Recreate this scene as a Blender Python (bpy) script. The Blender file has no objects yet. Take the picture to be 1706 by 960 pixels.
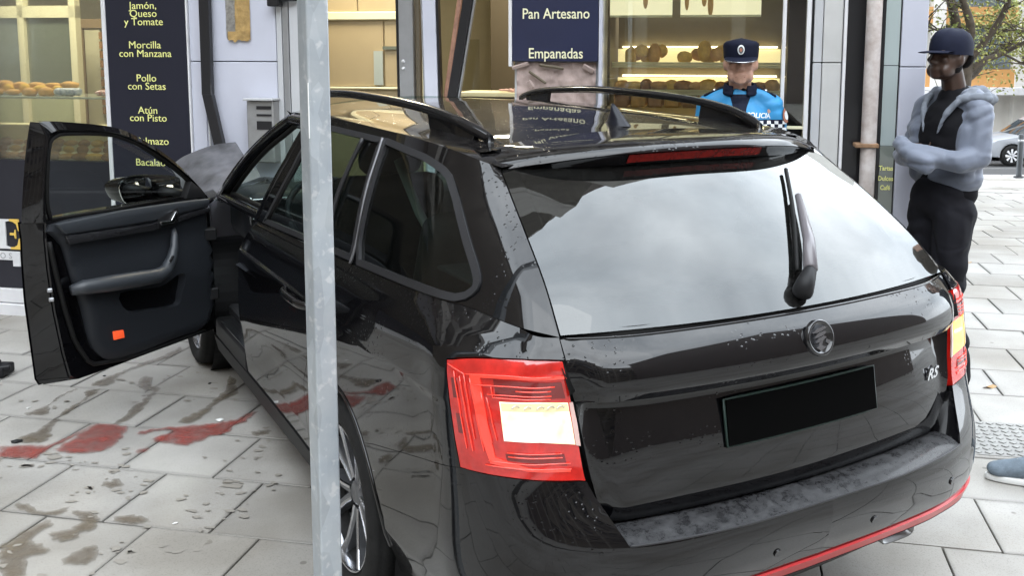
import bpy, bmesh, math, random
import numpy as np
from mathutils import Vector, Matrix, noise
from mathutils.geometry import delaunay_2d_cdt
from mathutils.bvhtree import BVHTree
random.seed(7); rng = np.random.default_rng(7)
SC = bpy.context.scene; COL = SC.collection
PI = math.pi
# ---------------------------------------------------------------- camera, sky, sun, exposure
CAM = np.array([-1.771, -1.665, 1.662])
def basis(yaw, pitch, roll):
    f = np.array([math.sin(yaw)*math.cos(pitch), math.cos(yaw)*math.cos(pitch), -math.sin(pitch)])
    r = np.array([math.cos(yaw), -math.sin(yaw), 0]); u = np.cross(r, f)
    return r*math.cos(roll)+u*math.sin(roll), -r*math.sin(roll)+u*math.cos(roll), f
cr, cu, cf = basis(*[math.radians(a) for a in (30.196, 7.227, .187)])
cam = bpy.data.cameras.new('camera'); cam_ob = bpy.data.objects.new('camera', cam); COL.objects.link(cam_ob)
cam_ob.matrix_world = Matrix([[cr[i], cu[i], -cf[i], CAM[i]] for i in range(3)]+[[0,0,0,1]])
cam.sensor_width = 36; cam.lens = 1589.8/1706*36; cam.shift_x = -56.1/1706; cam.shift_y = -186/1706
cam.clip_start = .05; cam.clip_end = 2000
SC.camera = cam_ob
SC.render.resolution_x = 1024; SC.render.resolution_y = 577
SUN_EL, SUN_AZ = math.radians(52), math.radians(200)      # azimuth measured clockwise from +Y
world = bpy.data.worlds.new('World'); SC.world = world; world.use_nodes = True
wn = world.node_tree.nodes; wl = world.node_tree.links; bg = wn['Background']
sky = wn.new('ShaderNodeTexSky'); sky.sky_type = 'NISHITA'; sky.sun_disc = False
sky.sun_elevation = SUN_EL; sky.sun_rotation = SUN_AZ
tc = wn.new('ShaderNodeTexCoord'); mp = wn.new('ShaderNodeMapping'); mp.inputs['Scale'].default_value = (1, 1, 1.7)
nz = wn.new('ShaderNodeTexNoise'); nz.inputs['Scale'].default_value = 2.3; nz.inputs['Detail'].default_value = 6; nz.inputs['Roughness'].default_value = .55
rp = wn.new('ShaderNodeValToRGB'); rp.color_ramp.elements[0].position = .36; rp.color_ramp.elements[0].color = (.7,.7,.7,1); rp.color_ramp.elements[1].position = .60
nz2 = wn.new('ShaderNodeTexNoise'); nz2.inputs['Scale'].default_value = 2.6; nz2.inputs['Detail'].default_value = 5
rp2 = wn.new('ShaderNodeValToRGB'); rp2.color_ramp.elements[0].color = (24,27.0,30,1); rp2.color_ramp.elements[0].position = .2; rp2.color_ramp.elements[1].color = (38,40,42,1); rp2.color_ramp.elements[1].position = .85
mx = wn.new('ShaderNodeMixRGB')
wl.new(tc.outputs['Generated'], mp.inputs[0]); wl.new(mp.outputs[0], nz.inputs['Vector']); wl.new(mp.outputs[0], nz2.inputs['Vector'])
wl.new(nz.outputs['Fac'], rp.inputs[0]); wl.new(nz2.outputs['Fac'], rp2.inputs[0])
wl.new(rp.outputs[0], mx.inputs[0]); wl.new(sky.outputs[0], mx.inputs[1]); wl.new(rp2.outputs[0], mx.inputs[2]); wl.new(mx.outputs[0], bg.inputs[0])
bg.inputs['Strength'].default_value = .13
sun = bpy.data.lights.new('sun', 'SUN'); sun.energy = .6; sun.angle = math.radians(60); sun.color = (1, .97, .92)
sun_ob = bpy.data.objects.new('sun', sun); COL.objects.link(sun_ob)
sd = Vector((math.sin(SUN_AZ)*math.cos(SUN_EL), math.cos(SUN_AZ)*math.cos(SUN_EL), math.sin(SUN_EL)))
sun_ob.rotation_euler = sd.to_track_quat('Z', 'Y').to_euler(); sun_ob.location = (0, 0, 30)
SC.view_settings.view_transform = 'Standard'; SC.view_settings.look = 'None'; SC.view_settings.gamma = 1; SC.view_settings.exposure = .47
SC.cycles.max_bounces = 10; SC.cycles.transparent_max_bounces = 16; SC.cycles.glossy_bounces = 5

# ---------------------------------------------------------------- materials
def mat(name, col=(.5,.5,.5), rough=.5, metal=0, coat=0, coat_rough=.03, spec=.5, noise_amt=0, noise_scale=8, bump=0, bump_scale=60, emit=None, emit_s=0, col2=None, alpha=1, sheen=0, rnd=0):
    if max(col) < .04 and spec == .5: spec = .2
    m = bpy.data.materials.new(name); m.use_nodes = True; nt = m.node_tree; n = nt.nodes; l = nt.links; b = n['Principled BSDF']
    b.inputs['Base Color'].default_value = (*col, 1); b.inputs['Roughness'].default_value = rough; b.inputs['Metallic'].default_value = metal
    b.inputs['Coat Weight'].default_value = coat; b.inputs['Coat Roughness'].default_value = coat_rough; b.inputs['Specular IOR Level'].default_value = spec
    b.inputs['Alpha'].default_value = alpha; b.inputs['Sheen Weight'].default_value = sheen
    if emit: b.inputs['Emission Color'].default_value = (*emit, 1); b.inputs['Emission Strength'].default_value = emit_s
    t = n.new('ShaderNodeTexCoord')
    if noise_amt or rnd:
        z = n.new('ShaderNodeTexNoise'); z.inputs['Scale'].default_value = noise_scale; z.inputs['Detail'].default_value = 6; z.inputs['Roughness'].default_value = .6
        l.new(t.outputs['Object'], z.inputs['Vector'])
        r = n.new('ShaderNodeValToRGB'); c2 = col2 or tuple(c*(1-noise_amt) for c in col)
        r.color_ramp.elements[0].position = .32; r.color_ramp.elements[1].position = .68
        r.color_ramp.elements[0].color = (*c2, 1); r.color_ramp.elements[1].color = (*col, 1); l.new(z.outputs['Fac'], r.inputs[0])
        out = r.outputs[0]
        if rnd:
            oi = n.new('ShaderNodeObjectInfo'); h = n.new('ShaderNodeHueSaturation'); mr = n.new('ShaderNodeMapRange')
            mr.inputs['To Min'].default_value = 1-rnd; mr.inputs['To Max'].default_value = 1+rnd
            l.new(oi.outputs['Random'], mr.inputs['Value']); l.new(mr.outputs[0], h.inputs['Value']); l.new(out, h.inputs['Color']); out = h.outputs[0]
        l.new(out, b.inputs['Base Color'])
    if bump:
        z = n.new('ShaderNodeTexNoise'); z.inputs['Scale'].default_value = bump_scale; z.inputs['Detail'].default_value = 5; l.new(t.outputs['Object'], z.inputs['Vector'])
        bp = n.new('ShaderNodeBump'); bp.inputs['Strength'].default_value = bump; bp.inputs['Distance'].default_value = .004
        l.new(z.outputs['Fac'], bp.inputs['Height']); l.new(bp.outputs[0], b.inputs['Normal'])
    return m
def emis(name, col, s):
    m = bpy.data.materials.new(name); m.use_nodes = True; nt = m.node_tree; nt.nodes.remove(nt.nodes['Principled BSDF'])
    e = nt.nodes.new('ShaderNodeEmission'); e.inputs[0].default_value = (*col, 1); e.inputs[1].default_value = s
    nt.links.new(e.outputs[0], nt.nodes['Material Output'].inputs[0]); return m
def glass(name, tint, ior=1.5, boost=1.0, dust=0):
    """thin sheet of tinted glass: clear transmission plus a Fresnel mirror"""
    m = bpy.data.materials.new(name); m.use_nodes = True; nt = m.node_tree; n = nt.nodes; l = nt.links; n.remove(n['Principled BSDF'])
    tr = n.new('ShaderNodeBsdfTransparent'); tr.inputs[0].default_value = (*tint, 1)
    gl = n.new('ShaderNodeBsdfGlossy'); gl.inputs['Roughness'].default_value = .015; gl.inputs[0].default_value = (.97,.985,.98,1)
    fr = n.new('ShaderNodeFresnel'); fr.inputs[0].default_value = ior
    mu = n.new('ShaderNodeMath'); mu.operation = 'MULTIPLY'; mu.use_clamp = True; mu.inputs[1].default_value = boost; l.new(fr.outputs[0], mu.inputs[0])
    mx = n.new('ShaderNodeMixShader'); l.new(mu.outputs[0], mx.inputs[0]); l.new(tr.outputs[0], mx.inputs[1]); l.new(gl.outputs[0], mx.inputs[2])
    out = mx.outputs[0]
    if dust:
        t = n.new('ShaderNodeTexCoord'); z = n.new('ShaderNodeTexNoise'); z.inputs['Scale'].default_value = 60; z.inputs['Detail'].default_value = 8; l.new(t.outputs['Object'], z.inputs['Vector'])
        r = n.new('ShaderNodeValToRGB'); r.color_ramp.elements[0].position = .45; r.color_ramp.elements[1].position = .9; r.color_ramp.elements[1].color = (dust,)*3+(1,); r.color_ramp.elements[0].color = (dust*.35,)*3+(1,)
        l.new(z.outputs['Fac'], r.inputs[0]); df = n.new('ShaderNodeBsdfDiffuse'); df.inputs[0].default_value = (.45,.44,.42,1)
        m2 = n.new('ShaderNodeMixShader'); l.new(r.outputs[0], m2.inputs[0]); l.new(out, m2.inputs[1]); l.new(df.outputs[0], m2.inputs[2]); out = m2.outputs[0]
    l.new(out, n['Material Output'].inputs[0]); return m

# ---------------------------------------------------------------- object helpers
def org(o):
    return np.array(o['_w'][:]) if o is not None and '_w' in o.keys() else np.zeros(3)
def setk(o, label=None, category=None, group=None, kind=None):
    if label: o['label'] = label
    if category: o['category'] = category
    if group: o['group'] = group
    if kind: o['kind'] = kind
    return o
def empty(name, loc, label=None, category=None, group=None, rotz=0):
    o = bpy.data.objects.new(name, None); COL.objects.link(o); o.location = loc; o.rotation_euler = (0,0,rotz); o.empty_display_size = .1
    o['_w'] = [float(a) for a in loc]; return setk(o, label, category, group)
def link_mesh(name, me, parent=None, local=False):
    o = bpy.data.objects.new(name, me); COL.objects.link(o)
    if parent is not None:
        o.parent = parent
        if not local: o['_w'] = [float(a) for a in org(parent)]
        else: o['_w'] = [0.,0.,0.]
    return o
def mesh(name, V, F, m, parent=None, smooth=False, local=False, label=None, kind=None):
    """vertices in world space (or in the parent's own space with local=True)"""
    V = np.asarray(V, float)
    if parent is not None and not local: V = V-org(parent)
    me = bpy.data.meshes.new(name); me.from_pydata([tuple(v) for v in V], [], [tuple(f) for f in F]); me.update()
    if m is not None:
        for k in (m if isinstance(m, (list, tuple)) else [m]): me.materials.append(k)
    if smooth: me.polygons.foreach_set('use_smooth', [True]*len(me.polygons))
    o = link_mesh(name, me, parent, local); setk(o, label=label, kind=kind); return o
def from_bm(name, bm, m, parent=None, smooth=False, local=False, angle=None, label=None, kind=None):
    if parent is not None and not local: bmesh.ops.translate(bm, verts=bm.verts, vec=tuple(-org(parent)))
    me = bpy.data.meshes.new(name); bmesh.ops.recalc_face_normals(bm, faces=bm.faces); bm.to_mesh(me); bm.free()
    if m is not None:
        for k in (m if isinstance(m, (list, tuple)) else [m]): me.materials.append(k)
    if smooth or angle:
        me.polygons.foreach_set('use_smooth', [True]*len(me.polygons))
        if angle: me.set_sharp_from_angle(angle=math.radians(angle))
    o = link_mesh(name, me, parent, local); setk(o, label=label, kind=kind); return o
def add_box(bm, M, size, bevel=0, seg=1):
    g = bmesh.ops.create_cube(bm, size=1, matrix=M @ Matrix.Diagonal((*size, 1)))
    if bevel:
        es = {e for v in g['verts'] for e in v.link_edges}
        bmesh.ops.bevel(bm, geom=list(es), offset=bevel, segments=seg, affect='EDGES', profile=.5)
def box(name, lo, hi, m, parent=None, bevel=0, M=None, local=False, seg=1, label=None, kind=None):
    lo = np.array(lo, float); hi = np.array(hi, float); c = (lo+hi)/2
    bm = bmesh.new(); add_box(bm, (M or Matrix()) @ Matrix.Translation(c), hi-lo, bevel, seg)
    return from_bm(name, bm, m, parent, local=local, smooth=False, label=label, kind=kind)
def tube_geo(pts, r, n=8, closed=False, caps=True, up=None):
    P = np.array(pts, float); m = len(P); rr = np.full(m, r) if np.isscalar(r) else np.array(r, float)
    V = []; F = []; ref = None
    for i in range(m):
        a = P[(i-1) % m] if (closed or i > 0) else P[i]; b = P[(i+1) % m] if (closed or i < m-1) else P[i]
        t = b-a; t = t/max(np.linalg.norm(t), 1e-9)
        if ref is None:
            ref = np.array([0,0,1.]) if abs(t[2]) < .9 else np.array([1.,0,0])
            if up is not None: ref = np.array(up, float)
        ref = ref-t*(ref@t); ref /= max(np.linalg.norm(ref), 1e-9); s = np.cross(t, ref)
        for k in range(n):
            an = 2*PI*k/n; V.append(P[i]+rr[i]*(math.cos(an)*ref+math.sin(an)*s))
    for i in range(m if closed else m-1):
        j = (i+1) % m
        for k in range(n): F.append((i*n+k, i*n+(k+1) % n, j*n+(k+1) % n, j*n+k))
    if caps and not closed: F.append(tuple(range(n))[::-1]); F.append(tuple(range((m-1)*n, m*n)))
    return V, F
def tube(name, pts, r, m, parent=None, n=8, closed=False, local=False, label=None):
    V, F = tube_geo(pts, r, n, closed); return mesh(name, V, F, m, parent, smooth=True, local=local, label=label)
def grid_faces(nu, nv):   # vertices index v*nu+u
    return [(v*nu+u, v*nu+u+1, (v+1)*nu+u+1, (v+1)*nu+u) for v in range(nv-1) for u in range(nu-1)]
def prism_geo(poly, A, B):
    """poly: list of 2d; A(p), B(p) map a 2d point to the two end faces"""
    n = len(poly); V = [A(p) for p in poly]+[B(p) for p in poly]
    F = [tuple(range(n)), tuple(range(2*n-1, n-1, -1))]+[(i, i+n, (i+1) % n+n, (i+1) % n) for i in range(n)]
    return V, F
def prism(name, poly, A, B, m, parent=None, bevel=0, seg=2, local=False, angle=35, label=None):
    V, F = prism_geo(poly, A, B); bm = bmesh.new(); vs = [bm.verts.new(tuple(v)) for v in V]
    for f in F: bm.faces.new([vs[i] for i in f])
    bmesh.ops.recalc_face_normals(bm, faces=bm.faces)
    if bevel:
        es = [e for e in bm.edges if e.calc_face_angle(0) > .6]
        bmesh.ops.bevel(bm, geom=es, offset=bevel, segments=seg, affect='EDGES', profile=.5, clamp_overlap=True)
    return from_bm(name, bm, m, parent, local=local, angle=angle, label=label)
def smooth_poly(P, k=4, closed=True):
    P = np.array(P, float); n = len(P); out = []
    for i in range(n if closed else n-1):
        a, b, c, d = (P[(i-1) % n], P[i], P[(i+1) % n], P[(i+2) % n]) if closed else (P[max(i-1,0)], P[i], P[i+1], P[min(i+2,n-1)])
        for j in range(k):
            t = j/k; out.append(.5*(2*b+(c-a)*t+(2*a-5*b+4*c-d)*t*t+(-a+3*b-3*c+d)*t**3))
    if not closed: out.append(P[-1])
    return np.array(out)
def in_poly(P, poly):
    P = np.atleast_2d(P); x, y = P[:,0], P[:,1]; c = np.zeros(len(P), bool); n = len(poly); j = n-1
    for i in range(n):
        xi, yi = poly[i]; xj, yj = poly[j]
        with np.errstate(divide='ignore', invalid='ignore'):
            k = ((yi > y) != (yj > y)) & (x < (xj-xi)*(y-yi)/(yj-yi+1e-30)+xi)
        c ^= k; j = i
    return c
def copy_tree(o, parent=None):
    c = o.copy(); COL.objects.link(c); c.parent = parent
    for ch in list(o.children): copy_tree(ch, c)
    return c
def text_obj(name, s, size, M, m, parent=None, extrude=.0008, bold=0, align='CENTER', sx=1, label=None, shear=0):
    cu_ = bpy.data.curves.new('lettering', 'FONT'); cu_.body = s; cu_.size = size; cu_.align_x = align; cu_.align_y = 'BOTTOM_BASELINE'; cu_.extrude = extrude; cu_.offset = bold; cu_.resolution_u = 3; cu_.shear = shear
    t = bpy.data.objects.new('tmp', cu_); me = bpy.data.meshes.new_from_object(t); bpy.data.objects.remove(t); bpy.data.curves.remove(cu_)
    me.transform(M @ Matrix.Diagonal((sx,1,1,1)))
    if parent is not None: me.transform(Matrix.Translation(-Vector(org(parent))))
    me.materials.clear(); me.materials.append(m); o = link_mesh(name, me, parent); setk(o, label=label); return o
G = -.04                                           # pavement level
FW = np.array([.503, .864, 0]); FW /= np.linalg.norm(FW); RT = np.array([FW[1], -FW[0], 0])
def at(lat, d, z): return np.array([CAM[0], CAM[1], 0])+RT*lat+FW*d+np.array([0,0,z])       # street frame: lateral, distance, height
# facade frame: s along the shop front, n into the shop
T3 = np.array([.752, -.659, 0]); N3 = np.array([.659, .752, 0]); P0 = np.array([-1.728, 5.398, 0])
def fp(s, n, z): return P0+T3*s+N3*n+np.array([0,0,z])
FM = Matrix([[T3[i], N3[i], 0 if i < 2 else 1, P0[i]] for i in range(3)]+[[0,0,0,1]])          # (s, n, z) -> world
def fbox(name, s0, s1, n0, n1, z0, z1, m, parent=None, bevel=0, label=None, kind=None):
    return box(name, (s0,n0,z0), (s1,n1,z1), m, parent, bevel, M=FM, label=label, kind=kind)
def ftext(name, s, size, s_, z_, m, parent, n_=-.02, align='CENTER', bold=0, sx=1, label=None):
    M = Matrix([[T3[i], (0,0,1)[i], -N3[i], fp(s_, n_, z_)[i]] for i in range(3)]+[[0,0,0,1]])
    return text_obj(name, s, size, M, m, parent, bold=bold, align=align, sx=sx, label=label)
# ---------------------------------------------------------------- car body surfaces (car frame = world: x right, y forward, z up)
def crom(P, t):
    """uniform Catmull-Rom through rows of P (n, ...) at parameters t in 0..n-1"""
    P = np.asarray(P, float); n = len(P)
    Q = np.concatenate([[2*P[0]-P[1]], P, [2*P[-1]-P[-2]]])
    t = np.clip(np.asarray(t, float), 0, n-1-1e-9); i = t.astype(int); f = t-i
    sh = (-1,)+(1,)*(P.ndim-1); f = f.reshape(sh)
    a, b, c, d = Q[i], Q[i+1], Q[i+2], Q[i+3]
    return .5*((2*b)+(-a+c)*f+(2*a-5*b+4*c-d)*f*f+(-a+3*b-3*c+d)*f**3)
class Surf:
    def __init__(s, rows):            # rows[v][u] = (x,y,z)
        s.P = np.array(rows, float); s.nv, s.nu = s.P.shape[:2]; s.grid = None
    def __call__(s, uv):
        uv = np.atleast_2d(uv).astype(float); u, v = uv[:,0], uv[:,1]
        n = s.nu
        Q = np.concatenate([2*s.P[:,:1]-s.P[:,1:2], s.P, 2*s.P[:,-1:]-s.P[:,-2:-1]], 1)
        Q = np.concatenate([2*Q[:1]-Q[1:2], Q, 2*Q[-1:]-Q[-2:-1]], 0)
        def w(t, m):
            t = np.clip(t, 0, m-1-1e-9); i = t.astype(int); f = t-i
            return i, np.stack([-.5*f+f*f-.5*f**3, 1-2.5*f*f+1.5*f**3, .5*f+2*f*f-1.5*f**3, -.5*f*f+.5*f**3])
        iu, wu = w(u, s.nu); iv, wv = w(v, s.nv); R = 0
        for a in range(4):
            for b in range(4):
                R = R+(wv[a]*wu[b])[:,None]*Q[iv+a, iu+b]
        return R
    def normal(s, uv, sgn=1):
        uv = np.atleast_2d(uv).astype(float); e = 1e-3
        lo = np.clip(uv, [0,0], [s.nu-1, s.nv-1])
        a = s(np.clip(lo+[e,0], 0, [s.nu-1.001, s.nv-1.001]))-s(np.clip(lo-[e,0], 0, None))
        b = s(np.clip(lo+[0,e], 0, [s.nu-1.001, s.nv-1.001]))-s(np.clip(lo-[0,e], 0, None))
        n = np.cross(a, b); return sgn*n/np.maximum(np.linalg.norm(n, axis=1), 1e-12)[:,None]
    def inv(s, X):                     # uv of the nearest surface point to each X
        X = np.atleast_2d(X).astype(float)
        if s.grid is None:
            U, V = np.meshgrid(np.linspace(0, s.nu-1, (s.nu-1)*16+1), np.linspace(0, s.nv-1, (s.nv-1)*16+1))
            s.guv = np.stack([U.ravel(), V.ravel()], 1); s.grid = s(s.guv)
        out = []
        for x in X:
            uv = s.guv[np.argmin(((s.grid-x)**2).sum(1))].copy()
            for k in range(12):
                p = s(uv)[0]; e = 1e-4
                a = (s(uv+[e,0])[0]-s(uv-[e,0])[0])/(2*e); b = (s(uv+[0,e])[0]-s(uv-[0,e])[0])/(2*e)
                J = np.stack([a,b],1); d, *_ = np.linalg.lstsq(J, x-p, rcond=None)
                uv = np.clip(uv+np.clip(d, -.3, .3), 0, [s.nu-1-1e-6, s.nv-1-1e-6])
            out.append(uv)
        return np.array(out)
def rowz(z, xy): return [(x, y, z) for x, y in xy]
SIDE = [
 rowz(.15,[(0,.24),(-.30,.245),(-.50,.26),(-.66,.30),(-.77,.39),(-.81,.52),(-.82,1.06),(-.825,1.9),(-.825,2.8),(-.82,3.7),(-.80,4.2),(-.66,4.45)]),
 rowz(.26,[(0,.13),(-.30,.135),(-.52,.15),(-.69,.20),(-.80,.31),(-.845,.48),(-.86,1.06),(-.845,1.9),(-.845,2.8),(-.855,3.7),(-.83,4.2),(-.68,4.5)]),
 rowz(.33,[(0,.035),(-.30,.04),(-.54,.055),(-.735,.11),(-.84,.27),(-.866,.48),(-.885,1.06),(-.855,1.9),(-.855,2.8),(-.87,3.7),(-.84,4.2),(-.69,4.53)]),
 rowz(.36,[(0,0),(-.30,.005),(-.55,.025),(-.75,.10),(-.855,.27),(-.873,.48),(-.888,1.06),(-.858,1.9),(-.858,2.8),(-.875,3.7),(-.845,4.2),(-.70,4.55)]),
 rowz(.45,[(0,-.05),(-.30,-.042),(-.565,-.005),(-.765,.085),(-.869,.265),(-.886,.48),(-.896,1.06),(-.868,1.9),(-.868,2.8),(-.885,3.7),(-.85,4.2),(-.70,4.57)]),
 rowz(.556,[(0,-.06),(-.30,-.052),(-.578,.0),(-.768,.09),(-.874,.27),(-.891,.50),(-.900,1.06),(-.885,1.9),(-.885,2.8),(-.893,3.7),(-.86,4.2),(-.70,4.57)]),
 rowz(.70,[(0,.02),(-.30,.03),(-.63,.083),(-.775,.135),(-.877,.27),(-.893,.50),(-.898,1.06),(-.892,1.9),(-.892,2.8),(-.893,3.7),(-.86,4.2),(-.68,4.5)]),
 rowz(.83,[(0,.01),(-.30,.025),(-.645,.105),(-.780,.155),(-.880,.30),(-.893,.52),(-.896,1.06),(-.892,1.9),(-.890,2.8),(-.885,3.7),(-.85,4.15),(-.66,4.45)]),
 [(0,.02,.86),(-.30,.03,.86),(-.652,.112,.86),(-.782,.163,.86),(-.881,.31,.86),(-.892,.525,.86),(-.891,1.06,.86),(-.884,1.9,.852),(-.882,2.8,.845),(-.875,3.7,.83),(-.84,4.12,.80),(-.64,4.4,.78)],
 [(0,.03,.955),(-.30,.04,.955),(-.672,.122,.955),(-.785,.185,.955),(-.874,.335,.955),(-.876,.56,.957),(-.872,1.06,.95),(-.864,1.9,.93),(-.862,2.8,.915),(-.85,3.7,.89),(-.80,4.1,.84),(-.60,4.35,.82)],
 [(0,.06,1.0),(-.30,.07,1.0),(-.673,.140,.99),(-.765,.208,.992),(-.838,.362,1.0),(-.852,.57,1.003),(-.850,1.06,.990),(-.845,1.9,.962),(-.842,2.8,.94),(-.81,3.7,.92),(-.74,4.05,.865),(-.50,4.3,.85)],
 [(0,.08,1.018),(-.30,.09,1.018),(-.670,.162,1.018),(-.735,.245,1.032),(-.785,.405,1.048),(-.820,.58,1.045),(-.826,1.06,1.022),(-.826,1.9,.985),(-.824,2.8,.958),(-.76,3.65,.945),(-.66,4.0,.90),(-.40,4.25,.87)],
]
# greenhouse, left side: belt -> roof edge; columns: tailgate edge, D pillar ... A pillar
GH = [
 [(-.670,.162,1.018),(-.735,.245,1.032),(-.785,.405,1.048),(-.820,.58,1.045),(-.826,1.06,1.022),(-.826,1.9,.985),(-.824,2.6,.962),(-.815,3.30,.945)],
 [(-.652,.265,1.12),(-.708,.335,1.125),(-.757,.475,1.13),(-.793,.65,1.135),(-.803,1.08,1.12),(-.803,1.9,1.10),(-.80,2.55,1.09),(-.795,3.07,1.08)],
 [(-.630,.400,1.22),(-.676,.465,1.225),(-.718,.585,1.235),(-.755,.74,1.24),(-.765,1.11,1.235),(-.767,1.9,1.225),(-.765,2.5,1.22),(-.76,2.84,1.21)],
 [(-.603,.545,1.315),(-.643,.600,1.32),(-.677,.695,1.325),(-.708,.83,1.335),(-.718,1.14,1.34),(-.720,1.9,1.345),(-.715,2.40,1.335),(-.71,2.62,1.325)],
 [(-.588,.620,1.362),(-.618,.660,1.375),(-.642,.750,1.392),(-.664,.88,1.408),(-.672,1.15,1.42),(-.675,1.9,1.432),(-.668,2.25,1.425),(-.66,2.42,1.415)],
]
def roof_z(x, y):
    ed = np.interp(y, [.40,.62,.9,1.15,1.5,1.9,2.4,2.75,3.0],[1.355,1.372,1.400,1.417,1.428,1.434,1.42,1.385,1.34])
    k = np.interp(y, [.4,.95,1.5,2.0,2.8],[.038,.040,.042,.043,.045])
    return ed+k*(1-(np.abs(x)/.66)**2.2)
# tailgate lower skin: centre profile (z, y) and plan curvature
TG = [(.577,.031),(.60,.022),(.70,.030),(.80,.052),(.842,.066),(.862,.066),(.876,.010),(.90,-.004),(.94,.000),(.98,.020),(1.018,.072)]
TW = [(.577,.585),(.60,.60),(.70,.633),(.80,.645),(.86,.655),(.90,.665),(.955,.674),(1.018,.672)]
def tg_plan(x, z):
    # sideways bow of the tailgate skin; fades in like the bumper's
    return .055*(np.abs(x)/.60)**2+.03*np.clip((np.abs(x)-.45)/.2, 0, 2)**2*np.interp(z, [.577,1.0],[.1,1.0])
def tg_point(x, z): return np.array([x, np.interp(z, [a for a,b in TG],[b for a,b in TG])+tg_plan(x, z), z])
LIGHT = [[-0.876,0.335,0.95],[-0.838,0.265,0.968],[-0.79,0.206,0.974],[-0.74,0.156,0.977],[-0.679,0.13,0.973],[-0.67,0.119,0.92],[-0.659,0.113,0.849],[-0.65,0.101,0.772],[-0.643,0.084,0.694],[-0.701,0.099,0.7],[-0.757,0.124,0.705],[-0.806,0.163,0.708],[-0.849,0.213,0.709],[-0.875,0.265,0.708],[-0.879,0.287,0.774],[-0.881,0.309,0.855],[-0.88,0.328,0.922]]
REV = [[-0.809,0.194,0.88],[-0.741,0.139,0.884],[-0.673,0.118,0.877],[-0.667,0.111,0.83],[-0.661,0.104,0.779],[-0.741,0.126,0.792],[-0.807,0.175,0.792],[-0.809,0.183,0.833]]
REVSIDE = [[-0.67,0.118,0.876],[-0.662,0.115,0.877],[-0.655,0.107,0.828],[-0.649,0.101,0.775],[-0.66,0.104,0.778],[-0.666,0.11,0.829]]
LAMPUP = [[-0.816,0.211,0.929],[-0.687,0.124,0.927],[-0.678,0.12,0.887],[-0.815,0.201,0.89]]
LAMPLOW = [[-0.806,0.171,0.764],[-0.688,0.108,0.762],[-0.683,0.103,0.734],[-0.743,0.122,0.743],[-0.804,0.167,0.748]]
CRES = [[-0.85,0.262,0.933],[-0.835,0.239,0.936],[-0.68,0.123,0.94],[-0.676,0.121,0.933],[-0.836,0.237,0.928],[-0.832,0.21,0.835],[-0.823,0.186,0.753],[-0.767,0.135,0.735],[-0.677,0.1,0.725],[-0.677,0.099,0.719],[-0.767,0.134,0.727],[-0.831,0.194,0.738],[-0.844,0.222,0.805],[-0.85,0.248,0.883]]
QW = [[-0.685,1.184,1.399],[-0.688,0.992,1.385],[-0.686,0.879,1.376],[-0.684,0.808,1.363],[-0.68,0.76,1.351],[-0.679,0.723,1.335],[-0.696,0.639,1.282],[-0.727,0.508,1.189],[-0.738,0.443,1.143],[-0.744,0.418,1.123],[-0.75,0.404,1.107],[-0.76,0.4,1.089],[-0.771,0.408,1.074],[-0.783,0.424,1.061]]
DIV = [[-0.692,1.375,1.393],[-0.785,1.429,1.176],[-0.692,1.212,1.388]]
RDOORREAR = [[-0.841,1.123,1.001],[-0.872,1.189,0.943]]
FDOORF = [[-0.831,2.331,0.968],[-0.877,2.434,0.871],[-0.892,2.457,0.814],[-0.89,2.488,0.66],[-0.878,2.554,0.517]]
BPIL = [[-0.731,2.033,1.317],[-0.815,2.247,1.03],[-0.704,1.959,1.378]]
D_OUT = [[-0.023,0.956],[0.046,1.03],[0.194,1.163],[0.368,1.274],[0.532,1.345],[0.775,1.383],[0.942,1.394],[0.954,1.373],[0.973,1.26],[0.994,1.119],[1.021,0.93],[1.023,0.834],[1.021,0.687],[1.007,0.497],[0.989,0.298],[0.953,0.291],[0.823,0.283],[0.57,0.282],[0.247,0.288],[-0.044,0.287],[-0.044,0.587]]
D_GLASS = [[0.016,0.985],[0.092,1.06],[0.195,1.137],[0.336,1.227],[0.454,1.283],[0.566,1.316],[0.779,1.334],[0.823,1.322],[0.85,1.293],[0.87,1.176],[0.882,1.055],[0.861,0.989],[0.523,0.985],[0.243,0.978]]
D_CARD = [[0.893,0.969],[0.84,0.874],[0.798,0.713],[0.764,0.596],[0.732,0.438],[0.693,0.37],[0.638,0.327],[0.536,0.313],[0.414,0.311],[0.227,0.317],[0.068,0.319],[-0.003,0.399],[-0.006,0.597],[0.007,0.812],[0.032,0.95],[0.188,0.966],[0.542,0.976]]
D_ARM = [[0.811,0.72],[0.693,0.715],[0.548,0.703],[0.411,0.69],[0.356,0.704],[0.324,0.755],[0.287,0.827],[0.26,0.834],[0.251,0.798],[0.283,0.704],[0.324,0.647],[0.391,0.619],[0.602,0.636],[0.758,0.667]]
D_POCK = [[0.582,0.618],[0.541,0.523],[0.394,0.495],[0.243,0.478],[0.217,0.528],[0.194,0.604],[0.211,0.629],[0.257,0.624],[0.362,0.595]]
D_REFL = [[0.627,0.454],[0.571,0.447],[0.567,0.41],[0.623,0.414]]
D_HAND = [[0.353,0.901],[0.288,0.899],[0.256,0.937],[0.238,0.928],[0.267,0.882],[0.347,0.883]]
D_STRIP = [[0.848,0.919],[0.386,0.897],[0.024,0.92],[0.025,0.899],[0.388,0.865],[0.83,0.881]]
D_MIR = [[0.394,1.059],[0.358,1.088],[0.279,1.099],[0.151,1.087],[0.036,1.068],[-0.002,1.04],[0.019,0.967],[0.122,0.942],[0.324,0.965],[0.365,0.985]]
D_MIRG = [[0.387,1.053],[0.354,1.074],[0.254,1.082],[0.2,1.064],[0.214,0.964],[0.333,0.97],[0.37,0.992]]
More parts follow.
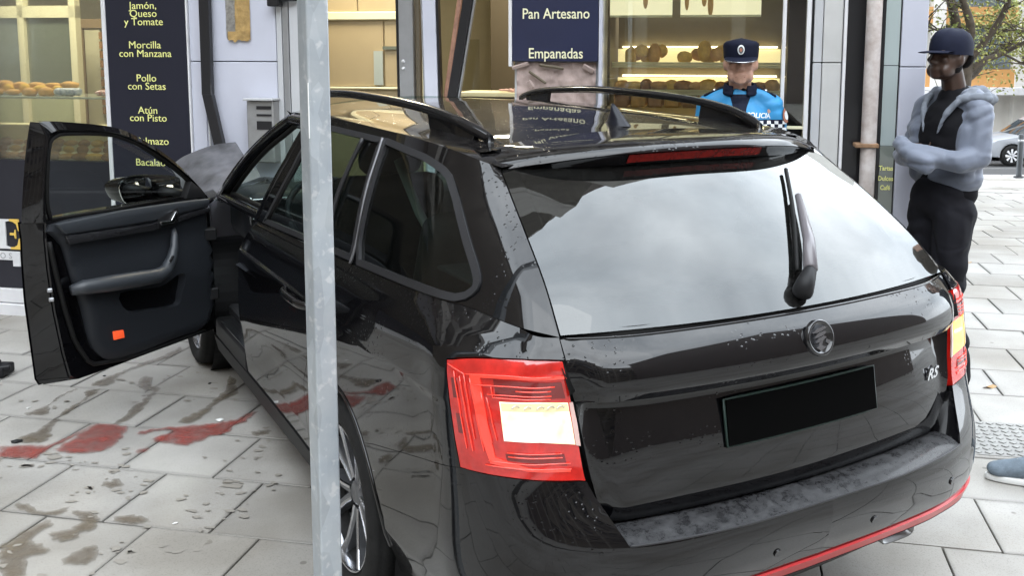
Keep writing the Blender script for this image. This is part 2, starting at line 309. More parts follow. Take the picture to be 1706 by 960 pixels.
WET = [[[-1.717,3.346],[-1.681,3.376],[-1.62,3.415],[-1.56,3.532],[-1.486,3.605],[-1.473,3.609],[-1.496,3.564],[-1.555,3.507],[-1.596,3.422],[-1.626,3.294],[-1.661,3.288],[-1.706,3.32]],[[-1.576,3.246],[-1.555,3.305],[-1.49,3.383],[-1.448,3.447],[-1.441,3.533],[-1.395,3.553],[-1.37,3.55],[-1.387,3.502],[-1.438,3.419],[-1.494,3.322],[-1.548,3.239]],[[-1.765,2.981],[-1.748,3.041],[-1.681,3.076],[-1.639,3.145],[-1.608,3.204],[-1.574,3.195],[-1.601,3.123],[-1.622,3.042],[-1.625,2.972],[-1.666,2.924],[-1.729,2.952]],[[-1.368,3.009],[-1.313,3.076],[-1.263,3.19],[-1.204,3.264],[-1.155,3.347],[-1.13,3.379],[-1.173,3.403],[-1.195,3.462],[-1.189,3.554],[-1.156,3.634],[-1.118,3.612],[-1.121,3.54],[-1.14,3.454],[-1.098,3.419],[-1.145,3.319],[-1.195,3.193],[-1.252,3.081],[-1.329,2.987]],[[-1.407,3.642],[-1.335,3.711],[-1.262,3.77],[-1.186,3.832],[-1.114,3.9],[-1.012,3.954],[-0.894,4.094],[-0.912,3.984],[-1.03,3.88],[-1.122,3.836],[-1.222,3.761],[-1.278,3.679],[-1.307,3.597],[-1.361,3.58]],[[-1.102,2.872],[-1.031,2.953],[-0.962,3.009],[-0.894,3.103],[-0.816,3.233],[-0.754,3.424],[-0.754,3.272],[-0.789,3.112],[-0.873,3.057],[-0.944,2.951],[-0.995,2.886],[-1.053,2.829]],[[-1.675,2.008],[-1.613,2.008],[-1.575,2.059],[-1.604,2.152],[-1.542,2.116],[-1.514,2.024],[-1.548,1.953],[-1.583,1.955],[-1.6,1.913],[-1.659,1.93]],[[-1.656,1.765],[-1.619,1.824],[-1.558,1.838],[-1.539,1.794],[-1.561,1.726],[-1.614,1.717]],[[-1.834,1.98],[-1.794,2.024],[-1.746,2.084],[-1.676,2.117],[-1.672,2.06],[-1.729,1.987],[-1.7,1.903],[-1.696,1.851],[-1.754,1.852],[-1.763,1.735],[-1.836,1.777]],[[-1.475,2.356],[-1.452,2.354],[-1.423,2.371],[-1.405,2.283],[-1.432,2.288],[-1.453,2.272],[-1.472,2.311]],[[-1.465,2.015],[-1.421,2.018],[-1.363,1.957],[-1.354,1.914],[-1.417,1.932],[-1.461,1.985]],[[-0.84,2.578],[-0.79,2.591],[-0.751,2.555],[-0.796,2.524],[-0.841,2.536]],[[-1.062,2.13],[-1.036,2.134],[-1.022,2.103],[-1.052,2.098]],[[-1.218,1.663],[-1.195,1.672],[-1.185,1.658],[-1.199,1.635],[-1.215,1.642]],[[-0.895,2.305],[-0.869,2.302],[-0.857,2.278],[-0.881,2.272]],[[-1.774,2.328],[-1.732,2.294],[-1.707,2.211],[-1.665,2.196],[-1.601,2.189],[-1.647,2.138],[-1.721,2.196],[-1.768,2.265]]]
RED = [[[-1.823,2.963],[-1.761,2.936],[-1.693,2.906],[-1.641,2.876],[-1.585,2.913],[-1.533,2.955],[-1.472,3.012],[-1.504,2.957],[-1.57,2.887],[-1.643,2.827],[-1.678,2.749],[-1.724,2.759],[-1.825,2.84]],[[-1.618,2.812],[-1.56,2.881],[-1.498,2.971],[-1.436,3.029],[-1.338,2.964],[-1.316,2.904],[-1.334,2.841],[-1.379,2.744],[-1.422,2.7],[-1.493,2.691],[-1.569,2.735],[-1.604,2.771]],[[-1.29,2.834],[-1.182,2.835],[-1.058,2.802],[-0.967,2.78],[-0.873,2.771],[-0.815,2.814],[-0.753,2.826],[-0.836,2.72],[-0.899,2.697],[-0.924,2.625],[-1.008,2.618],[-1.098,2.574],[-1.156,2.594],[-1.215,2.668],[-1.242,2.724],[-1.155,2.771],[-1.204,2.808],[-1.268,2.794]],[[-1.316,2.621],[-1.264,2.63],[-1.28,2.575],[-1.313,2.581]]]
# ---------------------------------------------------------------- materials of the place
def slab_mat(edges=True):
    m = mat('paving_slab', (.40,.385,.36), rough=.55, noise_amt=.16, noise_scale=3.2, rnd=.09)
    nt = m.node_tree; n = nt.nodes; l = nt.links; b = n['Principled BSDF']; src = b.inputs['Base Color'].links[0].from_socket
    g = n.new('ShaderNodeNewGeometry')
    z = n.new('ShaderNodeTexNoise'); z.inputs['Scale'].default_value = 190; z.inputs['Detail'].default_value = 3; l.new(g.outputs['Position'], z.inputs['Vector'])
    r = n.new('ShaderNodeValToRGB'); r.color_ramp.elements[0].position = .30; r.color_ramp.elements[0].color = (.72,.71,.70,1); r.color_ramp.elements[1].position = .47
    l.new(z.outputs['Fac'], r.inputs[0]); x = n.new('ShaderNodeMixRGB'); x.blend_type = 'MULTIPLY'; x.inputs[0].default_value = .8
    l.new(src, x.inputs[1]); l.new(r.outputs[0], x.inputs[2])
    # chewing-gum spots and old dirt
    v = n.new('ShaderNodeTexVoronoi'); v.inputs['Scale'].default_value = 4.5; l.new(g.outputs['Position'], v.inputs['Vector'])
    r2 = n.new('ShaderNodeValToRGB'); r2.color_ramp.elements[0].position = .045; r2.color_ramp.elements[0].color = (.42,.40,.38,1); r2.color_ramp.elements[1].position = .06; l.new(v.outputs['Distance'], r2.inputs[0])
    x2 = n.new('ShaderNodeMixRGB'); x2.blend_type = 'MULTIPLY'; x2.inputs[0].default_value = .7; l.new(x.outputs[0], x2.inputs[1]); l.new(r2.outputs[0], x2.inputs[2])
    z3 = n.new('ShaderNodeTexNoise'); z3.inputs['Scale'].default_value = .9; z3.inputs['Detail'].default_value = 8; l.new(g.outputs['Position'], z3.inputs['Vector'])
    r3 = n.new('ShaderNodeValToRGB'); r3.color_ramp.elements[0].position = .36; r3.color_ramp.elements[0].color = (.60,.57,.52,1); r3.color_ramp.elements[1].position = .56; l.new(z3.outputs['Fac'], r3.inputs[0])
    x3 = n.new('ShaderNodeMixRGB'); x3.blend_type = 'MULTIPLY'; x3.inputs[0].default_value = .8; l.new(x2.outputs[0], x3.inputs[1]); l.new(r3.outputs[0], x3.inputs[2])
    out = x3.outputs[0]
    if edges:
        to = n.new('ShaderNodeTexCoord'); sp = n.new('ShaderNodeSeparateXYZ'); l.new(to.outputs['Object'], sp.inputs[0]); mm = []
        for ax, hf in (('X', .2135), ('Y', .2075)):
            a = n.new('ShaderNodeMath'); a.operation = 'ABSOLUTE'; l.new(sp.outputs[ax], a.inputs[0]); d = n.new('ShaderNodeMath'); d.operation = 'SUBTRACT'; d.inputs[0].default_value = hf; l.new(a.outputs[0], d.inputs[1]); mm.append(d)
        mi_ = n.new('ShaderNodeMath'); mi_.operation = 'MINIMUM'; l.new(mm[0].outputs[0], mi_.inputs[0]); l.new(mm[1].outputs[0], mi_.inputs[1])
        ad = n.new('ShaderNodeMath'); ad.operation = 'MULTIPLY_ADD'; ad.inputs[1].default_value = -.045; ad.inputs[2].default_value = .022; l.new(z3.outputs['Fac'], ad.inputs[0]); su = n.new('ShaderNodeMath'); su.operation = 'ADD'; l.new(mi_.outputs[0], su.inputs[0]); l.new(ad.outputs[0], su.inputs[1])
        rr = n.new('ShaderNodeMapRange'); rr.inputs['From Min'].default_value = .002; rr.inputs['From Max'].default_value = .022; rr.inputs['To Min'].default_value = .72; rr.inputs['To Max'].default_value = 1; l.new(su.outputs[0], rr.inputs[0])
        x4 = n.new('ShaderNodeMixRGB'); x4.blend_type = 'MULTIPLY'; x4.inputs[0].default_value = 1; l.new(out, x4.inputs[1]); l.new(rr.outputs[0], x4.inputs[2]); out = x4.outputs[0]
    l.new(out, b.inputs['Base Color'])
    bp = n.new('ShaderNodeBump'); bp.inputs['Strength'].default_value = .25; bp.inputs['Distance'].default_value = .003; l.new(z.outputs['Fac'], bp.inputs['Height']); l.new(bp.outputs[0], b.inputs['Normal'])
    return m
M_slab = slab_mat(); M_slabf = slab_mat(False)
M_grout = mat('paving_joint', (.055,.05,.045), .9, noise_amt=.3)
M_asph = mat('asphalt', (.06,.06,.062), .85, noise_amt=.25, noise_scale=40)
M_kerb = mat('kerb_stone', (.38,.37,.35), .8, noise_amt=.2)
M_line = mat('road_paint', (.7,.7,.68), .7, noise_amt=.15, noise_scale=30)
M_panel = mat('wall_panel_lavender', (.53,.545,.63), .45, noise_amt=.10, noise_scale=2.2, coat=.15, coat_rough=.2)
M_panel2 = mat('wall_panel_grey', (.50,.51,.53), .5, noise_amt=.12, noise_scale=3)
M_white = mat('white_metal', (.72,.72,.74), .4, noise_amt=.12, noise_scale=6)
M_alu = mat('brushed_aluminium', (.42,.43,.45), .38, metal=.7, noise_amt=.15, noise_scale=10)
M_black = mat('black_frame', (.018,.018,.02), .35, coat=.3)
M_navy = mat('navy_sign', (.017,.022,.060), .35, coat=.2, noise_amt=.15, noise_scale=3)
M_char = mat('charcoal_panel', (.030,.030,.038), .45, noise_amt=.2, noise_scale=3)
M_yell = mat('pale_yellow_letters', (.80,.80,.30), .5)
M_crm = mat('cream_letters', (.82,.80,.55), .5)
M_gold = mat('gold_letters', (.75,.50,.10), .5)
M_shopw = mat('shop_cream_wall', (.55,.50,.36), .6, noise_amt=.08)
M_brownw = mat('shop_brown_wall', (.13,.105,.07), .6, noise_amt=.15, noise_scale=2)
M_wood = mat('door_wood', (.38,.27,.15), .5, noise_amt=.25, noise_scale=5)
M_creamf = mat('cream_frame', (.72,.68,.48), .45)
M_shelf = mat('shelf_board', (.74,.68,.42), .4, noise_amt=.05)
M_bread = mat('bread_crust', (.74,.44,.16), .85, spec=.15, noise_amt=.45, noise_scale=14, bump=.6, bump_scale=40)
M_bread2 = mat('golden_pastry', (.86,.56,.13), .8, spec=.15, noise_amt=.4, noise_scale=18, bump=.6, bump_scale=50)
M_bread3 = mat('brown_pastry', (.48,.25,.10), .8, spec=.15, noise_amt=.5, noise_scale=20, bump=.6, bump_scale=50)
M_shopg = glass('shop_glass', (.93,.95,.93), 1.5, 2.2)
M_gg = mat('green_grey_glass_panel', (.13,.15,.12), .12, coat=.6)
M_plaster = mat('broken_plaster', (.46,.36,.33), .9, noise_amt=.35, noise_scale=9, bump=1, bump_scale=30)
M_pipe = mat('weathered_white_pipe', (.62,.58,.56), .6, noise_amt=.35, noise_scale=14, col2=(.40,.33,.30), bump=.4, bump_scale=40)
M_rust = mat('rusty_steel', (.34,.20,.11), .8, noise_amt=.5, noise_scale=30)
M_copper = mat('bare_timber_strip', (.42,.22,.15), .6, noise_amt=.4, noise_scale=20)
M_kraft = mat('brown_packing_tape', (.47,.31,.12), .4, noise_amt=.4, noise_scale=25, bump=.8, bump_scale=60)
M_foil = mat('crumpled_foil', (.55,.54,.52), .28, metal=.7, noise_amt=.5, noise_scale=35, bump=1, bump_scale=50)
M_tan0 = mat('tan_wall', (.36,.27,.15), .6, noise_amt=.15)
M_floor = mat('shop_floor', (.30,.28,.25), .3, noise_amt=.1)
# ---------------------------------------------------------------- ground
def gz(d): return float(np.interp(d, [9,13,18,32,42,80,400], [G,-.17,-.58,-1.85,-2.45,-3.2,-3.2]))
lat = [-400,-120,-40,-12,0,12,20,30,60,160,400]; ds = [-300,-80,-20,0,5,9,11,13,15,17]
V = [at(a, d, gz(d)-.035) for d in ds for a in lat]
mesh('pavement_bed', V, grid_faces(len(lat), len(ds)), M_grout, kind='structure', smooth=True)
ds2 = [17.9,18.3,20,22,25,28,32,36,42]
mesh('road', [at(a, d, gz(d)-.16) for d in ds2 for a in lat], grid_faces(len(lat), len(ds2)), M_asph, kind='structure', smooth=True)
ds3 = [36,42,60,80,400]
mesh('far_pavement', [at(a, d, gz(d)-.02) for d in ds3 for a in lat], grid_faces(len(lat), len(ds3)), M_kerb, kind='structure')
# paving slabs: bevelled sheets, each its own piece of the pavement
PV = empty('pavement', (0,0,G)); PV['kind'] = 'structure'
ps, pn = .427, .415
def slab_mesh(name, a, b):
    bm = bmesh.new(); add_box(bm, Matrix(), (a-.007, b-.007, .03), .0028)
    for f in [f for f in bm.faces if f.normal.z < -.9]: bm.faces.remove(f)
    me = bpy.data.meshes.new(name); bm.to_mesh(me); bm.free(); me.materials.append(M_slab); return me
slab_me = slab_mesh('slab', ps, pn); ang = math.atan2(T3[1], T3[0])
def cam_px(P):
    d = np.array(P)-CAM; z = d@cf
    return (-9e9, 0, z) if z < .2 else (909.1+1589.8*(d@cr)/z, 294-1589.8*(d@cu)/z, z)
cells = []
for j in range(-14, 60):
    for i in range(-30, 60):
        off = .0 if j % 2 == 0 else .20
        s = 1.968+ps*(i+.5)+off; n = -2.40+pn*(j+.5)
        if -14 < j*1 and n > -.06 and s < 5.66: continue             # under the shop
        P = fp(s, n, 0); d = (P-CAM)@FW; la = (P-CAM)@RT
        if d > 17 or d < -4.2 or abs(la) > 13: continue
        cells.append((s, n, P, d))
vis = []; rest = []
for c in cells:
    x, y, z = cam_px((c[2][0], c[2][1], G)); onscr = -90 < x < 1790 and 0 < y < 1050
    if onscr and (x > 1560 or x < 1030) and c[3] > 1 and not (700 < x < 1560 and y < 930): vis.append((c[3], c))
    else: rest.append(c)
vis.sort(key=lambda t: t[0]); rest += [c for _, c in vis[290:]]; vis = [c for _, c in vis[:290]]
for s, n, P, d in vis:
    o = bpy.data.objects.new('slab', slab_me); COL.objects.link(o); o.parent = PV
    dz = rng.normal(0, .0012); o.location = (P[0], P[1], gz(d)-G-.015+dz); o.rotation_euler = (rng.normal(0,.0015), rng.normal(0,.0015)+0, ang)
    e = .3; sl = (gz(d+e)-gz(d-e))/(2*e)
    if abs(sl) > 1e-4: o.rotation_euler = (Matrix.Rotation(math.atan(sl), 3, Vector(RT)) @ Matrix.Rotation(ang, 3, 'Z')).to_euler()
V = []; F = []
for s, n, P, d in rest:
    a, b = ps/2-.0035, pn/2-.0035; k = len(V)
    for u, v in ((-a,-b),(a,-b),(a,b),(-a,b)):
        Q = P+T3*u+N3*v; V.append((Q[0], Q[1], gz((Q-CAM)@FW)))
    for u, v in ((-a,-b),(a,-b),(a,b),(-a,b)):
        Q = P+T3*u+N3*v; V.append((Q[0], Q[1], gz((Q-CAM)@FW)-.03))
    F.append((k,k+1,k+2,k+3)); F += [(k+i, k+4+i, k+4+(i+1) % 4, k+(i+1) % 4) for i in range(4)]
mesh('paving_field', V, F, M_slabf, PV, kind='stuff')
# the pavement beyond, plain
V = []; la2 = [-400,-60,-13,13,60,400]
mesh('outer_pavement', [at(a, d, G-.012) for d in (-300,-60,-4) for a in la2], grid_faces(6, 3), M_slabf, kind='structure')
mesh('side_pavement', [at(a, d, gz(d)-.012) for d in (-4,9,11,13,15,17.2) for a in (12.9,60,400)], grid_faces(3, 6), M_slabf, kind='structure')
# kerb stones along the road
kr = empty('kerb', tuple(at(9,17.6,gz(17.6)))); kr['kind'] = 'structure'
kbm = bmesh.new(); add_box(kbm, Matrix(), (.98,.30,.30), .02); kme = bpy.data.meshes.new('kerb_stone'); kbm.to_mesh(kme); kbm.free(); kme.materials.append(M_kerb)
for i in range(26):
    o = bpy.data.objects.new('kerb_stone', kme); COL.objects.link(o); o.parent = kr
    o.location = tuple(at(-4+i, 17.55, gz(17.55)-.13)-org(kr)); o.rotation_euler = (0,0,math.atan2(RT[1], RT[0]))
def ground_strip(name, a, b, w, m, lift=.004, road=True, kind='structure'):
    A = np.array(a, float); B = np.array(b, float); t = (B-A)/np.linalg.norm(B-A); s = np.array([-t[1], t[0]]); k = 12; V = []
    for i in range(k+1):
        c = A+(B-A)*i/k
        for q in (-1, 1):
            p = c+s*w/2*q; V.append(at(p[0], p[1], gz(p[1])-(.16 if road else .02)+lift))
    mesh(name, V, [(2*i, 2*i+1, 2*i+3, 2*i+2) for i in range(k)], m, kind=kind)
for i in range(7): ground_strip('parking_line', (5+i*2.6, 18.6), (8+i*2.6, 23.4), .13, M_line)
ground_strip('parking_line', (-10,18.5), (40,18.5), .13, M_line); ground_strip('parking_line', (-10,23.4), (40,23.4), .13, M_line)
ground_strip('parking_line', (-10,29.5), (40,29.5), .13, M_line)

# wet trails and the red spill (thin sheets of liquid with their own outline)
def liquid(name, polys, m, z, label, cat, group=None, wob=.009):
    for p in polys:
        Q = smooth_poly(p, 6); ce = Q.mean(0)
        def wv(q, f, a): return np.array([noise.noise((q[0]*f, q[1]*f, 1)), noise.noise((q[0]*f, q[1]*f, 9))])*a
        Q = np.array([q+wv(q,38,wob*1.8)+wv(q,95,wob*.9) for q in Q])-ce
        lo, hi = Q.min(0), Q.max(0); gx = np.array([(a, b) for a in np.arange(lo[0], hi[0], .011) for b in np.arange(lo[1], hi[1], .011)])
        if len(gx):
            gx = gx[in_poly(gx, Q)]
        if len(gx): gx = gx[np.min(np.linalg.norm(gx[:,None]-Q[None], axis=2), axis=1) > .005]
        L = [Vector(q) for q in Q]; n = len(L)
        vs, es, fs, *_ = delaunay_2d_cdt(L+[Vector(g) for g in gx], [(i, (i+1) % n) for i in range(n)], [], 0, 1e-6)
        vv = np.array([v[:] for v in vs]); fs = [f for f in fs if in_poly(vv[list(f)].mean(0), Q)[0]]
        o = mesh(name, [(v[0], v[1], 0) for v in vv], fs, m); o.location = (ce[0], ce[1], z); o['_w'] = [ce[0],ce[1],z]
        at_ = o.data.attributes.new('film', 'FLOAT', 'POINT'); dd = np.min(np.linalg.norm(vv[:,None]-Q[None], axis=2), axis=1); at_.data.foreach_set('value', np.clip(dd/.022, 0, 1).astype(np.float32))
        yield o
def wet_mat(name, col, a0, a1, rough, sc=7, col2=None):
    m = bpy.data.materials.new(name); m.use_nodes = True; nt = m.node_tree; n = nt.nodes; l = nt.links; b = n['Principled BSDF']
    b.inputs['Roughness'].default_value = rough
    g = n.new('ShaderNodeNewGeometry'); z = n.new('ShaderNodeTexNoise'); z.inputs['Scale'].default_value = sc; z.inputs['Detail'].default_value = 8; z.inputs['Roughness'].default_value = .65; l.new(g.outputs['Position'], z.inputs['Vector'])
    r = n.new('ShaderNodeMapRange'); r.inputs['From Min'].default_value = .36; r.inputs['From Max'].default_value = .62; r.inputs['To Min'].default_value = a0; r.inputs['To Max'].default_value = a1; r.clamp = True
    l.new(z.outputs['Fac'], r.inputs[0])
    c = n.new('ShaderNodeValToRGB'); c.color_ramp.elements[0].position = .35; c.color_ramp.elements[0].color = (*col,1); c.color_ramp.elements[1].position = .65; c.color_ramp.elements[1].color = (*(col2 or col),1); l.new(z.outputs['Fac'], c.inputs[0]); l.new(c.outputs[0], b.inputs['Base Color'])
    a = n.new('ShaderNodeAttribute'); a.attribute_name = 'film'; p = n.new('ShaderNodeMapRange'); p.inputs['To Min'].default_value = .35; l.new(a.outputs['Fac'], p.inputs[0])
    q = n.new('ShaderNodeMath'); q.operation = 'MULTIPLY'; l.new(r.outputs[0], q.inputs[0]); l.new(p.outputs[0], q.inputs[1]); l.new(q.outputs[0], b.inputs['Alpha']); return m
M_wet = wet_mat('wet_dirt', (.135,.105,.075), .45, .82, .25, 9, (.19,.16,.12)); M_red = wet_mat('red_fluid', (.24,.055,.045), .45, .84, .12, 11, (.33,.085,.07))
wl_ = ['grey brown trail of fluid running towards the open door sill', 'second dirty trail of fluid below the open door', 'grey wet tongue joining the red spill at the left', 'long wet streak running down from the front wheel', 'wide wet streak beside the bottom edge of the open door', 'wet streak coming out from under the car sill', 'blotchy brown stain on the slab at the lower left', 'round brown stain lowest in the left foreground', 'large rusty brown stain at the lower left corner', 'small brown splash on the slab right of the spill', 'row of small dirt splashes along a slab joint', 'dirty smear right of the red spill by the sill', 'small dark spot on the slab in front of the rear wheel', 'dark oval spot on the foremost slab', 'small dark spot nearest the rear wheel', 'thin rusty stain along the slab joint at the left']
for i, o in enumerate(liquid('wet_stain', WET, M_wet, G+.0032, '', '')): setk(o, wl_[i], 'stain', 'fluid trails and stains on the pavement', 'stuff')
rl_ = ['red fluid pooled along the joint at the left edge', 'largest red pool of fluid covering one whole slab corner', 'pointed red streak of fluid reaching to the car sill', 'small red drop beside the largest red pool']
for i, o in enumerate(liquid('red_puddle', RED, M_red, G+.0052, '', '')): setk(o, rl_[i], 'puddle', 'red fluid spilled on the pavement', 'stuff')
V = []; F = []
def blob(x, y, r_, st=1.0, an=0):
    k = len(V); m_ = 9; V.append((x, y, G+.0035))
    for i in range(m_):
        a = 2*PI*i/m_; q = r_*(.6+.8*rng.random()); u, w = q*st*math.cos(a), q*math.sin(a); V.append((x+u*math.cos(an)-w*math.sin(an), y+u*math.sin(an)+w*math.cos(an), G+.0035))
    for i in range(m_): F.append((k, k+1+i, k+1+(i+1) % m_))
for k in range(330):
    u = rng.random()**.7
    if k < 200: s_, n_ = rng.uniform(1.55,2.9), rng.uniform(-2.85,-1.9); 
    else: s_, n_ = rng.uniform(.9,2.9), rng.uniform(-2.3,-.7)
    P = fp(s_, n_, 0); c = noise.noise((P[0]*3.1, P[1]*3.1, 7))
    if c < -.05: continue
    blob(P[0], P[1], rng.uniform(.003,.013)*(1.6 if rng.random() < .12 else 1), rng.uniform(1,2.6), -.7+rng.normal(0,.4))
mesh('dirt_splashes', V, F, mat('dried_dirt', (.265,.245,.215), .6), kind='stuff')
# small bits of glass and trim on the slabs
M_bit = mat('broken_trim', (.02,.02,.02), .4); M_shard = mat('white_crumb', (.8,.8,.78), .4)
for i, (x, y, r_, mm, lab) in enumerate([(-.93,2.80,.020,M_shard,'pale broken crumb lying at the end of the red streak'),(-1.70,3.42,.012,M_shard,'tiny white crumb on the slab below the open door'),(-1.76,2.98,.026,M_bit,'thin black sliver of trim beside the wet tongue'),(-.87,3.35,.012,M_bit,'small black crumb near the front wheel'),(-1.28,1.86,.009,M_shard,'white speck on the slab in the left foreground'),(-1.33,3.75,.010,M_bit,'little dark chip beside the door shadow')]):
    bm = bmesh.new(); g = bmesh.ops.create_icosphere(bm, subdivisions=1, radius=r_)
    for v in g['verts']: v.co = Vector((v.co.x*rng.uniform(.6,1.5), v.co.y*rng.uniform(.4,.9), v.co.z*.35))
    o = from_bm('debris', bm, mm); o.location = (x, y, G+r_*.3); setk(o, lab, 'debris', 'debris on the pavement')
for i, (x, y) in enumerate([(2.62,1.30),(2.48,.98),(3.35,2.1),(4.6,2.2),(2.9,1.0),(3.9,1.55),(5.2,3.3)]):
    a = rng.uniform(0, 6.3); V = [(x+r_*math.cos(t+a), y+r_*.6*math.sin(t+a), G+.006+.006*math.sin(2*t)) for t, r_ in zip(np.linspace(0, 2*PI, 9)[:-1], (.05,.03,.022,.03,.045,.028,.022,.03))]
    o = mesh('fallen_leaf', V, [tuple(range(8))], mat('dry_leaf', (.42,.27,.13), .7) if i == 0 else bpy.data.materials['dry_leaf']); setk(o, 'dry tan leaf lying flat on the pavement right of the car', 'leaf', 'dry leaves right of the car')
# black tray lying left of the door
tr = empty('plastic_part', (-1.86,4.05,G), 'broken black plastic car part lying left of the open door', 'car part')
bm = bmesh.new(); R_ = Matrix.Translation((-1.86,4.07,G+.03)) @ Matrix.Rotation(-.5, 4, 'Z')
add_box(bm, R_, (.21,.13,.055), .012, 2); add_box(bm, R_ @ Matrix.Translation((-.02,.0,.036)), (.13,.09,.02), .006)
from_bm('shell', bm, mat('black_plastic', (.013,.013,.015), .4), tr)
bm = bmesh.new(); add_box(bm, R_ @ Matrix.Translation((.085,-.04,.02)) @ Matrix.Rotation(.4,4,'Z'), (.09,.03,.03), .006); from_bm('clip', bm, bpy.data.materials['black_plastic'], tr)
# anti-slip utility cover by the stranger's shoe
cv = empty('utility_cover', tuple(np.array([2.02,.88,G])), 'square utility cover with a raised diamond tread pattern', 'cover')
M_cov = mat('cover_stone', (.33,.325,.31), .7, noise_amt=.2)
c0 = np.array([2.02,.88,0]); 
box('plate', (-.2,-.2,G-.01), (.2,.2,G+.003), M_cov, cv, M=Matrix.Translation(c0) @ Matrix.Rotation(ang,4,'Z'))
bm = bmesh.new()
for i in range(9):
    for j in range(9):
        add_box(bm, Matrix.Translation(c0) @ Matrix.Rotation(ang,4,'Z') @ Matrix.Translation((-.176+.044*i,-.176+.044*j,G+.0055)) @ Matrix.Rotation(PI/4,4,'Z'), (.026,.026,.006), .002)
from_bm('diamond_stud', bm, M_cov, cv, kind='stuff')

# ---------------------------------------------------------------- the shop building
B = empty('shop_building', tuple(fp(1.5,.3,G)), 'bakery building with a panelled shop front and flats above', 'building')
# base plinth, charcoal stall riser and display window at the left
fbox('plinth', -5, .82, -.03, .25, G-.1, .035, M_white, B, .006); fbox('plinth', -5, .82, -.018, .25, .04, .135, M_white, B, .004)
fbox('stall_riser', -5, .82, -.005, .06, .14, .985, M_char, B)
fbox('window_frame', .797, .823, -.03, .06, .14, 2.9, M_white, B, .003)
fbox('display_glass', -5, .797, .012, .02, .985, 2.9, M_shopg, B)
# wall panels between sign and doorway (joints are real gaps)
fbox('wall_backing', .82, 2.02, .03, .30, G-.1, 3.1, M_char, B)
for (a, b) in ((.83,1.372),): fbox('wall_panel', a, b, -.004, .03, G-.02, 2.9, M_panel, B, .003)
for z0, z1 in ((G-.02,1.618),(1.624,2.9)):
    fbox('wall_panel', 1.378, 1.47, -.012, .03, z0, z1, M_panel, B, .003); fbox('wall_panel', 1.475, 1.945, -.012, .03, z0, z1, M_panel, B, .003)
fbox('corner_strip', 1.366, 1.376, -.028, .0, .55, 2.9, M_white, B, .002)
for a, b, mm in ((1.952,1.985,M_panel2),(1.99,2.028,M_alu),(2.034,2.12,M_panel2)): fbox('door_jamb', a, b, -.02, .16, G-.02, 2.9, mm, B, .003)
# torn door frames standing in the opening
fbox('floor', -5, 5.2, .26, 4.2, G-.12, G-.02, M_floor, B); fbox('ceiling', -5, 5.2, .06, 4.2, 2.95, 3.0, M_shopw, B)
fbox('back_wall', -5, 5.2, 3.4, 3.5, G, 2.95, M_shopw, B)
fbox('brown_wall', 2.66, 3.90, 2.35, 2.45, G, 2.94, M_brownw, B); fbox('partition', 3.86, 3.90, .35, 3.3, G, 2.94, M_brownw, B); fbox('partition', 1.25, 1.30, .35, 3.3, G, 2.94, M_shopw, B); fbox('inner_wall', -.575, 1.25, 2.3, 2.36, G, 2.94, M_tan0, B)
def leaner(name, s0, z0, s1, z1, w, dpt, n0, n1, m, par=None, **k):
    """bar from (s0,n0,z0) to (s1,n1,z1) in the facade frame, w wide along s"""
    poly = [(0,0),(1,0)]; V = []
    for s, n, z in ((s0,n0,z0),(s1,n1,z1)):
        for a, b in ((-w/2,-dpt/2),(w/2,-dpt/2),(w/2,dpt/2),(-w/2,dpt/2)): V.append(fp(s+a, n+b, z))
    bm = bmesh.new(); vs = [bm.verts.new(tuple(v)) for v in V]
    for f in ((0,1,2,3),(7,6,5,4),(0,4,5,1),(1,5,6,2),(2,6,7,3),(3,7,4,0)): bm.faces.new([vs[i] for i in f])
    bmesh.ops.recalc_face_normals(bm, faces=bm.faces); bmesh.ops.bevel(bm, geom=list(bm.edges), offset=.003, segments=1, affect='EDGES')
    return from_bm(name, bm, m, par, **k)
dp = empty('door_post', tuple(fp(2.74,.1,G)), 'dull grey aluminium door post with two bolts standing upright in the doorway', 'door post')
leaner('upright', 2.745, G, 2.735, 2.9, .088, .05, .06, .06, M_alu, dp); leaner('upright_edge', 2.694, G, 2.676, 2.9, .016, .05, .07, .07, M_black, dp)
leaner('reveal_strip', 2.803, G, 2.80, 2.9, .028, .04, .085, .085, M_brownw, dp)
for z in (1.585,1.627):
    bm = bmesh.new(); bmesh.ops.create_cone(bm, cap_ends=True, segments=12, radius1=.011, radius2=.009, depth=.012, matrix=Matrix.Translation(fp(2.722,.03,z)) @ FM.to_3x3().to_4x4() @ Matrix.Rotation(PI/2,4,'X')); from_bm('bolt', bm, M_white, dp, smooth=True)
dp2 = empty('door_leaf_frame', tuple(fp(2.9,-.1,G)), 'pale lilac door stile leaning slightly right in the doorway', 'door frame')
leaner('stile', 2.945, G, 2.872, 2.9, .082, .05, -.02, .02, M_panel, dp2); leaner('groove', 2.906, G, 2.829, 2.9, .010, .052, -.022, .018, M_alu, dp2); leaner('gasket', 2.994, G, 2.921, 2.9, .014, .05, -.015, .025, M_black, dp2)
st = leaner('timber_strip', 2.916, .98, 3.21, 2.9, .028, .02, .02, .05, M_copper); setk(st, 'thin reddish timber strip leaning beside the black bar in the doorway', 'strip')
bb = empty('bent_door_frame', tuple(fp(3.1,-.05,1.2)), 'black door frame bar leaning diagonally behind the car roof', 'frame bar'); leaner('bar', 2.964, .98, 3.30, 2.9, .056, .045, -.04, -.02, M_black, bb); leaner('seal_lip', 2.999, .98, 3.335, 2.9, .012, .03, -.03, -.01, M_alu, bb)
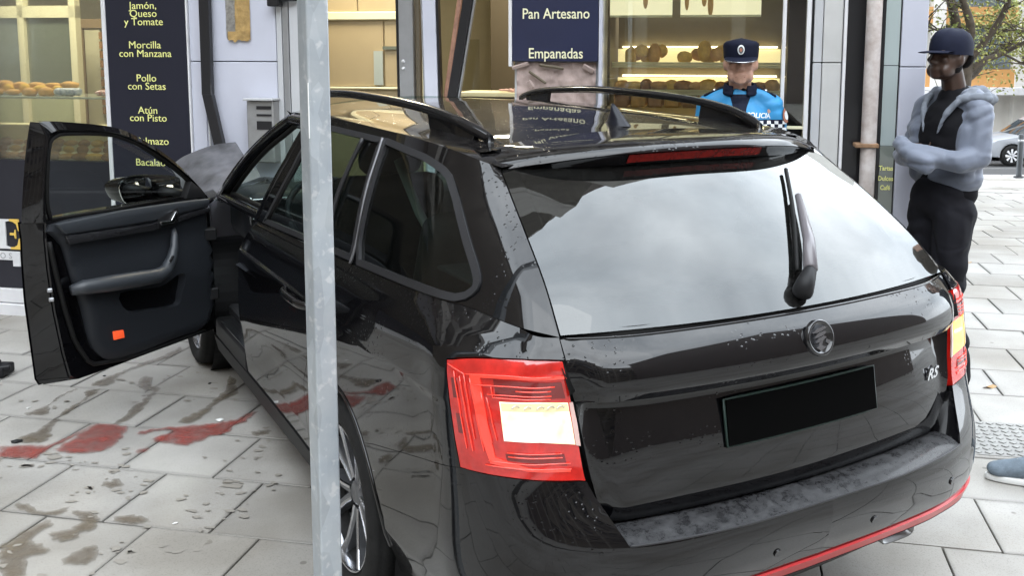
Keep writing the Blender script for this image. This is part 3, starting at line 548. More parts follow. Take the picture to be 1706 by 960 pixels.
# bent black bar in front of the white wall panels: straight above, kinked below
bl = empty('kinked_bar', tuple(fp(1.5,-.06,1.1)), 'black metal door bar, kinked at half height, leaning on the lilac wall panels', 'bar')
leaner('upper_bar', 1.515, 1.42, 1.513, 2.9, .064, .04, -.06, -.04, M_black, bl); leaner('lower_bar', 1.632, .98, 1.517, 1.425, .064, .04, -.10, -.062, M_black, bl)
leaner('lower_strip', 1.50, 1.02, 1.487, 1.40, .012, .02, -.02, -.02, M_panel2, bl)
# paper notice and sockets on the brown wall
nt_ = empty('paper_notice', tuple(fp(3.0,.1,1.7)), 'clear plastic sheet with a small white label hanging behind the leaning bars', 'notice')
fbox('sheet', 3.0, 3.165, .10, .104, 1.46, 1.755, glass('clear_sheet', (.86,.86,.82), 1.4), nt_); fbox('label', 3.0, 3.05, .094, .098, 1.675, 1.755, mat('paper', (.42,.38,.33), .7), nt_)
ct = empty('counter', tuple(fp(3.1,.6,G)), 'shop counter edge with a cloth on it seen behind the leaning bars', 'counter'); fbox('top', 2.9, 3.4, .55, .9, 1.40, 1.43, M_shelf, ct, .004); fbox('front', 2.92, 3.38, .6, .88, G, 1.4, M_brownw, ct)
bm = bmesh.new()
for i in range(4): add_box(bm, FM @ Matrix.Translation((3.2+.03*i,.6,1.443-.003*i)) @ Matrix.Rotation(.2*i,4,'Y'), (.07,.06,.012), .004)
cl = from_bm('cloth', bm, mat('pink_cloth', (.55,.33,.27), .8)); setk(cl, 'crumpled pink cloth lying on the counter edge behind the bars', 'cloth')
so = empty('wall_socket', tuple(fp(3.7,2.3,1.5)), 'row of three small white sockets on the dark brown wall', 'sockets')
for i in range(3): fbox('socket', 3.90+.045*i-.13, 3.928+.045*i-.13, 2.33, 2.348, 1.33, 1.362, M_creamf, so, .003)
# cream cabinet doors deep in the doorway
cb = empty('glazed_partition', tuple(fp(2.3,.9,G)), 'cream framed glazed partition with tan panels inside the doorway', 'partition')
for a, b, z0, z1 in ((1.7,2.585,1.90,1.955),(2.52,2.585,G,2.94),(1.7,2.585,1.43,1.445)): fbox('frame', a, b, .85, .91, z0, z1, M_creamf, cb, .004)
M_tan = mat('tan_panel', (.45,.36,.22), .3, noise_amt=.12, noise_scale=1.5, coat=.4)
for a, b, z0, z1 in ((1.75,2.285,1.45,1.895),(2.295,2.40,1.45,1.70),(2.41,2.515,1.45,1.895),(2.295,2.40,1.72,1.895),(1.75,2.10,1.96,2.9),(2.11,2.515,1.96,2.9),(1.75,2.51,G,1.425)): fbox('panel', a, b, .87, .89, z0, z1, M_tan, cb, .002)
fbox('rail', 2.285, 2.52, .855, .869, 1.70, 1.722, M_gg, cb); fbox('blue_pane', 2.22, 2.285, .855, .868, 1.46, 1.69, mat('frosted_pane', (.42,.46,.42), .15, coat=.5), cb)
# right display window
fbox('window_sill', 3.90, 5.03, -.02, .10, G, .62, M_char, B)
fbox('display_glass', 3.90, 4.885, .012, .02, .62, 2.9, M_shopg, B); fbox('display_glass', 4.90, 5.005, .012, .02, .62, 2.9, M_shopg, B)
for a, b, z0, z1, mm in ((4.877,4.897,.6,2.9,M_white),(5.002,5.026,.6,2.9,M_white),(4.897,5.002,1.27,1.285,M_creamf),(3.893,3.908,.6,2.9,M_white),(5.027,5.036,.6,2.9,M_black)): fbox('window_frame', a, b, -.012, .05, z0, z1, mm, B, .002)
fbox('side_wall', 4.93, 5.2, .40, 3.3, G, 2.94, M_char, B)
M_glowp = mat('glowing_shelf_panel', (.74,.66,.38), .4, emit=(1,.82,.42), emit_s=.7)  # glow put into the riser panels to brighten them, nothing lit behind
sh = empty('bread_shelving', tuple(fp(4.4,.4,G)), 'illuminated cream bread shelving behind the right shop window', 'shelving')
fbox('shelf_back', 3.92, 4.92, .62, .64, G, 2.9, mat('shelf_back_panel', (.20,.165,.105), .3, noise_amt=.2, noise_scale=2, coat=.4), sh)
for z0, z1 in ((1.615,1.705),(1.455,1.53),(1.20,1.26)):
    fbox('shelf_front', 3.92, 4.90, .30, .315, z0-.002, z0+.012, M_shelf, sh, .002); fbox('shelf', 3.92, 4.90, .30, .60, z0-.02, z0-.004, M_shelf, sh)
    fbox('riser_panel', 3.92, 4.90, .60, .612, z0-.002, z1, M_glowp, sh)
for z in (1.71,1.535,1.265):
    o = fbox('shelf_lamp', 3.95, 4.88, .585, .598, z+.002, z+.012, emis('shelf_light', (1,.86,.50), 6), sh)
# bread posters at the top of the right window
M_post = mat('glowing_poster_paper', (.76,.70,.47), .6, noise_amt=.08, noise_scale=8, emit=(1,.92,.62), emit_s=.6)  # paper given a glow of its own so the posters look lit
for a, b, lab in ((3.93,4.28,'left one of two cream bread posters above the right shelves'),(4.325,4.765,'right one of two cream bread posters above the right shelves')):
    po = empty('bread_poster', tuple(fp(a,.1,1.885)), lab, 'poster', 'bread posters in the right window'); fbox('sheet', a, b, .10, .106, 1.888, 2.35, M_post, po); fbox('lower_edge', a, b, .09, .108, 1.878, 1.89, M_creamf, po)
    for s_, z_, r_, h_ in (((a+.20,1.975,.014,.05),) if a < 4 else ((4.36,1.965,.012,.05),(4.455,1.975,.014,.04),(4.49,1.95,.016,.07),(4.55,1.99,.05,.012))):
        bm = bmesh.new(); bmesh.ops.create_uvsphere(bm, u_segments=12, v_segments=8, radius=1, matrix=Matrix.Translation(fp(s_,.097,z_)) @ FM.to_3x3().to_4x4() @ Matrix.Diagonal((r_,.004,h_,1))); from_bm('printed_loaf', bm, M_bread, po, smooth=True)
def loaf(name, s, n, z, rx, ry, rz, m, label, group, rot=0, cat='bread'):
    bm = bmesh.new(); bmesh.ops.create_icosphere(bm, subdivisions=2, radius=1)
    for v in bm.verts: v.co = v.co*(1+.14*noise.noise(v.co*1.7+Vector((s*9,z*5,n*7))))
    bmesh.ops.transform(bm, verts=bm.verts, matrix=FM.to_3x3().to_4x4() @ Matrix.Rotation(rot,4,'Z') @ Matrix.Diagonal((rx,ry,rz,1)))
    o = from_bm(name, bm, m, smooth=True); o.location = fp(s,n,z); setk(o, label, cat, group)
for i, s in enumerate((4.02,4.05,4.085,4.12,4.16,4.20,4.34,4.42,4.455,4.49,4.525,4.56,4.59)):
    loaf('pastry', s, .40+.05*(i % 2), 1.655+.018*(i % 3), .036, .05, .040 if i % 4 else .068, (M_bread2, M_bread, M_bread2)[i % 3], 'golden pastry in the row on the upper lit shelf of the right window', 'pastries on the upper right shelf', rot=i*.7, cat='pastry')
for i in range(13):
    s = 3.97+.073*i; loaf('bread_loaf', s, .40, 1.485, (.048,.075,.036,.06)[i % 4], (.09,.05,.08)[i % 3], (.036,.028,.046,.03,.04)[i % 5], (M_bread, M_bread2, M_bread3)[i % 3], 'crusty loaf in the row on the lower lit shelf of the right window', 'loaves on the lower right shelf', rot=.3*math.sin(i*5))
for i in range(9): fbox('bread_crate', 3.93+.10*i, 4.02+.10*i, .32, .5, 1.36, 1.45, M_bread if i % 2 else mat('crate_wood', (.50,.28,.14), .6, noise_amt=.3), None, .01); setk(bpy.context.scene.objects[-1] if False else COL.objects[-1], 'orange brown box of bread in the row below the lower lit shelf', 'box', 'boxes of bread behind the roof rail')
# left display: shelves, pastries, back cabinet
ls = empty('display_counter', tuple(fp(0,.3,G)), 'glass pastry display with two shelves in the left shop window', 'display')
fbox('upper_shelf', -5, .79, .10, .62, 1.375, 1.389, mat('green_glass_shelf', (.50,.56,.46), .1, coat=.5), ls, .002); fbox('lower_shelf', -5, .79, .06, .62, .955, .975, M_shelf, ls)
fbox('counter_back', -5, .79, .62, .66, G, 1.13, M_shelf, ls); fbox('counter_top', -5, .79, .60, .72, 1.13, 1.165, M_shelf, ls, .004)
bc = empty('back_cabinet', tuple(fp(0,1.6,G)), 'green grey glass doors in a cream frame behind the left display', 'cabinet')
for a, b in ((-1.11,-1.05),(-.635,-.575),(-1.72,-1.66)): fbox('frame', a, b, 1.55, 1.62, G, 2.9, M_creamf, bc, .004)
fbox('frame', -3, -.575, 1.55, 1.618, 1.955, 2.05, M_creamf, bc)
for a, b in ((-2.4,-1.72),(-1.66,-1.11),(-1.05,-.635)):
    fbox('door_pane', a, b, 1.585, 1.60, 1.38, 1.97, M_gg, bc); fbox('door_pane', a, b, 1.585, 1.60, G, 1.375, mat('pale_green_pane', (.40,.42,.27), .3, coat=.4), bc)
wd = empty('inner_door', tuple(fp(-.75,2.1,G)), 'wooden inner doorway with a pale door left of the menu sign', 'door')
for a, b, z0, z1 in ((-.93,-.86,G,1.95),(-.93,-.1,1.88,1.96),(-.655,-.59,G,1.88),(-.15,-.1,G,1.88)): fbox('frame', a, b, 2.0, 2.08, z0, z1, M_wood, wd, .006)
fbox('door_leaf', -.85, -.70, 2.02, 2.06, G, 1.90, M_creamf, wd, .004)
for i in range(9): fbox('curtain_bead', -.69, -.665, 1.99, 2.005, 1.15+.08*i, 1.21+.08*i, M_bread3, wd)
random.seed(3)
for i in range(30):
    s = -.95+.042*i; mm = (M_bread, M_bread2, M_bread)[i % 3]
    loaf('pastry', s, .22+.06*(i % 3), 1.412+.020*(i % 3), (.046,.060,.038,.05)[i % 4], (.05,.035,.06)[i % 3], (.026,.020,.034,.024,.03)[i % 5], mm, 'flat golden pastry in the row on the upper shelf of the left window', 'pastries on the upper left shelf', rot=i*1.3, cat='pastry')
M_blue = mat('blue_wrapping', (.16,.26,.40), .3, noise_amt=.6, noise_scale=25, col2=(.7,.72,.75)); M_pinkw = mat('pink_white_wrapping', (.70,.66,.62), .35, noise_amt=.5, noise_scale=30, col2=(.55,.18,.16))
for i in range(5): loaf('wrapped_pastry', .30+.034*i, .2, 1.418, .026, .05, .026, M_blue, 'pastry in blue and white wrapping on the upper left shelf', 'blue wrapped pastries', rot=i, cat='pastry')
for i in range(6): loaf('wrapped_pastry', .60+.032*i, .2, 1.412, .026, .05, .020, M_pinkw, 'pastry in pink and white wrapping on the upper left shelf', 'pink wrapped pastries', rot=i, cat='pastry')
for i in range(46):
    s = -.75+.034*i; loaf('croissant', s, .14+.11*(i % 3), 1.0+.022*(i % 3)+.010*((i*7) % 3), (.045,.06,.036,.05,.04)[i % 5], (.06,.035,.05)[i % 3], (.026,.02,.032,.024)[i % 4], (M_bread3, M_bread, M_bread3, M_bread2)[i % 4], 'brown croissant in the heap on the lower shelf of the left window', 'croissants on the lower left shelf', rot=i*1.9, cat='pastry')
jr = empty('jar', tuple(fp(.6,.3,1.0)), 'blue grey jar standing behind the croissants in the left window', 'jar'); bm = bmesh.new(); bmesh.ops.create_cone(bm, cap_ends=True, segments=16, radius1=.055, radius2=.05, depth=.13, matrix=Matrix.Translation(fp(.62,.45,1.06))); from_bm('body', bm, mat('blue_grey_ceramic', (.10,.15,.16), .3), jr, angle=40)
bm = bmesh.new(); bmesh.ops.create_cone(bm, cap_ends=True, segments=16, radius1=.045, radius2=.03, depth=.03, matrix=Matrix.Translation(fp(.62,.45,1.14))); from_bm('lid', bm, M_black, jr, angle=40)

def name_ends(word, first, last):
    o_ = [o for o in COL.objects if o.get('label') == word]
    if len(o_) > 1: o_[0]['label'] = first; o_[-1]['label'] = last
name_ends('golden pastry in the row on the upper lit shelf of the right window', 'leftmost golden pastry on the upper lit shelf of the right window', 'golden pastry nearest the officer on the upper lit shelf')
name_ends('crusty loaf in the row on the lower lit shelf of the right window', 'crusty loaf beside the bread sign on the lower lit shelf', 'crusty loaf at the window post end of the lower lit shelf')
name_ends('brown croissant in the heap on the lower shelf of the left window', 'croissant at the far left end of the lower shelf', 'croissant beside the menu sign on the lower shelf')
name_ends('flat golden pastry in the row on the upper shelf of the left window', 'golden pastry at the far left end of the upper shelf', 'last golden pastry before the blue wrapped ones on the upper shelf')
# ---------------------------------------------------------------- signs
def fsheet(name, s0, s1, z0, z1, n0, n1, m, parent, lean=0): return fbox(name, s0, s1, n0, n1, z0, z1, m, parent, .002)
ms = empty('menu_sign', tuple(fp(1.1,-.03,1.5)), 'tall dark sign listing savoury fillings in pale yellow letters', 'sign')
fsheet('board', .829, 1.366, .52, 2.9, -.030, -.006, M_navy if False else mat('black_navy_board', (.018,.019,.030), .4, coat=.15), ms)
fbox('board_edge', .818, .828, -.034, -.004, .5, 2.9, M_white, ms, .002)
for s, z in (('Jamón,',1.937),('Queso',1.889),('y Tomate',1.839),('Morcilla',1.699),('con Manzana',1.647),('Pollo',1.497),('con Setas',1.447),('Atún',1.299),('con Pisto',1.252),('Chorizo',1.172),('Palmazo',1.108),('Bacalao',.975)):
    if s == 'Chorizo': continue
    ftext('lettering', s, .063, 1.088 if s not in ('Palmazo','Bacalao') else (1.222 if s == 'Palmazo' else .985), z, M_yell, ms, -.0325, bold=0, sx=1.08, align='CENTER' if s not in ('Palmazo','Bacalao') else ('RIGHT' if s == 'Palmazo' else 'LEFT'))
ps_ = empty('bread_sign', tuple(fp(3.6,-.03,1.7)), 'navy blue sign with cream letters beside the right shop window', 'sign')
fbox('board', 3.395, 3.885, -.045, -.02, 1.630, 2.9, M_navy, ps_, .002); fbox('side_strip', 3.375, 3.394, -.05, .0, 1.60, 2.9, M_white, ps_, .002); fbox('side_strip', 3.888, 3.908, -.05, .0, G, 2.9, M_panel, ps_, .002)
ftext('lettering', 'Pan Artesano', .082, 3.645, 1.868, M_crm, ps_, -.048, bold=.0006, sx=.86); ftext('lettering', 'Empanadas', .082, 3.645, 1.648, M_crm, ps_, -.048, bold=.0006, sx=.86); ftext('lettering', 'Pasteles', .082, 3.645, 2.09, M_crm, ps_, -.048, bold=.0006, sx=.86)
# pillar with its cladding torn off below the bread sign
pl = empty('damaged_pillar', tuple(fp(3.6,0,G)), 'pillar with torn pinkish plaster below the navy bread sign', 'pillar')
fbox('core', 3.40, 3.888, 0, .33, G, 2.9, M_panel2, pl)
NN = 46; V = []
for j in range(NN):
    for i in range(NN):
        s = 3.415+.455*i/(NN-1); z = .9+.725*j/(NN-1); h = -.012-.022*max(0, noise.fractal(Vector((s*9,z*9,2)), 1, 2, 5))-.010*noise.noise((s*30,z*30,4))
        V.append(fp(s, h, z))
mesh('torn_plaster', V, grid_faces(NN, NN), M_plaster, pl, smooth=True)
for i, (s, z, w, h, a) in enumerate(((3.44,1.605,.10,.022,-.3),(3.62,1.60,.14,.018,.15),(3.83,1.59,.07,.03,.5),(3.54,1.54,.12,.016,.6),(3.50,1.50,.05,.03,1.0))):
    bm = bmesh.new(); add_box(bm, FM @ Matrix.Translation((s,-.035,z)) @ Matrix.Rotation(a,4,'Y') @ Matrix.Rotation(.4,4,'X'), (w,.012,h), .004); from_bm('hanging_flake', bm, (M_plaster, M_brownw)[i % 2], pl)
# foil and brown tape on the wall, metal box, black bracket
tp = empty('taped_patch', tuple(fp(1.7,-.02,1.8)), 'strip of foil and brown packing tape stuck on the wall panel', 'tape')
def crumple(name, s0, s1, z0, z1, n0, amp, m, par, nx=14, nzz=14, seed=0, rag=.02):
    V = []
    for j in range(nzz):
        for i in range(nx):
            s = s0+(s1-s0)*i/(nx-1); z = z0+(z1-z0)*j/(nzz-1)
            if j == 0: z += rag*noise.noise((s*40,seed,0))
            V.append(fp(s, n0-amp*abs(noise.noise((s*25,z*25,seed))), z))
    return mesh(name, V, grid_faces(nx, nzz), m, par, smooth=True)
crumple('foil', 1.628, 1.69, 1.765, 2.9, -.016, .012, M_foil, tp, 10, 90, 1); crumple('brown_tape', 1.688, 1.785, 1.755, 2.9, -.018, .01, M_kraft, tp, 12, 90, 2); crumple('brown_flap', 1.64, 1.78, 1.745, 1.80, -.024, .014, M_kraft, tp, 14, 8, 3)
br = empty('door_closer', tuple(fp(1.96,-.05,1.97)), 'small black bracket fixed above the wall panels beside the post', 'bracket'); fbox('body', 1.925, 2.0, -.08, -.02, 1.945, 2.0, M_black, br, .006); fbox('arm', 1.99, 2.10, -.06, -.03, 1.975, 2.0, M_black, br, .004)
mb = empty('letter_box', tuple(fp(1.86,-.1,1.2)), 'grey metal letter box with a slot on the lilac wall', 'letter box')
fbox('body', 1.785, 1.955, -.10, -.012, 1.02, 1.392, mat('galvanised_grey', (.30,.30,.30), .5, metal=.3, noise_amt=.25), mb, .006); fbox('hood', 1.775, 1.965, -.125, -.012, 1.392, 1.406, M_panel2, mb, .003)
for z, h in ((1.34,.02),(1.30,.012),(1.22,.05)): fbox('slot', 1.85, 1.945, -.104, -.098, z, z+h, M_black, mb)
# letters on the stall riser
es = empty('shop_name', tuple(fp(0,-.02,.5)), 'large white and gold serif letter E on the charcoal panel, with a white strip below', 'lettering')
def fpoly(name, poly, n0, n1, m, par): return prism(name, poly, lambda p: fp(p[0], n0, p[1]), lambda p: fp(p[0], n1, p[1]), m, par)
fpoly('letter_stem', [(-.135,.595),(.035,.595),(.035,.585),(.005,.578),(.005,.418),(.035,.410),(.035,.400),(-.135,.400),(-.135,.41),(-.105,.418),(-.105,.578),(-.135,.585)], -.014, -.006, M_white, es)
fpoly('letter_arm', [(.035,.597),(.105,.597),(.108,.520),(.098,.520),(.085,.565),(.06,.580),(.035,.584)], -.013, -.006, M_gold, es); fpoly('letter_arm', [(.035,.506),(.066,.506),(.072,.528),(.078,.528),(.078,.470),(.072,.470),(.066,.491),(.035,.491)], -.013, -.006, M_gold, es); fpoly('letter_arm', [(.035,.398),(.108,.398),(.112,.47),(.10,.47),(.085,.425),(.06,.412),(.035,.411)], -.013, -.006, M_gold, es)
fbox('strip', -1.2, .098, -.013, -.006, .325, .383, M_white, es); fbox('strip_end', .045, .098, -.0128, -.006, .285, .324, M_white, es); [ftext('lettering', c_, .055, x_, .335, mat('grey_print', (.35,.35,.36), .5), es, -.0145) for c_, x_ in (('O', -.025), ('S', .03))]
# right end: panels, dark gap, corner pier, glass strip with print
fbox('wall_backing', 5.03, 5.60, .02, .35, G-.1, 3.1, M_char, B)
for z0, z1 in ((G-.02,1.627),(1.632,2.9)): fbox('wall_panel', 5.040, 5.085, -.02, .02, z0, z1, M_panel2, B, .003); fbox('wall_panel', 5.089, 5.188, -.015, .02, z0, z1, mat('wall_panel_pale', (.56,.56,.55), .5, noise_amt=.15, noise_scale=3), B, .003)
fbox('metal_edge', 5.192, 5.209, -.03, .02, G, 2.9, M_white, B, .002); fbox('black_recess', 5.212, 5.40, -.006, .02, G, 2.9, M_black, B)
fbox('pier_edge', 5.383, 5.40, -.035, .0, G, 2.9, M_black, B, .002)
gp = empty('glass_info_panel', tuple(fp(5.44,-.02,G)), 'narrow grey green glass panel with three faint yellow lines of print', 'panel')
fbox('pane', 5.402, 5.474, -.03, -.012, G, 1.19, mat('grey_green_glass', (.17,.19,.17), .15, coat=.6), gp, .001); fbox('pane', 5.402, 5.474, -.03, -.012, 1.193, 1.615, mat('pale_green_glass', (.36,.42,.42), .2, coat=.6), gp); fbox('pane', 5.402, 5.474, -.03, -.012, 1.619, 2.9, bpy.data.materials['pale_green_glass'], gp)
for s, z in (('Tartas',1.06),('Dulces',1.005),('Café',.955)): ftext('lettering', s, .035, 5.437, z, M_yell, gp, -.0315, sx=.8, bold=.001)
fbox('pier_gap', 5.475, 5.481, -.02, .0, G, 2.9, M_black, B)
for z0, z1 in ((G-.02,1.607),(1.612,2.9)): fbox('corner_panel', 5.483, 5.612, -.03, .35, z0, z1, M_panel, B, .003)
dpz = empty('downpipe', tuple(fp(5.335,-.08,G)), 'weathered white downpipe held by a rusty clamp', 'pipe')
tube('pipe', [fp(5.336,-.075,z) for z in (G,.6,1.2,1.8,2.9)], .040, M_pipe, dpz, 20); fbox('clamp', 5.262, 5.384, -.125, -.02, 1.186, 1.208, M_rust, dpz, .004)
# shop lamps (the shop is lit) and building above
for s, n, w, e in ((-1.2,.9,1.6,14),(.2,.9,1.2,15),(3.1,1.5,.5,14),(4.4,1.2,.8,26),(2.2,.5,.3,15)):
    la_ = bpy.data.lights.new('shop_lamp', 'AREA'); la_.energy = e*2.2; la_.color = (1,.91,.70); la_.shape = 'RECTANGLE'; la_.size = w; la_.size_y = .4
    lo = bpy.data.objects.new('shop_lamp', la_); COL.objects.link(lo); lo.location = fp(s, n, 2.86); lo.rotation_euler = (0,0,ang)
fbox('fascia', -12, 5.61, -.05, .4, 3.0, 3.9, mat('fascia_grey', (.25,.25,.27), .5), B)
M_brick = mat('flat_brick', (.19,.155,.138), .8, noise_amt=.2, noise_scale=3); M_bal = mat('balcony_slab', (.50,.48,.45), .8, noise_amt=.2); M_rail = mat('balcony_rail', (.12,.11,.11), .5); M_dglass = mat('dark_window_glass', (.03,.035,.04), .06, coat=1); M_ivory = mat('ivory_render', (.24,.205,.165), .85, noise_amt=.15)
fbox('upper_wall', -12, 5.61, .0, 12, 3.9, 19, M_brick, B)
wbm = bmesh.new(); add_box(wbm, FM.to_3x3().to_4x4(), (1.5,.08,1.5), 0); wme = bpy.data.meshes.new('window'); wbm.to_mesh(wme); wbm.free(); wme.materials.append(M_dglass)
bbm = bmesh.new(); add_box(bbm, FM.to_3x3().to_4x4() @ Matrix.Translation((0,-.45,-1.05)), (3.4,.9,.16), 0)
add_box(bbm, FM.to_3x3().to_4x4() @ Matrix.Translation((0,-.88,-.5)), (3.4,.05,.95), 0)
for q in (-1.68, 1.68): add_box(bbm, FM.to_3x3().to_4x4() @ Matrix.Translation((q,-.45,-.5)), (.05,.86,.95), 0)
bme = bpy.data.meshes.new('balcony'); bbm.to_mesh(bme); bbm.free(); bme.materials.append(M_bal)
for fl in range(5):
    for k in range(4):
        for me_, nm in ((wme,'window'),(bme,'balcony')):
            o = bpy.data.objects.new(nm, me_); COL.objects.link(o); o.parent = B; o.location = tuple(fp(3.6-4.2*k, -.01, 5.4+2.9*fl)-org(B))
# ---------------------------------------------------------------- buildings across the square (behind the camera, seen in reflections) and across the street
M_fac2 = mat('pale_facade_pier', (.40,.36,.31), .8)
def block(loc_lat, dist, w, dep_, h, zb, m, label, nfl, nwin, rot=0, name='apartment_block', bands=None):
    """a plain block of flats; windows are separate parts; its front faces the shop"""
    root = empty(name, tuple(at(loc_lat, dist, zb)), label, 'building')
    a = math.atan2(RT[1], RT[0])+rot; MM = Matrix.Translation(at(loc_lat, dist, zb)) @ Matrix.Rotation(a,4,'Z')
    box('wall', (-w/2,0,0), (w/2,dep_,h), m, root, M=MM)
    box('roof', (-w/2-.3,-.3,h), (w/2+.3,dep_+.3,h+.5), M_bal, root, M=MM)
    wm_ = bmesh.new(); add_box(wm_, Matrix(), (1.5,.1,1.6), 0); me1 = bpy.data.meshes.new('window'); wm_.to_mesh(me1); wm_.free(); me1.materials.append(M_dglass)
    b_ = bmesh.new(); add_box(b_, Matrix.Translation((0,-.5,0)), (w/nwin*.75,1.0,.18), 0); add_box(b_, Matrix.Translation((0,-.98,.5)), (w/nwin*.75,.06,.9), 0); me2 = bpy.data.meshes.new('balcony'); b_.to_mesh(me2); b_.free(); me2.materials.append(M_ivory)
    for f in range(nfl+1):
        z = 4.1+(h-5)/nfl*f
        if z < h: box('floor_band', (-w/2-.02,-.12,z), (w/2+.02,.0,z+.35), M_bal, root, M=MM)
    for k in range(nwin+1): box('pilaster', (-w/2+w/nwin*k-.25,-.08,0), (-w/2+w/nwin*k+.25,.0,h), M_fac2, root, M=MM)
    for f in range(nfl):
        for k in range(nwin):
            x = -w/2+w/nwin*(k+.5); z = 4.6+(h-5)/nfl*f
            o = bpy.data.objects.new('window', me1); COL.objects.link(o); o.parent = root; o.location = (Matrix.Rotation(a,4,'Z') @ Vector((x,-.03,z+.9))); o.rotation_euler = (0,0,a)
            if (k+f) % 2 == 0 or nfl < 5: 
                o = bpy.data.objects.new('balcony', me2); COL.objects.link(o); o.parent = root; o.location = (Matrix.Rotation(a,4,'Z') @ Vector((x,-.01,z-.1))); o.rotation_euler = (0,0,a)
    return root
# behind the camera: fronts face +FW, so rotate by 180 degrees
block(-14, -25, 26, 12, 20, G, M_brick, 'brick apartment block across the square to the left behind the viewer', 5, 7, PI)
block(15, -28, 32, 12, 19, G, M_ivory, 'ivory apartment block across the square to the right behind the viewer', 4, 8, PI)
block(-22, -4, 34, 12, 15, G, M_ivory, 'long apartment block along the left side of the square', 4, 9, -PI/2)
block(36, 30, 26, 12, 14, -2, M_ivory, 'added ivory apartment block out of view at the far right across the street', 3, 7, .6)  # unseen block added to keep some light off the right pavement
block(29, -9, 26, 12, 19, G, M_brick, 'brick apartment block along the right side of the square', 5, 7, PI/2)
# across the street
bg_ = empty('office_block', tuple(at(24,42,-2.5)), 'pale building with orange bands and wide windows across the street', 'building')
Ma = Matrix.Translation(at(24,42,-2.5)) @ Matrix.Rotation(math.atan2(RT[1],RT[0]),4,'Z')
M_orange = mat('orange_band', (.52,.27,.09), .7, noise_amt=.15, noise_scale=2); M_pale = mat('pale_render', (.62,.60,.56), .8, noise_amt=.12, noise_scale=1.5); M_win = mat('office_window', (.14,.17,.19), .12, coat=.8, noise_amt=.5, noise_scale=.8)
box('wall', (-22,.3,0), (30,14,26), M_pale, bg_, M=Ma)
for z0 in (2.85,5.55,8.25): box('orange_band', (-22,.0,z0), (30,.35,z0+.78), M_orange, bg_, M=Ma)
box('canopy', (-22,-.9,2.55), (30,.3,2.85), M_white, bg_, M=Ma)
for k in range(14): box('pillar', (-22+3.7*k,-.05,0), (-21.45+3.7*k,.32,13), M_pale, bg_, M=Ma)
for k in range(13):
    for z0 in (3.65,6.35,9.05):
        o = box('window', (-21.4+3.7*k,.22,z0), (-18.4+3.7*k,.32,z0+1.85), M_win, bg_, M=Ma); 
        if 5 < k < 13: box('window_blind', (-21.3+3.7*k,.16,z0+1.2), (-18.5+3.7*k,.215,z0+1.8), M_white if k % 2 else M_pale, bg_, M=Ma)
    box('shop_opening', (-21.2+3.7*k,.24,0), (-18.6+3.7*k,.34,2.5), mat('brown_shutter', (.30,.20,.15), .6) if k % 3 == 0 else (M_pale if k % 3 == 1 else M_black), bg_, M=Ma)
# bollard
bo = empty('bollard', tuple(at(8.59,17.2,gz(17.2))), 'slim dark grey bollard at the edge of the street', 'bollard')
tube('post', [at(8.59,17.2,gz(17.2)+z) for z in (-.05,.05,.78,.80)], [.06,.05,.05,.035], mat('dark_grey_steel', (.06,.065,.07), .45, metal=.5), bo, 14); tube('collar', [at(8.59,17.2,gz(17.2)+z) for z in (.66,.70)], .056, M_alu, bo, 14)
tube('base_ring', [at(8.59,17.2,gz(17.2)+z) for z in (.0,.03)], .09, M_black, bo, 14)
# street tree
def leaf_mat():
    return mat('tree_leaves', (.34,.31,.07), .6, noise_amt=.5, noise_scale=1.2, col2=(.13,.19,.05))
M_leaf = leaf_mat(); M_bark = mat('tree_bark', (.10,.08,.06), .9, noise_amt=.4, noise_scale=14, bump=1, bump_scale=30)
te = empty('street_tree', tuple(at(5.9,13,gz(13))), 'bare-limbed street tree with thin yellow green autumn leaves', 'tree')
def LZ(l, z, d=13): return at(l, d, z)
tips = []; bmT = []
limbs = [([LZ(5.72,gz(13)-.1),LZ(5.70,.5),LZ(5.66,1.2),LZ(5.68,1.70)],[.15,.12,.105,.09]),
 ([LZ(5.68,1.65),LZ(5.58,2.0,13.05),LZ(5.45,2.5,13.1),LZ(5.2,3.4,13.4)],[.085,.07,.06,.04]),
 ([LZ(5.68,1.68),LZ(5.62,2.1,12.8),LZ(5.42,2.45,12.7),LZ(4.9,3.1,12.5)],[.07,.055,.045,.02]),
 ([LZ(5.69,1.60),LZ(5.85,1.85,12.9),LZ(6.02,2.2,12.8),LZ(6.12,2.6,12.7),LZ(6.35,3.4,12.6)],[.06,.045,.04,.035,.015]),
 ([LZ(5.69,1.45),LZ(5.9,1.62),LZ(6.15,1.70),LZ(6.5,1.86),LZ(7.1,2.1)],[.055,.042,.036,.03,.012]),
 ([LZ(5.69,1.35),LZ(5.95,1.48,13.2),LZ(6.3,1.78,13.4),LZ(6.8,2.05,13.6)],[.045,.032,.028,.012]),
 ([LZ(5.85,1.85),LZ(5.95,1.95),LZ(6.3,2.02),LZ(6.7,2.0)],[.025,.02,.015,.008]),
 ([LZ(6.15,1.70),LZ(6.4,1.6),LZ(6.6,1.5)],[.02,.014,.006]),([LZ(5.45,2.5,13.1),LZ(5.7,2.8),LZ(6.0,3.3)],[.03,.02,.01]),([LZ(5.62,2.1),LZ(5.3,2.0),LZ(5.0,2.15)],[.025,.015,.008])]
V = []; F = []
for P, R_ in limbs:
    Q = smooth_poly(P, 4, False); Rr = np.interp(np.linspace(0,1,len(Q)), np.linspace(0,1,len(R_)), R_)
    Q = [q+np.array([noise.noise(Vector(q*3)),noise.noise(Vector(q*3+5)),noise.noise(Vector(q*3+9))])*.03 for q in Q]
    v, f = tube_geo(Q, Rr, 8); k = len(V); V += v; F += [tuple(i+k for i in g) for g in f]; tips += list(Q[len(Q)//2:])
tw = []
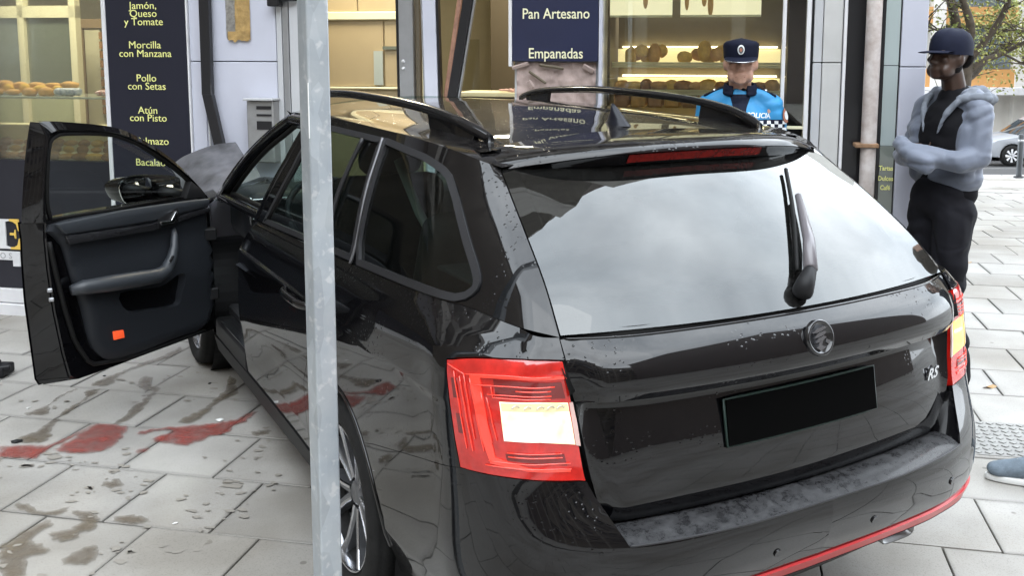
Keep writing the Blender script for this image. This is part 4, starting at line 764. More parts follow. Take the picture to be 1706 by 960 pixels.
for P in tips*2:
    d_ = rng.normal(0,1,3); d_[2] = abs(d_[2])*.5; d_ /= np.linalg.norm(d_); L_ = rng.uniform(.3,.9); Q = [P, P+d_*L_*.5+rng.normal(0,.04,3), P+d_*L_]
    v, f = tube_geo(Q, [.011,.007,.003], 4); k = len(V); V += v; F += [tuple(i+k for i in g) for g in f]; tw += Q[1:]
mesh('trunk', V, F, M_bark, te, smooth=True)
V = []; F = []
for P in tw:
    for c in range(1):
        cc = P+rng.normal(0,.13,3)
        if cc[2] < 1.45 or rng.random() < .35: continue
        for q in range(20):
            c0_ = cc+rng.normal(0,.11,3); a = rng.normal(0,1,3); a /= np.linalg.norm(a); b = np.cross(a, rng.normal(0,1,3)); b /= np.linalg.norm(b); s = rng.uniform(.018,.034); k = len(V)
            V += [c0_-a*s, c0_+b*s*.6, c0_+a*s, c0_-b*s*.6]; F.append((k,k+1,k+2,k+3))
mesh('crown', V, F, M_leaf, te, kind='stuff')
# second tree further along, behind
te2 = empty('street_tree', tuple(at(12.5,24,-1.2)), 'smaller yellow green tree standing in front of the orange banded building', 'tree')
v, f = tube_geo(smooth_poly([at(12.5,24,-1.2),at(12.6,24,.3),at(12.4,24,1.6),at(12.8,24,3.4)], 4, False), np.linspace(.12,.03,13), 8); mesh('trunk', v, f, M_bark, te2, smooth=True)
V = []; F = []
for c in range(130):
    cc = at(12.6,24,2.3)+rng.normal(0,1,3)*np.array([.9,.9,.75])
    for q in range(30):
        c0_ = cc+rng.normal(0,.15,3); a = rng.normal(0,1,3); a /= np.linalg.norm(a); b = np.cross(a, rng.normal(0,1,3)); b /= np.linalg.norm(b); s = rng.uniform(.03,.06); k = len(V)
        V += [c0_-a*s, c0_+b*s*.6, c0_+a*s, c0_-b*s*.6]; F.append((k,k+1,k+2,k+3))
mesh('crown', V, F, M_leaf, te2, kind='stuff')
# galvanised post in the foreground
gpst = empty('steel_post', (-1.129,.486,G), 'galvanised rectangular steel sign post standing left of the car', 'post')
def galv():
    m = mat('galvanised_steel', (.47,.50,.52), .36, metal=.35, noise_amt=.22, noise_scale=9, col2=(.36,.40,.44))
    nt = m.node_tree; n = nt.nodes; l = nt.links; b = n['Principled BSDF']; src = b.inputs['Base Color'].links[0].from_socket
    g = n.new('ShaderNodeTexCoord'); mpn = n.new('ShaderNodeMapping'); mpn.inputs['Scale'].default_value = (30,30,11); l.new(g.outputs['Object'], mpn.inputs[0])
    v = n.new('ShaderNodeTexVoronoi'); v.inputs['Scale'].default_value = 1; v.feature = 'F1'; l.new(mpn.outputs[0], v.inputs['Vector'])
    z = n.new('ShaderNodeTexNoise'); z.inputs['Scale'].default_value = 38; z.inputs['Detail'].default_value = 9; l.new(g.outputs['Object'], z.inputs['Vector'])
    r = n.new('ShaderNodeValToRGB'); r.color_ramp.elements[0].position = .57; r.color_ramp.elements[0].color = (0,0,0,1); r.color_ramp.elements[1].position = .66; l.new(z.outputs['Fac'], r.inputs[0])
    x = n.new('ShaderNodeMixRGB'); x.inputs[2].default_value = (.56,.58,.59,1); l.new(r.outputs[0], x.inputs[0]); l.new(src, x.inputs[1])
    y = n.new('ShaderNodeMixRGB'); y.blend_type = 'MULTIPLY'; y.inputs[0].default_value = .25; l.new(x.outputs[0], y.inputs[1]); bw = n.new('ShaderNodeRGBToBW'); l.new(v.outputs['Color'], bw.inputs[0]); l.new(bw.outputs[0], y.inputs[2]); l.new(y.outputs[0], b.inputs['Base Color']); return m
M_galv = galv()
Pm = Matrix.Translation((-1.129,.486,0)) @ Matrix.Rotation(math.radians(10),4,'Z')
box('shaft', (-.0275,-.024,G-.1), (.0275,.024,3.2), M_galv, gpst, .0045, M=Pm, seg=3)
box('paint_mark', (-.0282,-.0246,1.475), (-.0268,-.021,1.60), mat('white_paint', (.8,.8,.78), .6), gpst, M=Pm)
# ---------------------------------------------------------------- the black estate car
def paint_mat():
    m = mat('black_car_paint', (.0045,.0045,.0055), .4, coat=1, coat_rough=.02, spec=.02)
    nt = m.node_tree; n = nt.nodes; l = nt.links; b = n['Principled BSDF']; g = n.new('ShaderNodeNewGeometry')
    # rain spots: little raised drops, and road dust, raised on upward faces to paint the roof's sky haze
    v = n.new('ShaderNodeTexVoronoi'); v.inputs['Scale'].default_value = 75; l.new(g.outputs['Position'], v.inputs['Vector'])
    r = n.new('ShaderNodeValToRGB'); r.color_ramp.elements[0].position = .08; r.color_ramp.elements[0].color = (1,1,1,1); r.color_ramp.elements[1].position = .26; r.color_ramp.elements[1].color = (0,0,0,1); l.new(v.outputs['Distance'], r.inputs[0])
    z = n.new('ShaderNodeTexNoise'); z.inputs['Scale'].default_value = 5; l.new(g.outputs['Position'], z.inputs['Vector'])
    r0 = n.new('ShaderNodeValToRGB'); r0.color_ramp.elements[0].position = .47; r0.color_ramp.elements[1].position = .6; l.new(z.outputs['Fac'], r0.inputs[0])
    mu = n.new('ShaderNodeMath'); mu.operation = 'MULTIPLY'; l.new(r.outputs[0], mu.inputs[0]); l.new(r0.outputs[0], mu.inputs[1])
    sp = n.new('ShaderNodeSeparateXYZ'); l.new(g.outputs['Normal'], sp.inputs[0]); mz = n.new('ShaderNodeMapRange'); mz.inputs['From Min'].default_value = .3; mz.inputs['From Max'].default_value = .95; mz.inputs['To Min'].default_value = .25; mz.inputs['To Max'].default_value = 2.6; l.new(sp.outputs['Z'], mz.inputs[0]); mu2 = n.new('ShaderNodeMath'); mu2.operation = 'MULTIPLY'; l.new(mu.outputs[0], mu2.inputs[0]); l.new(mz.outputs[0], mu2.inputs[1]); mu = mu2
    b.inputs['Coat IOR'].default_value = 1.5
    bp = n.new('ShaderNodeBump'); bp.inputs['Strength'].default_value = .6; bp.inputs['Distance'].default_value = .0012; l.new(mu.outputs[0], bp.inputs['Height']); l.new(bp.outputs[0], b.inputs['Coat Normal'])
    d = n.new('ShaderNodeTexNoise'); d.inputs['Scale'].default_value = 42; d.inputs['Detail'].default_value = 9; d.inputs['Roughness'].default_value = .7; l.new(g.outputs['Position'], d.inputs['Vector'])
    d2 = n.new('ShaderNodeTexNoise'); d2.inputs['Scale'].default_value = 3; d2.inputs['Detail'].default_value = 5; l.new(g.outputs['Position'], d2.inputs['Vector'])
    dr = n.new('ShaderNodeValToRGB'); dr.color_ramp.elements[0].position = .40; dr.color_ramp.elements[1].position = .85; l.new(d.outputs['Fac'], dr.inputs[0])
    dm = n.new('ShaderNodeMath'); dm.operation = 'MULTIPLY'; l.new(dr.outputs[0], dm.inputs[0]); l.new(d2.outputs['Fac'], dm.inputs[1])
    dk = n.new('ShaderNodeMath'); dk.operation = 'MULTIPLY'; dz = n.new('ShaderNodeMapRange'); dz.inputs['From Min'].default_value = .6; dz.inputs['To Min'].default_value = .022; dz.inputs['To Max'].default_value = .34; l.new(sp.outputs['Z'], dz.inputs[0]); l.new(dz.outputs[0], dk.inputs[1]); l.new(dm.outputs[0], dk.inputs[0])
    x = n.new('ShaderNodeMixRGB'); x.inputs[1].default_value = (.0015,.0015,.0022,1); x.inputs[2].default_value = (.22,.20,.18,1); l.new(dk.outputs[0], x.inputs[0]); l.new(x.outputs[0], b.inputs['Base Color'])
    rr = n.new('ShaderNodeMapRange'); rr.inputs['From Max'].default_value = .6; rr.inputs['To Min'].default_value = .015; rr.inputs['To Max'].default_value = .09; l.new(dm.outputs[0], rr.inputs[0]); l.new(rr.outputs[0], b.inputs['Coat Roughness'])
    return m
M_paint = paint_mat()
M_plast = mat('matt_black_plastic', (.012,.012,.013), .5, noise_amt=.2, noise_scale=40)
M_rub = mat('rubber_seal', (.006,.006,.006), .6)
M_trim = mat('satin_grey_trim', (.026,.026,.028), .35, coat=.1, coat_rough=.15)
M_cloth = mat('dark_interior_cloth', (.035,.035,.038), .9, noise_amt=.2, noise_scale=60)
M_card = mat('door_card_plastic', (.018,.020,.024), .42, bump=.25, bump_scale=400)
M_soft = mat('soft_armrest', (.030,.034,.040), .45, bump=.15, bump_scale=200)
M_silver = mat('silver_trim', (.62,.63,.65), .22, metal=1)
M_chrome = mat('chrome', (.8,.8,.8), .08, metal=1)
M_tyre = mat('tyre_rubber', (.018,.018,.018), .75, noise_amt=.3, noise_scale=30, bump=.4, bump_scale=120)
M_redl = mat('red_lens', (.50,.014,.010), .12, coat=1, coat_rough=.01, noise_amt=.45, noise_scale=26, emit=(1,.03,.02), emit_s=.10)
M_redd = mat('dark_red_lens', (.15,.004,.004), .12, coat=1)
M_redb = mat('bright_red_rib', (.80,.05,.03), .10, coat=1, emit=(1,.05,.03), emit_s=.22)
M_redstrip = mat('red_reflector', (.50,.012,.015), .35, coat=.15)
M_rglass = glass('dark_rear_glass', (.12,.14,.135), 1.6, 1.5, dust=.022)
M_sglass = glass('tinted_side_glass', (.42,.54,.50), 1.45, 1.0, dust=.006)
M_cglass = glass('green_tinted_glass', (.62,.72,.68), 1.5, 1.3)
M_shelfd = mat('dusty_bumper_ledge', (.035,.035,.037), .30, coat=.5, coat_rough=.12)
def dusty():
    nt = M_shelfd.node_tree; n = nt.nodes; l = nt.links; b = n['Principled BSDF']; g = n.new('ShaderNodeNewGeometry')
    z = n.new('ShaderNodeTexNoise'); z.inputs['Scale'].default_value = 34; z.inputs['Detail'].default_value = 12; z.inputs['Roughness'].default_value = .82; z.inputs['Distortion'].default_value = .25; l.new(g.outputs['Position'], z.inputs['Vector'])
    r = n.new('ShaderNodeValToRGB'); r.color_ramp.elements[0].position = .43; r.color_ramp.elements[0].color = (.012,.012,.013,1); r.color_ramp.elements[1].position = .60; r.color_ramp.elements[1].color = (.048,.048,.050,1); zb = n.new('ShaderNodeTexNoise'); zb.inputs['Scale'].default_value = 9; zb.inputs['Detail'].default_value = 4; zb.inputs['Distortion'].default_value = 1.2; l.new(g.outputs['Position'], zb.inputs['Vector']); av = n.new('ShaderNodeMath'); av.operation = 'MULTIPLY_ADD'; av.inputs[1].default_value = .22; l.new(zb.outputs['Fac'], av.inputs[0]); hv = n.new('ShaderNodeMath'); hv.operation = 'MULTIPLY'; hv.inputs[1].default_value = .80; l.new(z.outputs['Fac'], hv.inputs[0]); l.new(hv.outputs[0], av.inputs[2]); l.new(av.outputs[0], r.inputs[0]); l.new(r.outputs[0], b.inputs['Base Color'])
    r2 = n.new('ShaderNodeValToRGB'); r2.color_ramp.elements[0].position = .43; r2.color_ramp.elements[0].color = (.18,)*3+(1,); r2.color_ramp.elements[1].position = .6; r2.color_ramp.elements[1].color = (.55,)*3+(1,); l.new(av.outputs[0], r2.inputs[0]); l.new(r2.outputs[0], b.inputs['Roughness']); b.inputs['Coat Weight'].default_value = .25
    bp = n.new('ShaderNodeBump'); bp.inputs['Strength'].default_value = .5; bp.inputs['Distance'].default_value = .003; l.new(z.outputs['Fac'], bp.inputs['Height']); l.new(bp.outputs[0], b.inputs['Normal'])
dusty()
side = Surf(SIDE); gh = Surf(GH)
# tailgate glass surface from the D-pillar edge row, bowed towards the viewer at its centre
def _gl():
    rows = []
    cy = [.072,.185,.320,.465,.600]; cz = [1.018,1.125,1.235,1.335,1.400]
    for v in range(5):
        E = np.array(GH[v][0]); rows.append([(E[0]*t, cy[v]+(E[1]-cy[v])*abs(t)**2.1, cz[v]+(E[2]-cz[v])*abs(t)**2.1) for t in (-1,-.8,-.55,-.28,0,.28,.55,.8,1)])
    return rows
tgl = Surf([[(-x,y,z) for x,y,z in r] for r in _gl()])
CAR = empty('estate_car', (0,1.2,G), 'shiny black estate car crashed into the bakery, its front door open and reversing light on', 'car')
CEN = np.array([0,2.0,.75])
def densify(P, step=.03):
    P = np.array(P, float); out = []
    for i in range(len(P)):
        a, b = P[i], P[(i+1) % len(P)]; k = max(1, int(np.linalg.norm(b-a)/step))
        out += [a+(b-a)*j/k for j in range(k)]
    return np.array(out)
def dopen(P, step=.03):
    P = np.array(P, float); out = []
    for a, b in zip(P[:-1], P[1:]):
        k = max(1, int(np.linalg.norm(b-a)/step)); out += [a+(b-a)*j/k for j in range(k)]
    return np.array(out+[P[-1]])
def inset_uv(S, uv, d):
    P = S(uv); N = S.normal(uv); T_ = np.roll(P, -1, 0)-np.roll(P, 1, 0); T_ /= np.maximum(np.linalg.norm(T_, axis=1), 1e-9)[:,None]
    D = np.cross(N, T_)
    area = .5*np.sum(uv[:,0]*np.roll(uv[:,1],-1)-np.roll(uv[:,0],-1)*uv[:,1])
    if area < 0: D = -D
    out = []
    for i in range(len(uv)):
        e = 1e-3; a = (S(uv[i]+[e,0])[0]-S(uv[i]-[e,0])[0])/(2*e); b = (S(uv[i]+[0,e])[0]-S(uv[i]-[0,e])[0])/(2*e)
        dd, *_ = np.linalg.lstsq(np.stack([a,b],1), D[i]*d, rcond=None); out.append(uv[i]+np.clip(dd, -.4, .4))
    out = np.array(out); out[:,0] = np.clip(out[:,0], 0, S.nu-1.0001); out[:,1] = np.clip(out[:,1], 0, S.nv-1.0001); return out
def crash(P):
    """the nose of the car has folded up against the wall panels"""
    P = P.copy(); r = P-P0; n = r@N3; s = r@T3
    lim = np.where(s < 1.98, -.05, np.where(s > 3.36, -.05, 9)); ov = np.clip(n-lim, 0, None)
    P -= N3*ov[:,None]*1.0
    k = np.clip(1-np.abs(np.minimum(n-lim, 0))/.55, 0, 1)*(s < 2.2)*(P[:,1] > 3.3)
    w = np.array([noise.noise((a[0]*5,a[1]*5,a[2]*3)) for a in P])
    P[:,2] += k*(.02+.06*w)*(P[:,2] > .6); P[:,1] -= k*.08*w; P[:,0] += k*.05*np.roll(w, 3); return P
def panel(name, S, uv, m, parent, off=0, thick=.012, holes=(), ins=.0015, mirror=False, step=.035, kind=None, label=None, deform=None, hole_ins=None, solid=False, normals=True):
    uv = np.array(uv, float)
    if ins: uv = inset_uv(S, uv, ins)
    loops = [uv]+[np.array(h, float) for h in holes]
    sc = np.array([.35,.11]) if S is not tgl else np.array([.16,.12])
    # interior points on a grid whose pitch follows the real size of the surface
    lo, hi = uv.min(0), uv.max(0); gu = []; gv = []
    for i in range(int(lo[0]), int(math.ceil(hi[0]))):
        L = np.linalg.norm(S([i+1, (lo[1]+hi[1])/2])-S([i, (lo[1]+hi[1])/2])); k = max(2, int(L/step)); gu += [i+j/k for j in range(k)]
    for i in range(int(lo[1]), int(math.ceil(hi[1]))):
        L = np.linalg.norm(S([(lo[0]+hi[0])/2, i+1])-S([(lo[0]+hi[0])/2, i])); k = max(2, int(L/step)); gv += [i+j/k for j in range(k)]
    GU, GV = np.meshgrid(gu, gv); gp_ = np.stack([GU.ravel(), GV.ravel()], 1)
    ok = in_poly(gp_, uv)
    for h in loops[1:]: ok &= ~in_poly(gp_, h)
    gp_ = gp_[ok]; allb = np.concatenate(loops)
    if len(gp_):
        d = np.min(np.linalg.norm((gp_[:,None]-allb[None])*sc, axis=2), axis=1); gp_ = gp_[d > step*.35]
    pts = np.concatenate([allb, gp_]); E = []; k = 0
    for h in loops: E += [(k+i, k+(i+1) % len(h)) for i in range(len(h))]; k += len(h)
    vs, es, fs, ov, oe, of = delaunay_2d_cdt([Vector(p*sc) for p in pts], E, [], 0, 1e-7)
    vv = np.array([v[:] for v in vs])/sc
    cen = np.array([vv[list(f)].mean(0) for f in fs]); ok = in_poly(cen, uv)
    for h in loops[1:]: ok &= ~in_poly(cen, h)
    fs = [tuple(f) for f, o in zip(fs, ok) if o]
    P = S(vv); N = S.normal(vv); sg = np.sign(np.median(((P-CEN)*N).sum(1))); N = N*sg; P = P+N*off
    if deform is not None: P = deform(P)
    V = list(P); NN = list(N)
    # turned-in rim
    ec = {}
    for f in fs:
        for i in range(3): e = (f[i], f[(i+1) % 3]); ec[e] = ec.get(e, 0)+1
    bd = [e for e in ec if (e[1], e[0]) not in ec]; F = list(fs)
    if thick:
        base = {}
        for a, b in bd:
            for q in (a, b):
                if q not in base: base[q] = len(V); V += [P[q], P[q]-N[q]*thick]; NN += [None, None]
            F.append((base[b], base[a], base[a]+1, base[b]+1))
        if solid:
            k = len(V); V += list(P-N*thick); NN += list(-N); F += [tuple(k+i for i in f[::-1]) for f in fs]
    V = np.array(V); t = F[0]; fn = np.cross(V[t[1]]-V[t[0]], V[t[2]]-V[t[0]])
    if fn@N[t[0]] < 0: F = [tuple(f[::-1]) for f in F]
    outs = []
    for mi in ((0, 1) if mirror == 'both' else ((1,) if mirror else (0,))):
        W = V*[-1,1,1] if mi else V; FF = [tuple(f[::-1]) for f in F] if mi else F
        o = mesh(name, W, FF, m, parent, smooth=True, kind=kind, label=label); me = o.data
        if normals and deform is None:
            fnv = np.zeros((len(V),3))
            for f in F:
                q = np.cross(V[f[1]]-V[f[0]], V[f[2]]-V[f[0]]); fnv[list(f)] += q
            nl = []
            for i, n_ in enumerate(NN):
                n_ = n_ if n_ is not None else fnv[i]/max(np.linalg.norm(fnv[i]), 1e-9); nl.append((-n_[0] if mi else n_[0], n_[1], n_[2]))
            me.normals_split_custom_set_from_vertices(nl)
        outs.append(o)
    return outs if mirror == 'both' else outs[0]
def arch(cy, cz, r, a0, a1, k=26):     # points round a wheel, angle measured from +y towards +z
    return [(cy+r*math.cos(math.radians(a)), cz+r*math.sin(math.radians(a))) for a in np.linspace(a0, a1, k)]
def sx(y, z):                            # a first guess of the side surface for inv()
    return (-.87, y, z)
WR, WF, WZ, RAD = 1.13, 3.76, G+.318, .318
I = lambda P: side.inv(densify(P))
# ---- lower body panels
def belt(u0, u1, k, v=10.999): return [(u, v) for u in np.linspace(u0, u1, k)]
u_of = lambda y, z: side.inv([sx(y, z)])[0]
seam = [(-.876,.269,.706),(-.885,.38,.680),(-.895,.58,.630),(-.90,.80,.574)]
archR = arch(WR, WZ, .372, 108, -16)       # from rear-top round to the front
A_b = [sx(*p) for p in arch(WR, WZ, .372, 128, 205)]
lipc = [(-.578,0,.556),(-.600,.035,.60),(-.630,.07,.66),(-.643,.084,.694)]
# bumper (left half, then mirrored)
bp_pts = [tuple(side([(u, 5.0)])[0]) for u in np.linspace(0, 1.999, 18)]+lipc[1:]+LIGHT[9:14][0:]+seam[1:]
bp_pts += [sx(*p) for p in arch(WR, WZ, .372, 133, 196, 18)]
bot = [tuple(side([(u, 1.2)])[0]) for u in np.linspace(5.2, 0, 22)]
bpoly = side.inv(densify(np.array(bp_pts+bot), .03)); bpoly[np.abs(bpoly[:,0]) < .02, 0] = 0
panel('rear_bumper', side, bpoly, M_paint, CAR, mirror='both', ins=0, thick=.015)
# quarter panel
archtop = [sx(*p) for p in arch(WR, WZ, .372, 133, 5, 30)]
rd_edge = [(-.86,1.555,.34),(-.875,1.545,.44),(-.885,1.50,.55),(-.891,1.42,.66),(-.892,1.33,.76),(-.889,1.25,.86),(-.870,1.185,.94),(-.840,1.15,.99)]
qp = [LIGHT[13],*seam[1:],*archtop,(-.86,WR+.372,.20),(-.86,1.56,.20)]+rd_edge
uq = side.inv(dopen(np.array(qp), .03))
ub = u_of(1.15, 1.02)[0]
uq = np.concatenate([uq, belt(side.inv([(-.826,1.14,1.02)])[0][0], 2.0, 40), [(2.0, v) for v in np.linspace(10.9, 9.45, 12)], side.inv(dopen(np.array([LIGHT[4],LIGHT[3],LIGHT[2],LIGHT[1],LIGHT[0],*LIGHT[:13:-1]]), .03))])
panel('rear_quarter', side, uq, M_paint, CAR, mirror='both')
# rear doors
fr_edge = [(-.83,2.325,.975),(-.877,2.434,.871),(-.892,2.457,.80),(-.890,2.49,.66),(-.878,2.545,.50),(-.86,2.57,.25)]
dl = side.inv(dopen(np.array(fr_edge+[(-.85,1.56,.25)]+rd_edge), .03)); dl = np.concatenate([dl, belt(side.inv([(-.826,1.15,1.02)])[0][0], side.inv([(-.826,2.30,.97)])[0][0], 30)])
RD = panel('rear_door', side, dl, M_paint, CAR, mirror='both')
# right front door (closed), front wings
fd = fr_edge[::-1]+[]; fw_edge = [(-.82,3.32,.94),(-.875,3.34,.84),(-.888,3.33,.70),(-.883,3.30,.50),(-.86,3.28,.25)]
fdp = side.inv(dopen(np.array(fd), .03)); fdq = side.inv(dopen(np.array(fw_edge), .03))
FDu = np.concatenate([fdp, belt(side.inv([(-.826,2.33,.97)])[0][0], side.inv([(-.80,3.32,.95)])[0][0], 22), fdq, side.inv(dopen(np.array([(-.86,3.26,.25),(-.86,2.60,.25)]), .03))])
FD = panel('front_door', side, FDu, M_paint, CAR, mirror=True, label='closed front door on the far side')
af = [sx(*p) for p in arch(WF, WZ, .372, 185, -5, 34)]
fen = fw_edge+[(-.86,3.30,.25)]+af+[(-.84,4.15,.20)]
fu = side.inv(dopen(np.array(fen), .03))
fu = np.concatenate([fu, [(10.98, v) for v in np.linspace(.6, 10.9, 26)], belt(10.9, side.inv([(-.80,3.33,.95)])[0][0], 24)])
panel('front_wing', side, fu, M_paint, CAR, mirror='both', deform=crash, ins=0)
# sills
sl = [(-.85,1.56,.24),(-.85,3.28,.24),(-.83,3.30,.15),(-.83,1.55,.15)]
panel('sill', side, side.inv(densify(np.array(sl), .05)), M_plast, CAR, mirror='both', off=.004, thick=.05)
for q in (-1, 1):
    o = box('sill_step', (q*.80-.045,2.60,.235), (q*.80+.045,3.27,.335), M_plast, CAR, .015, seg=2); box('scuff_plate', (q*.815-.022,2.66,.335), (q*.815+.022,3.16,.339), M_silver, CAR, .001)
# rear door handles: recess and grip
for q in (-1, 1):
    for nm, pts, r_, mm in (('door_handle', [(-.890,1.70,.826),(-.912,1.66,.828),(-.918,1.57,.828),(-.912,1.47,.826),(-.890,1.43,.824)], .0135, M_paint),):
        V, F = tube_geo(np.array(smooth_poly(pts, 4, False) if len(pts) > 2 else pts)*[-q if q > 0 else 1,1,1], r_ if nm == 'door_handle' else r_, 10)
        mesh(nm, V, F, mm, RD[0] if q < 0 else RD[1], smooth=True)
# ---- bumper details: red strip, diffuser, ledge, sensors, exhausts
def strip_on(S, u, v0, v1, off, name, m, parent, th=.006):
    V = []; u = np.array(u)
    for vv in (v0, v1):
        uv = np.stack([u, np.full(len(u), vv)], 1); P = S(uv); N = S.normal(uv); N *= np.sign(np.median(((P-CEN)*N).sum(1))); V.append(P+N*off); 
    A, B_ = V; uv = np.stack([u, np.full(len(u), (v0+v1)/2)], 1); N = S.normal(uv); N *= np.sign(np.median(((S(uv)-CEN)*N).sum(1)))
    A2, B2 = A-N*th, B_-N*th; n = len(u); W = np.concatenate([A2, A, B_, B2])
    F = [(k*n+i, k*n+i+1, (k+1)*n+i+1, (k+1)*n+i) for k in range(3) for i in range(n-1)]
    W = np.concatenate([W, (W*[-1,1,1])]); F += [tuple(4*n+i for i in f[::-1]) for f in F]
    return mesh(name, W, F, m, parent)
strip_on(side, np.linspace(0, 4.3, 60), 2.25, 3.35, .006, 'red_strip', M_redstrip, CAR, .012)
strip_on(side, np.linspace(0, 4.6, 60), 2.10, 2.22, .008, 'strip_edge', M_trim, CAR, .012)
strip_on(side, np.linspace(0, 4.9, 60), .0, 2.08, .003, 'lower_valance', M_plast, CAR, .02)
# bumper crease line just under the ledge
V = []; nL = 40; us = np.linspace(0, 2.0, nL); L0 = side(np.stack([us, np.full(nL, 5.0)], 1)); 
inner = np.array([(x, tg_point(x, .577)[1]-.002, .572) for x in -np.interp(us, [0,1,1.8,2.0], [0,.30,.545,.575])])
V = []; 
for k, t in enumerate(np.linspace(0, 1, 7)): V.append(L0*(1-t)+inner*t+np.array([0,0,.006*math.sin(PI*t)]))
V.append(inner+[0,.05,-.02]); V = np.concatenate(V); F = [(k*nL+i, k*nL+i+1, (k+1)*nL+i+1, (k+1)*nL+i) for k in range(7) for i in range(nL-1)]
W = np.concatenate([V, V*[-1,1,1]]); F += [tuple(len(V)+i for i in f[::-1]) for f in F]
mesh('bumper_ledge', W, F, M_shelfd, CAR, smooth=True)
tube('ledge_edge', [tuple(p+[0,.001,.001]) for p in np.concatenate([(L0*[-1,1,1])[::-1], L0[1:]])][::1], .0035, M_trim, CAR, 6)
# cheek between the ledge and the tailgate side (below the lamps)
for q in (-1, 1):
    a = np.array(densify(np.array([(-.575,.004,.556),(-.598,.035,.60),(-.628,.07,.66),(-.643,.086,.70)]), .02))[:-8]*[q*-1*-1 if q < 0 else -1,1,1]
    b = a+np.array([q*-.022*-1 if False else (.03 if q < 0 else -.03), .10, .0]); V = np.concatenate([a, b]); n = len(a)
    mesh('bumper_cheek', V, [(i, i+1, n+i+1, n+i) for i in range(n-1)], M_paint, CAR, smooth=True)
for x in (-.52,-.17,.17,.52):
    u = side.inv([(-abs(x), 0, .47)])[0]; P = side(u)[0]; N = side.normal(u)[0]; N *= np.sign((P-CEN)@N); P[0] *= np.sign(-x) if False else 1
    P = P*[1 if x < 0 else -1,1,1]; N = N*[1 if x < 0 else -1,1,1]
    bm = bmesh.new(); bmesh.ops.create_cone(bm, cap_ends=True, segments=20, radius1=.0115, radius2=.0105, depth=.006, matrix=Matrix.Translation(P+N*.001) @ Vector(N).to_track_quat('Z','Y').to_matrix().to_4x4()); from_bm('parking_sensor', bm, M_paint, CAR, smooth=False)
for q in (-1, 1):
    c = np.array([q*.60,.215,.185]); Q = []
    for k in range(24):
        a = 2*PI*k/24; Q.append(c+[.075*math.copysign(abs(math.cos(a))**.5, math.cos(a)), 0, .026*math.copysign(abs(math.sin(a))**.5, math.sin(a))])
    V = np.concatenate([np.array(Q), np.array(Q)+[0,.16,.01], (np.array(Q)-c)*.9+c, (np.array(Q)-c)*.9+c+[0,.15,.01]]); n = 24
    F = [(i, (i+1) % n, n+(i+1) % n, n+i) for i in range(n)]+[(2*n+i, 3*n+i, 3*n+(i+1) % n, 2*n+(i+1) % n) for i in range(n)]+[(i, 2*n+i, 2*n+(i+1) % n, (i+1) % n) for i in range(n)]
    mesh('exhaust_tip', V, F, mat('sooty_exhaust', (.20,.20,.20), .3, metal=1), CAR, smooth=True)
box('underbody', (-.72,.30,.16), (.72,4.3,.30), M_plast, CAR, .03)
bm = bmesh.new(); 
for x in np.linspace(-.36,.36,7): add_box(bm, Matrix.Translation((x,.29,.20)), (.012,.12,.06), .003)
from_bm('diffuser_fin', bm, M_plast, CAR, kind='stuff')
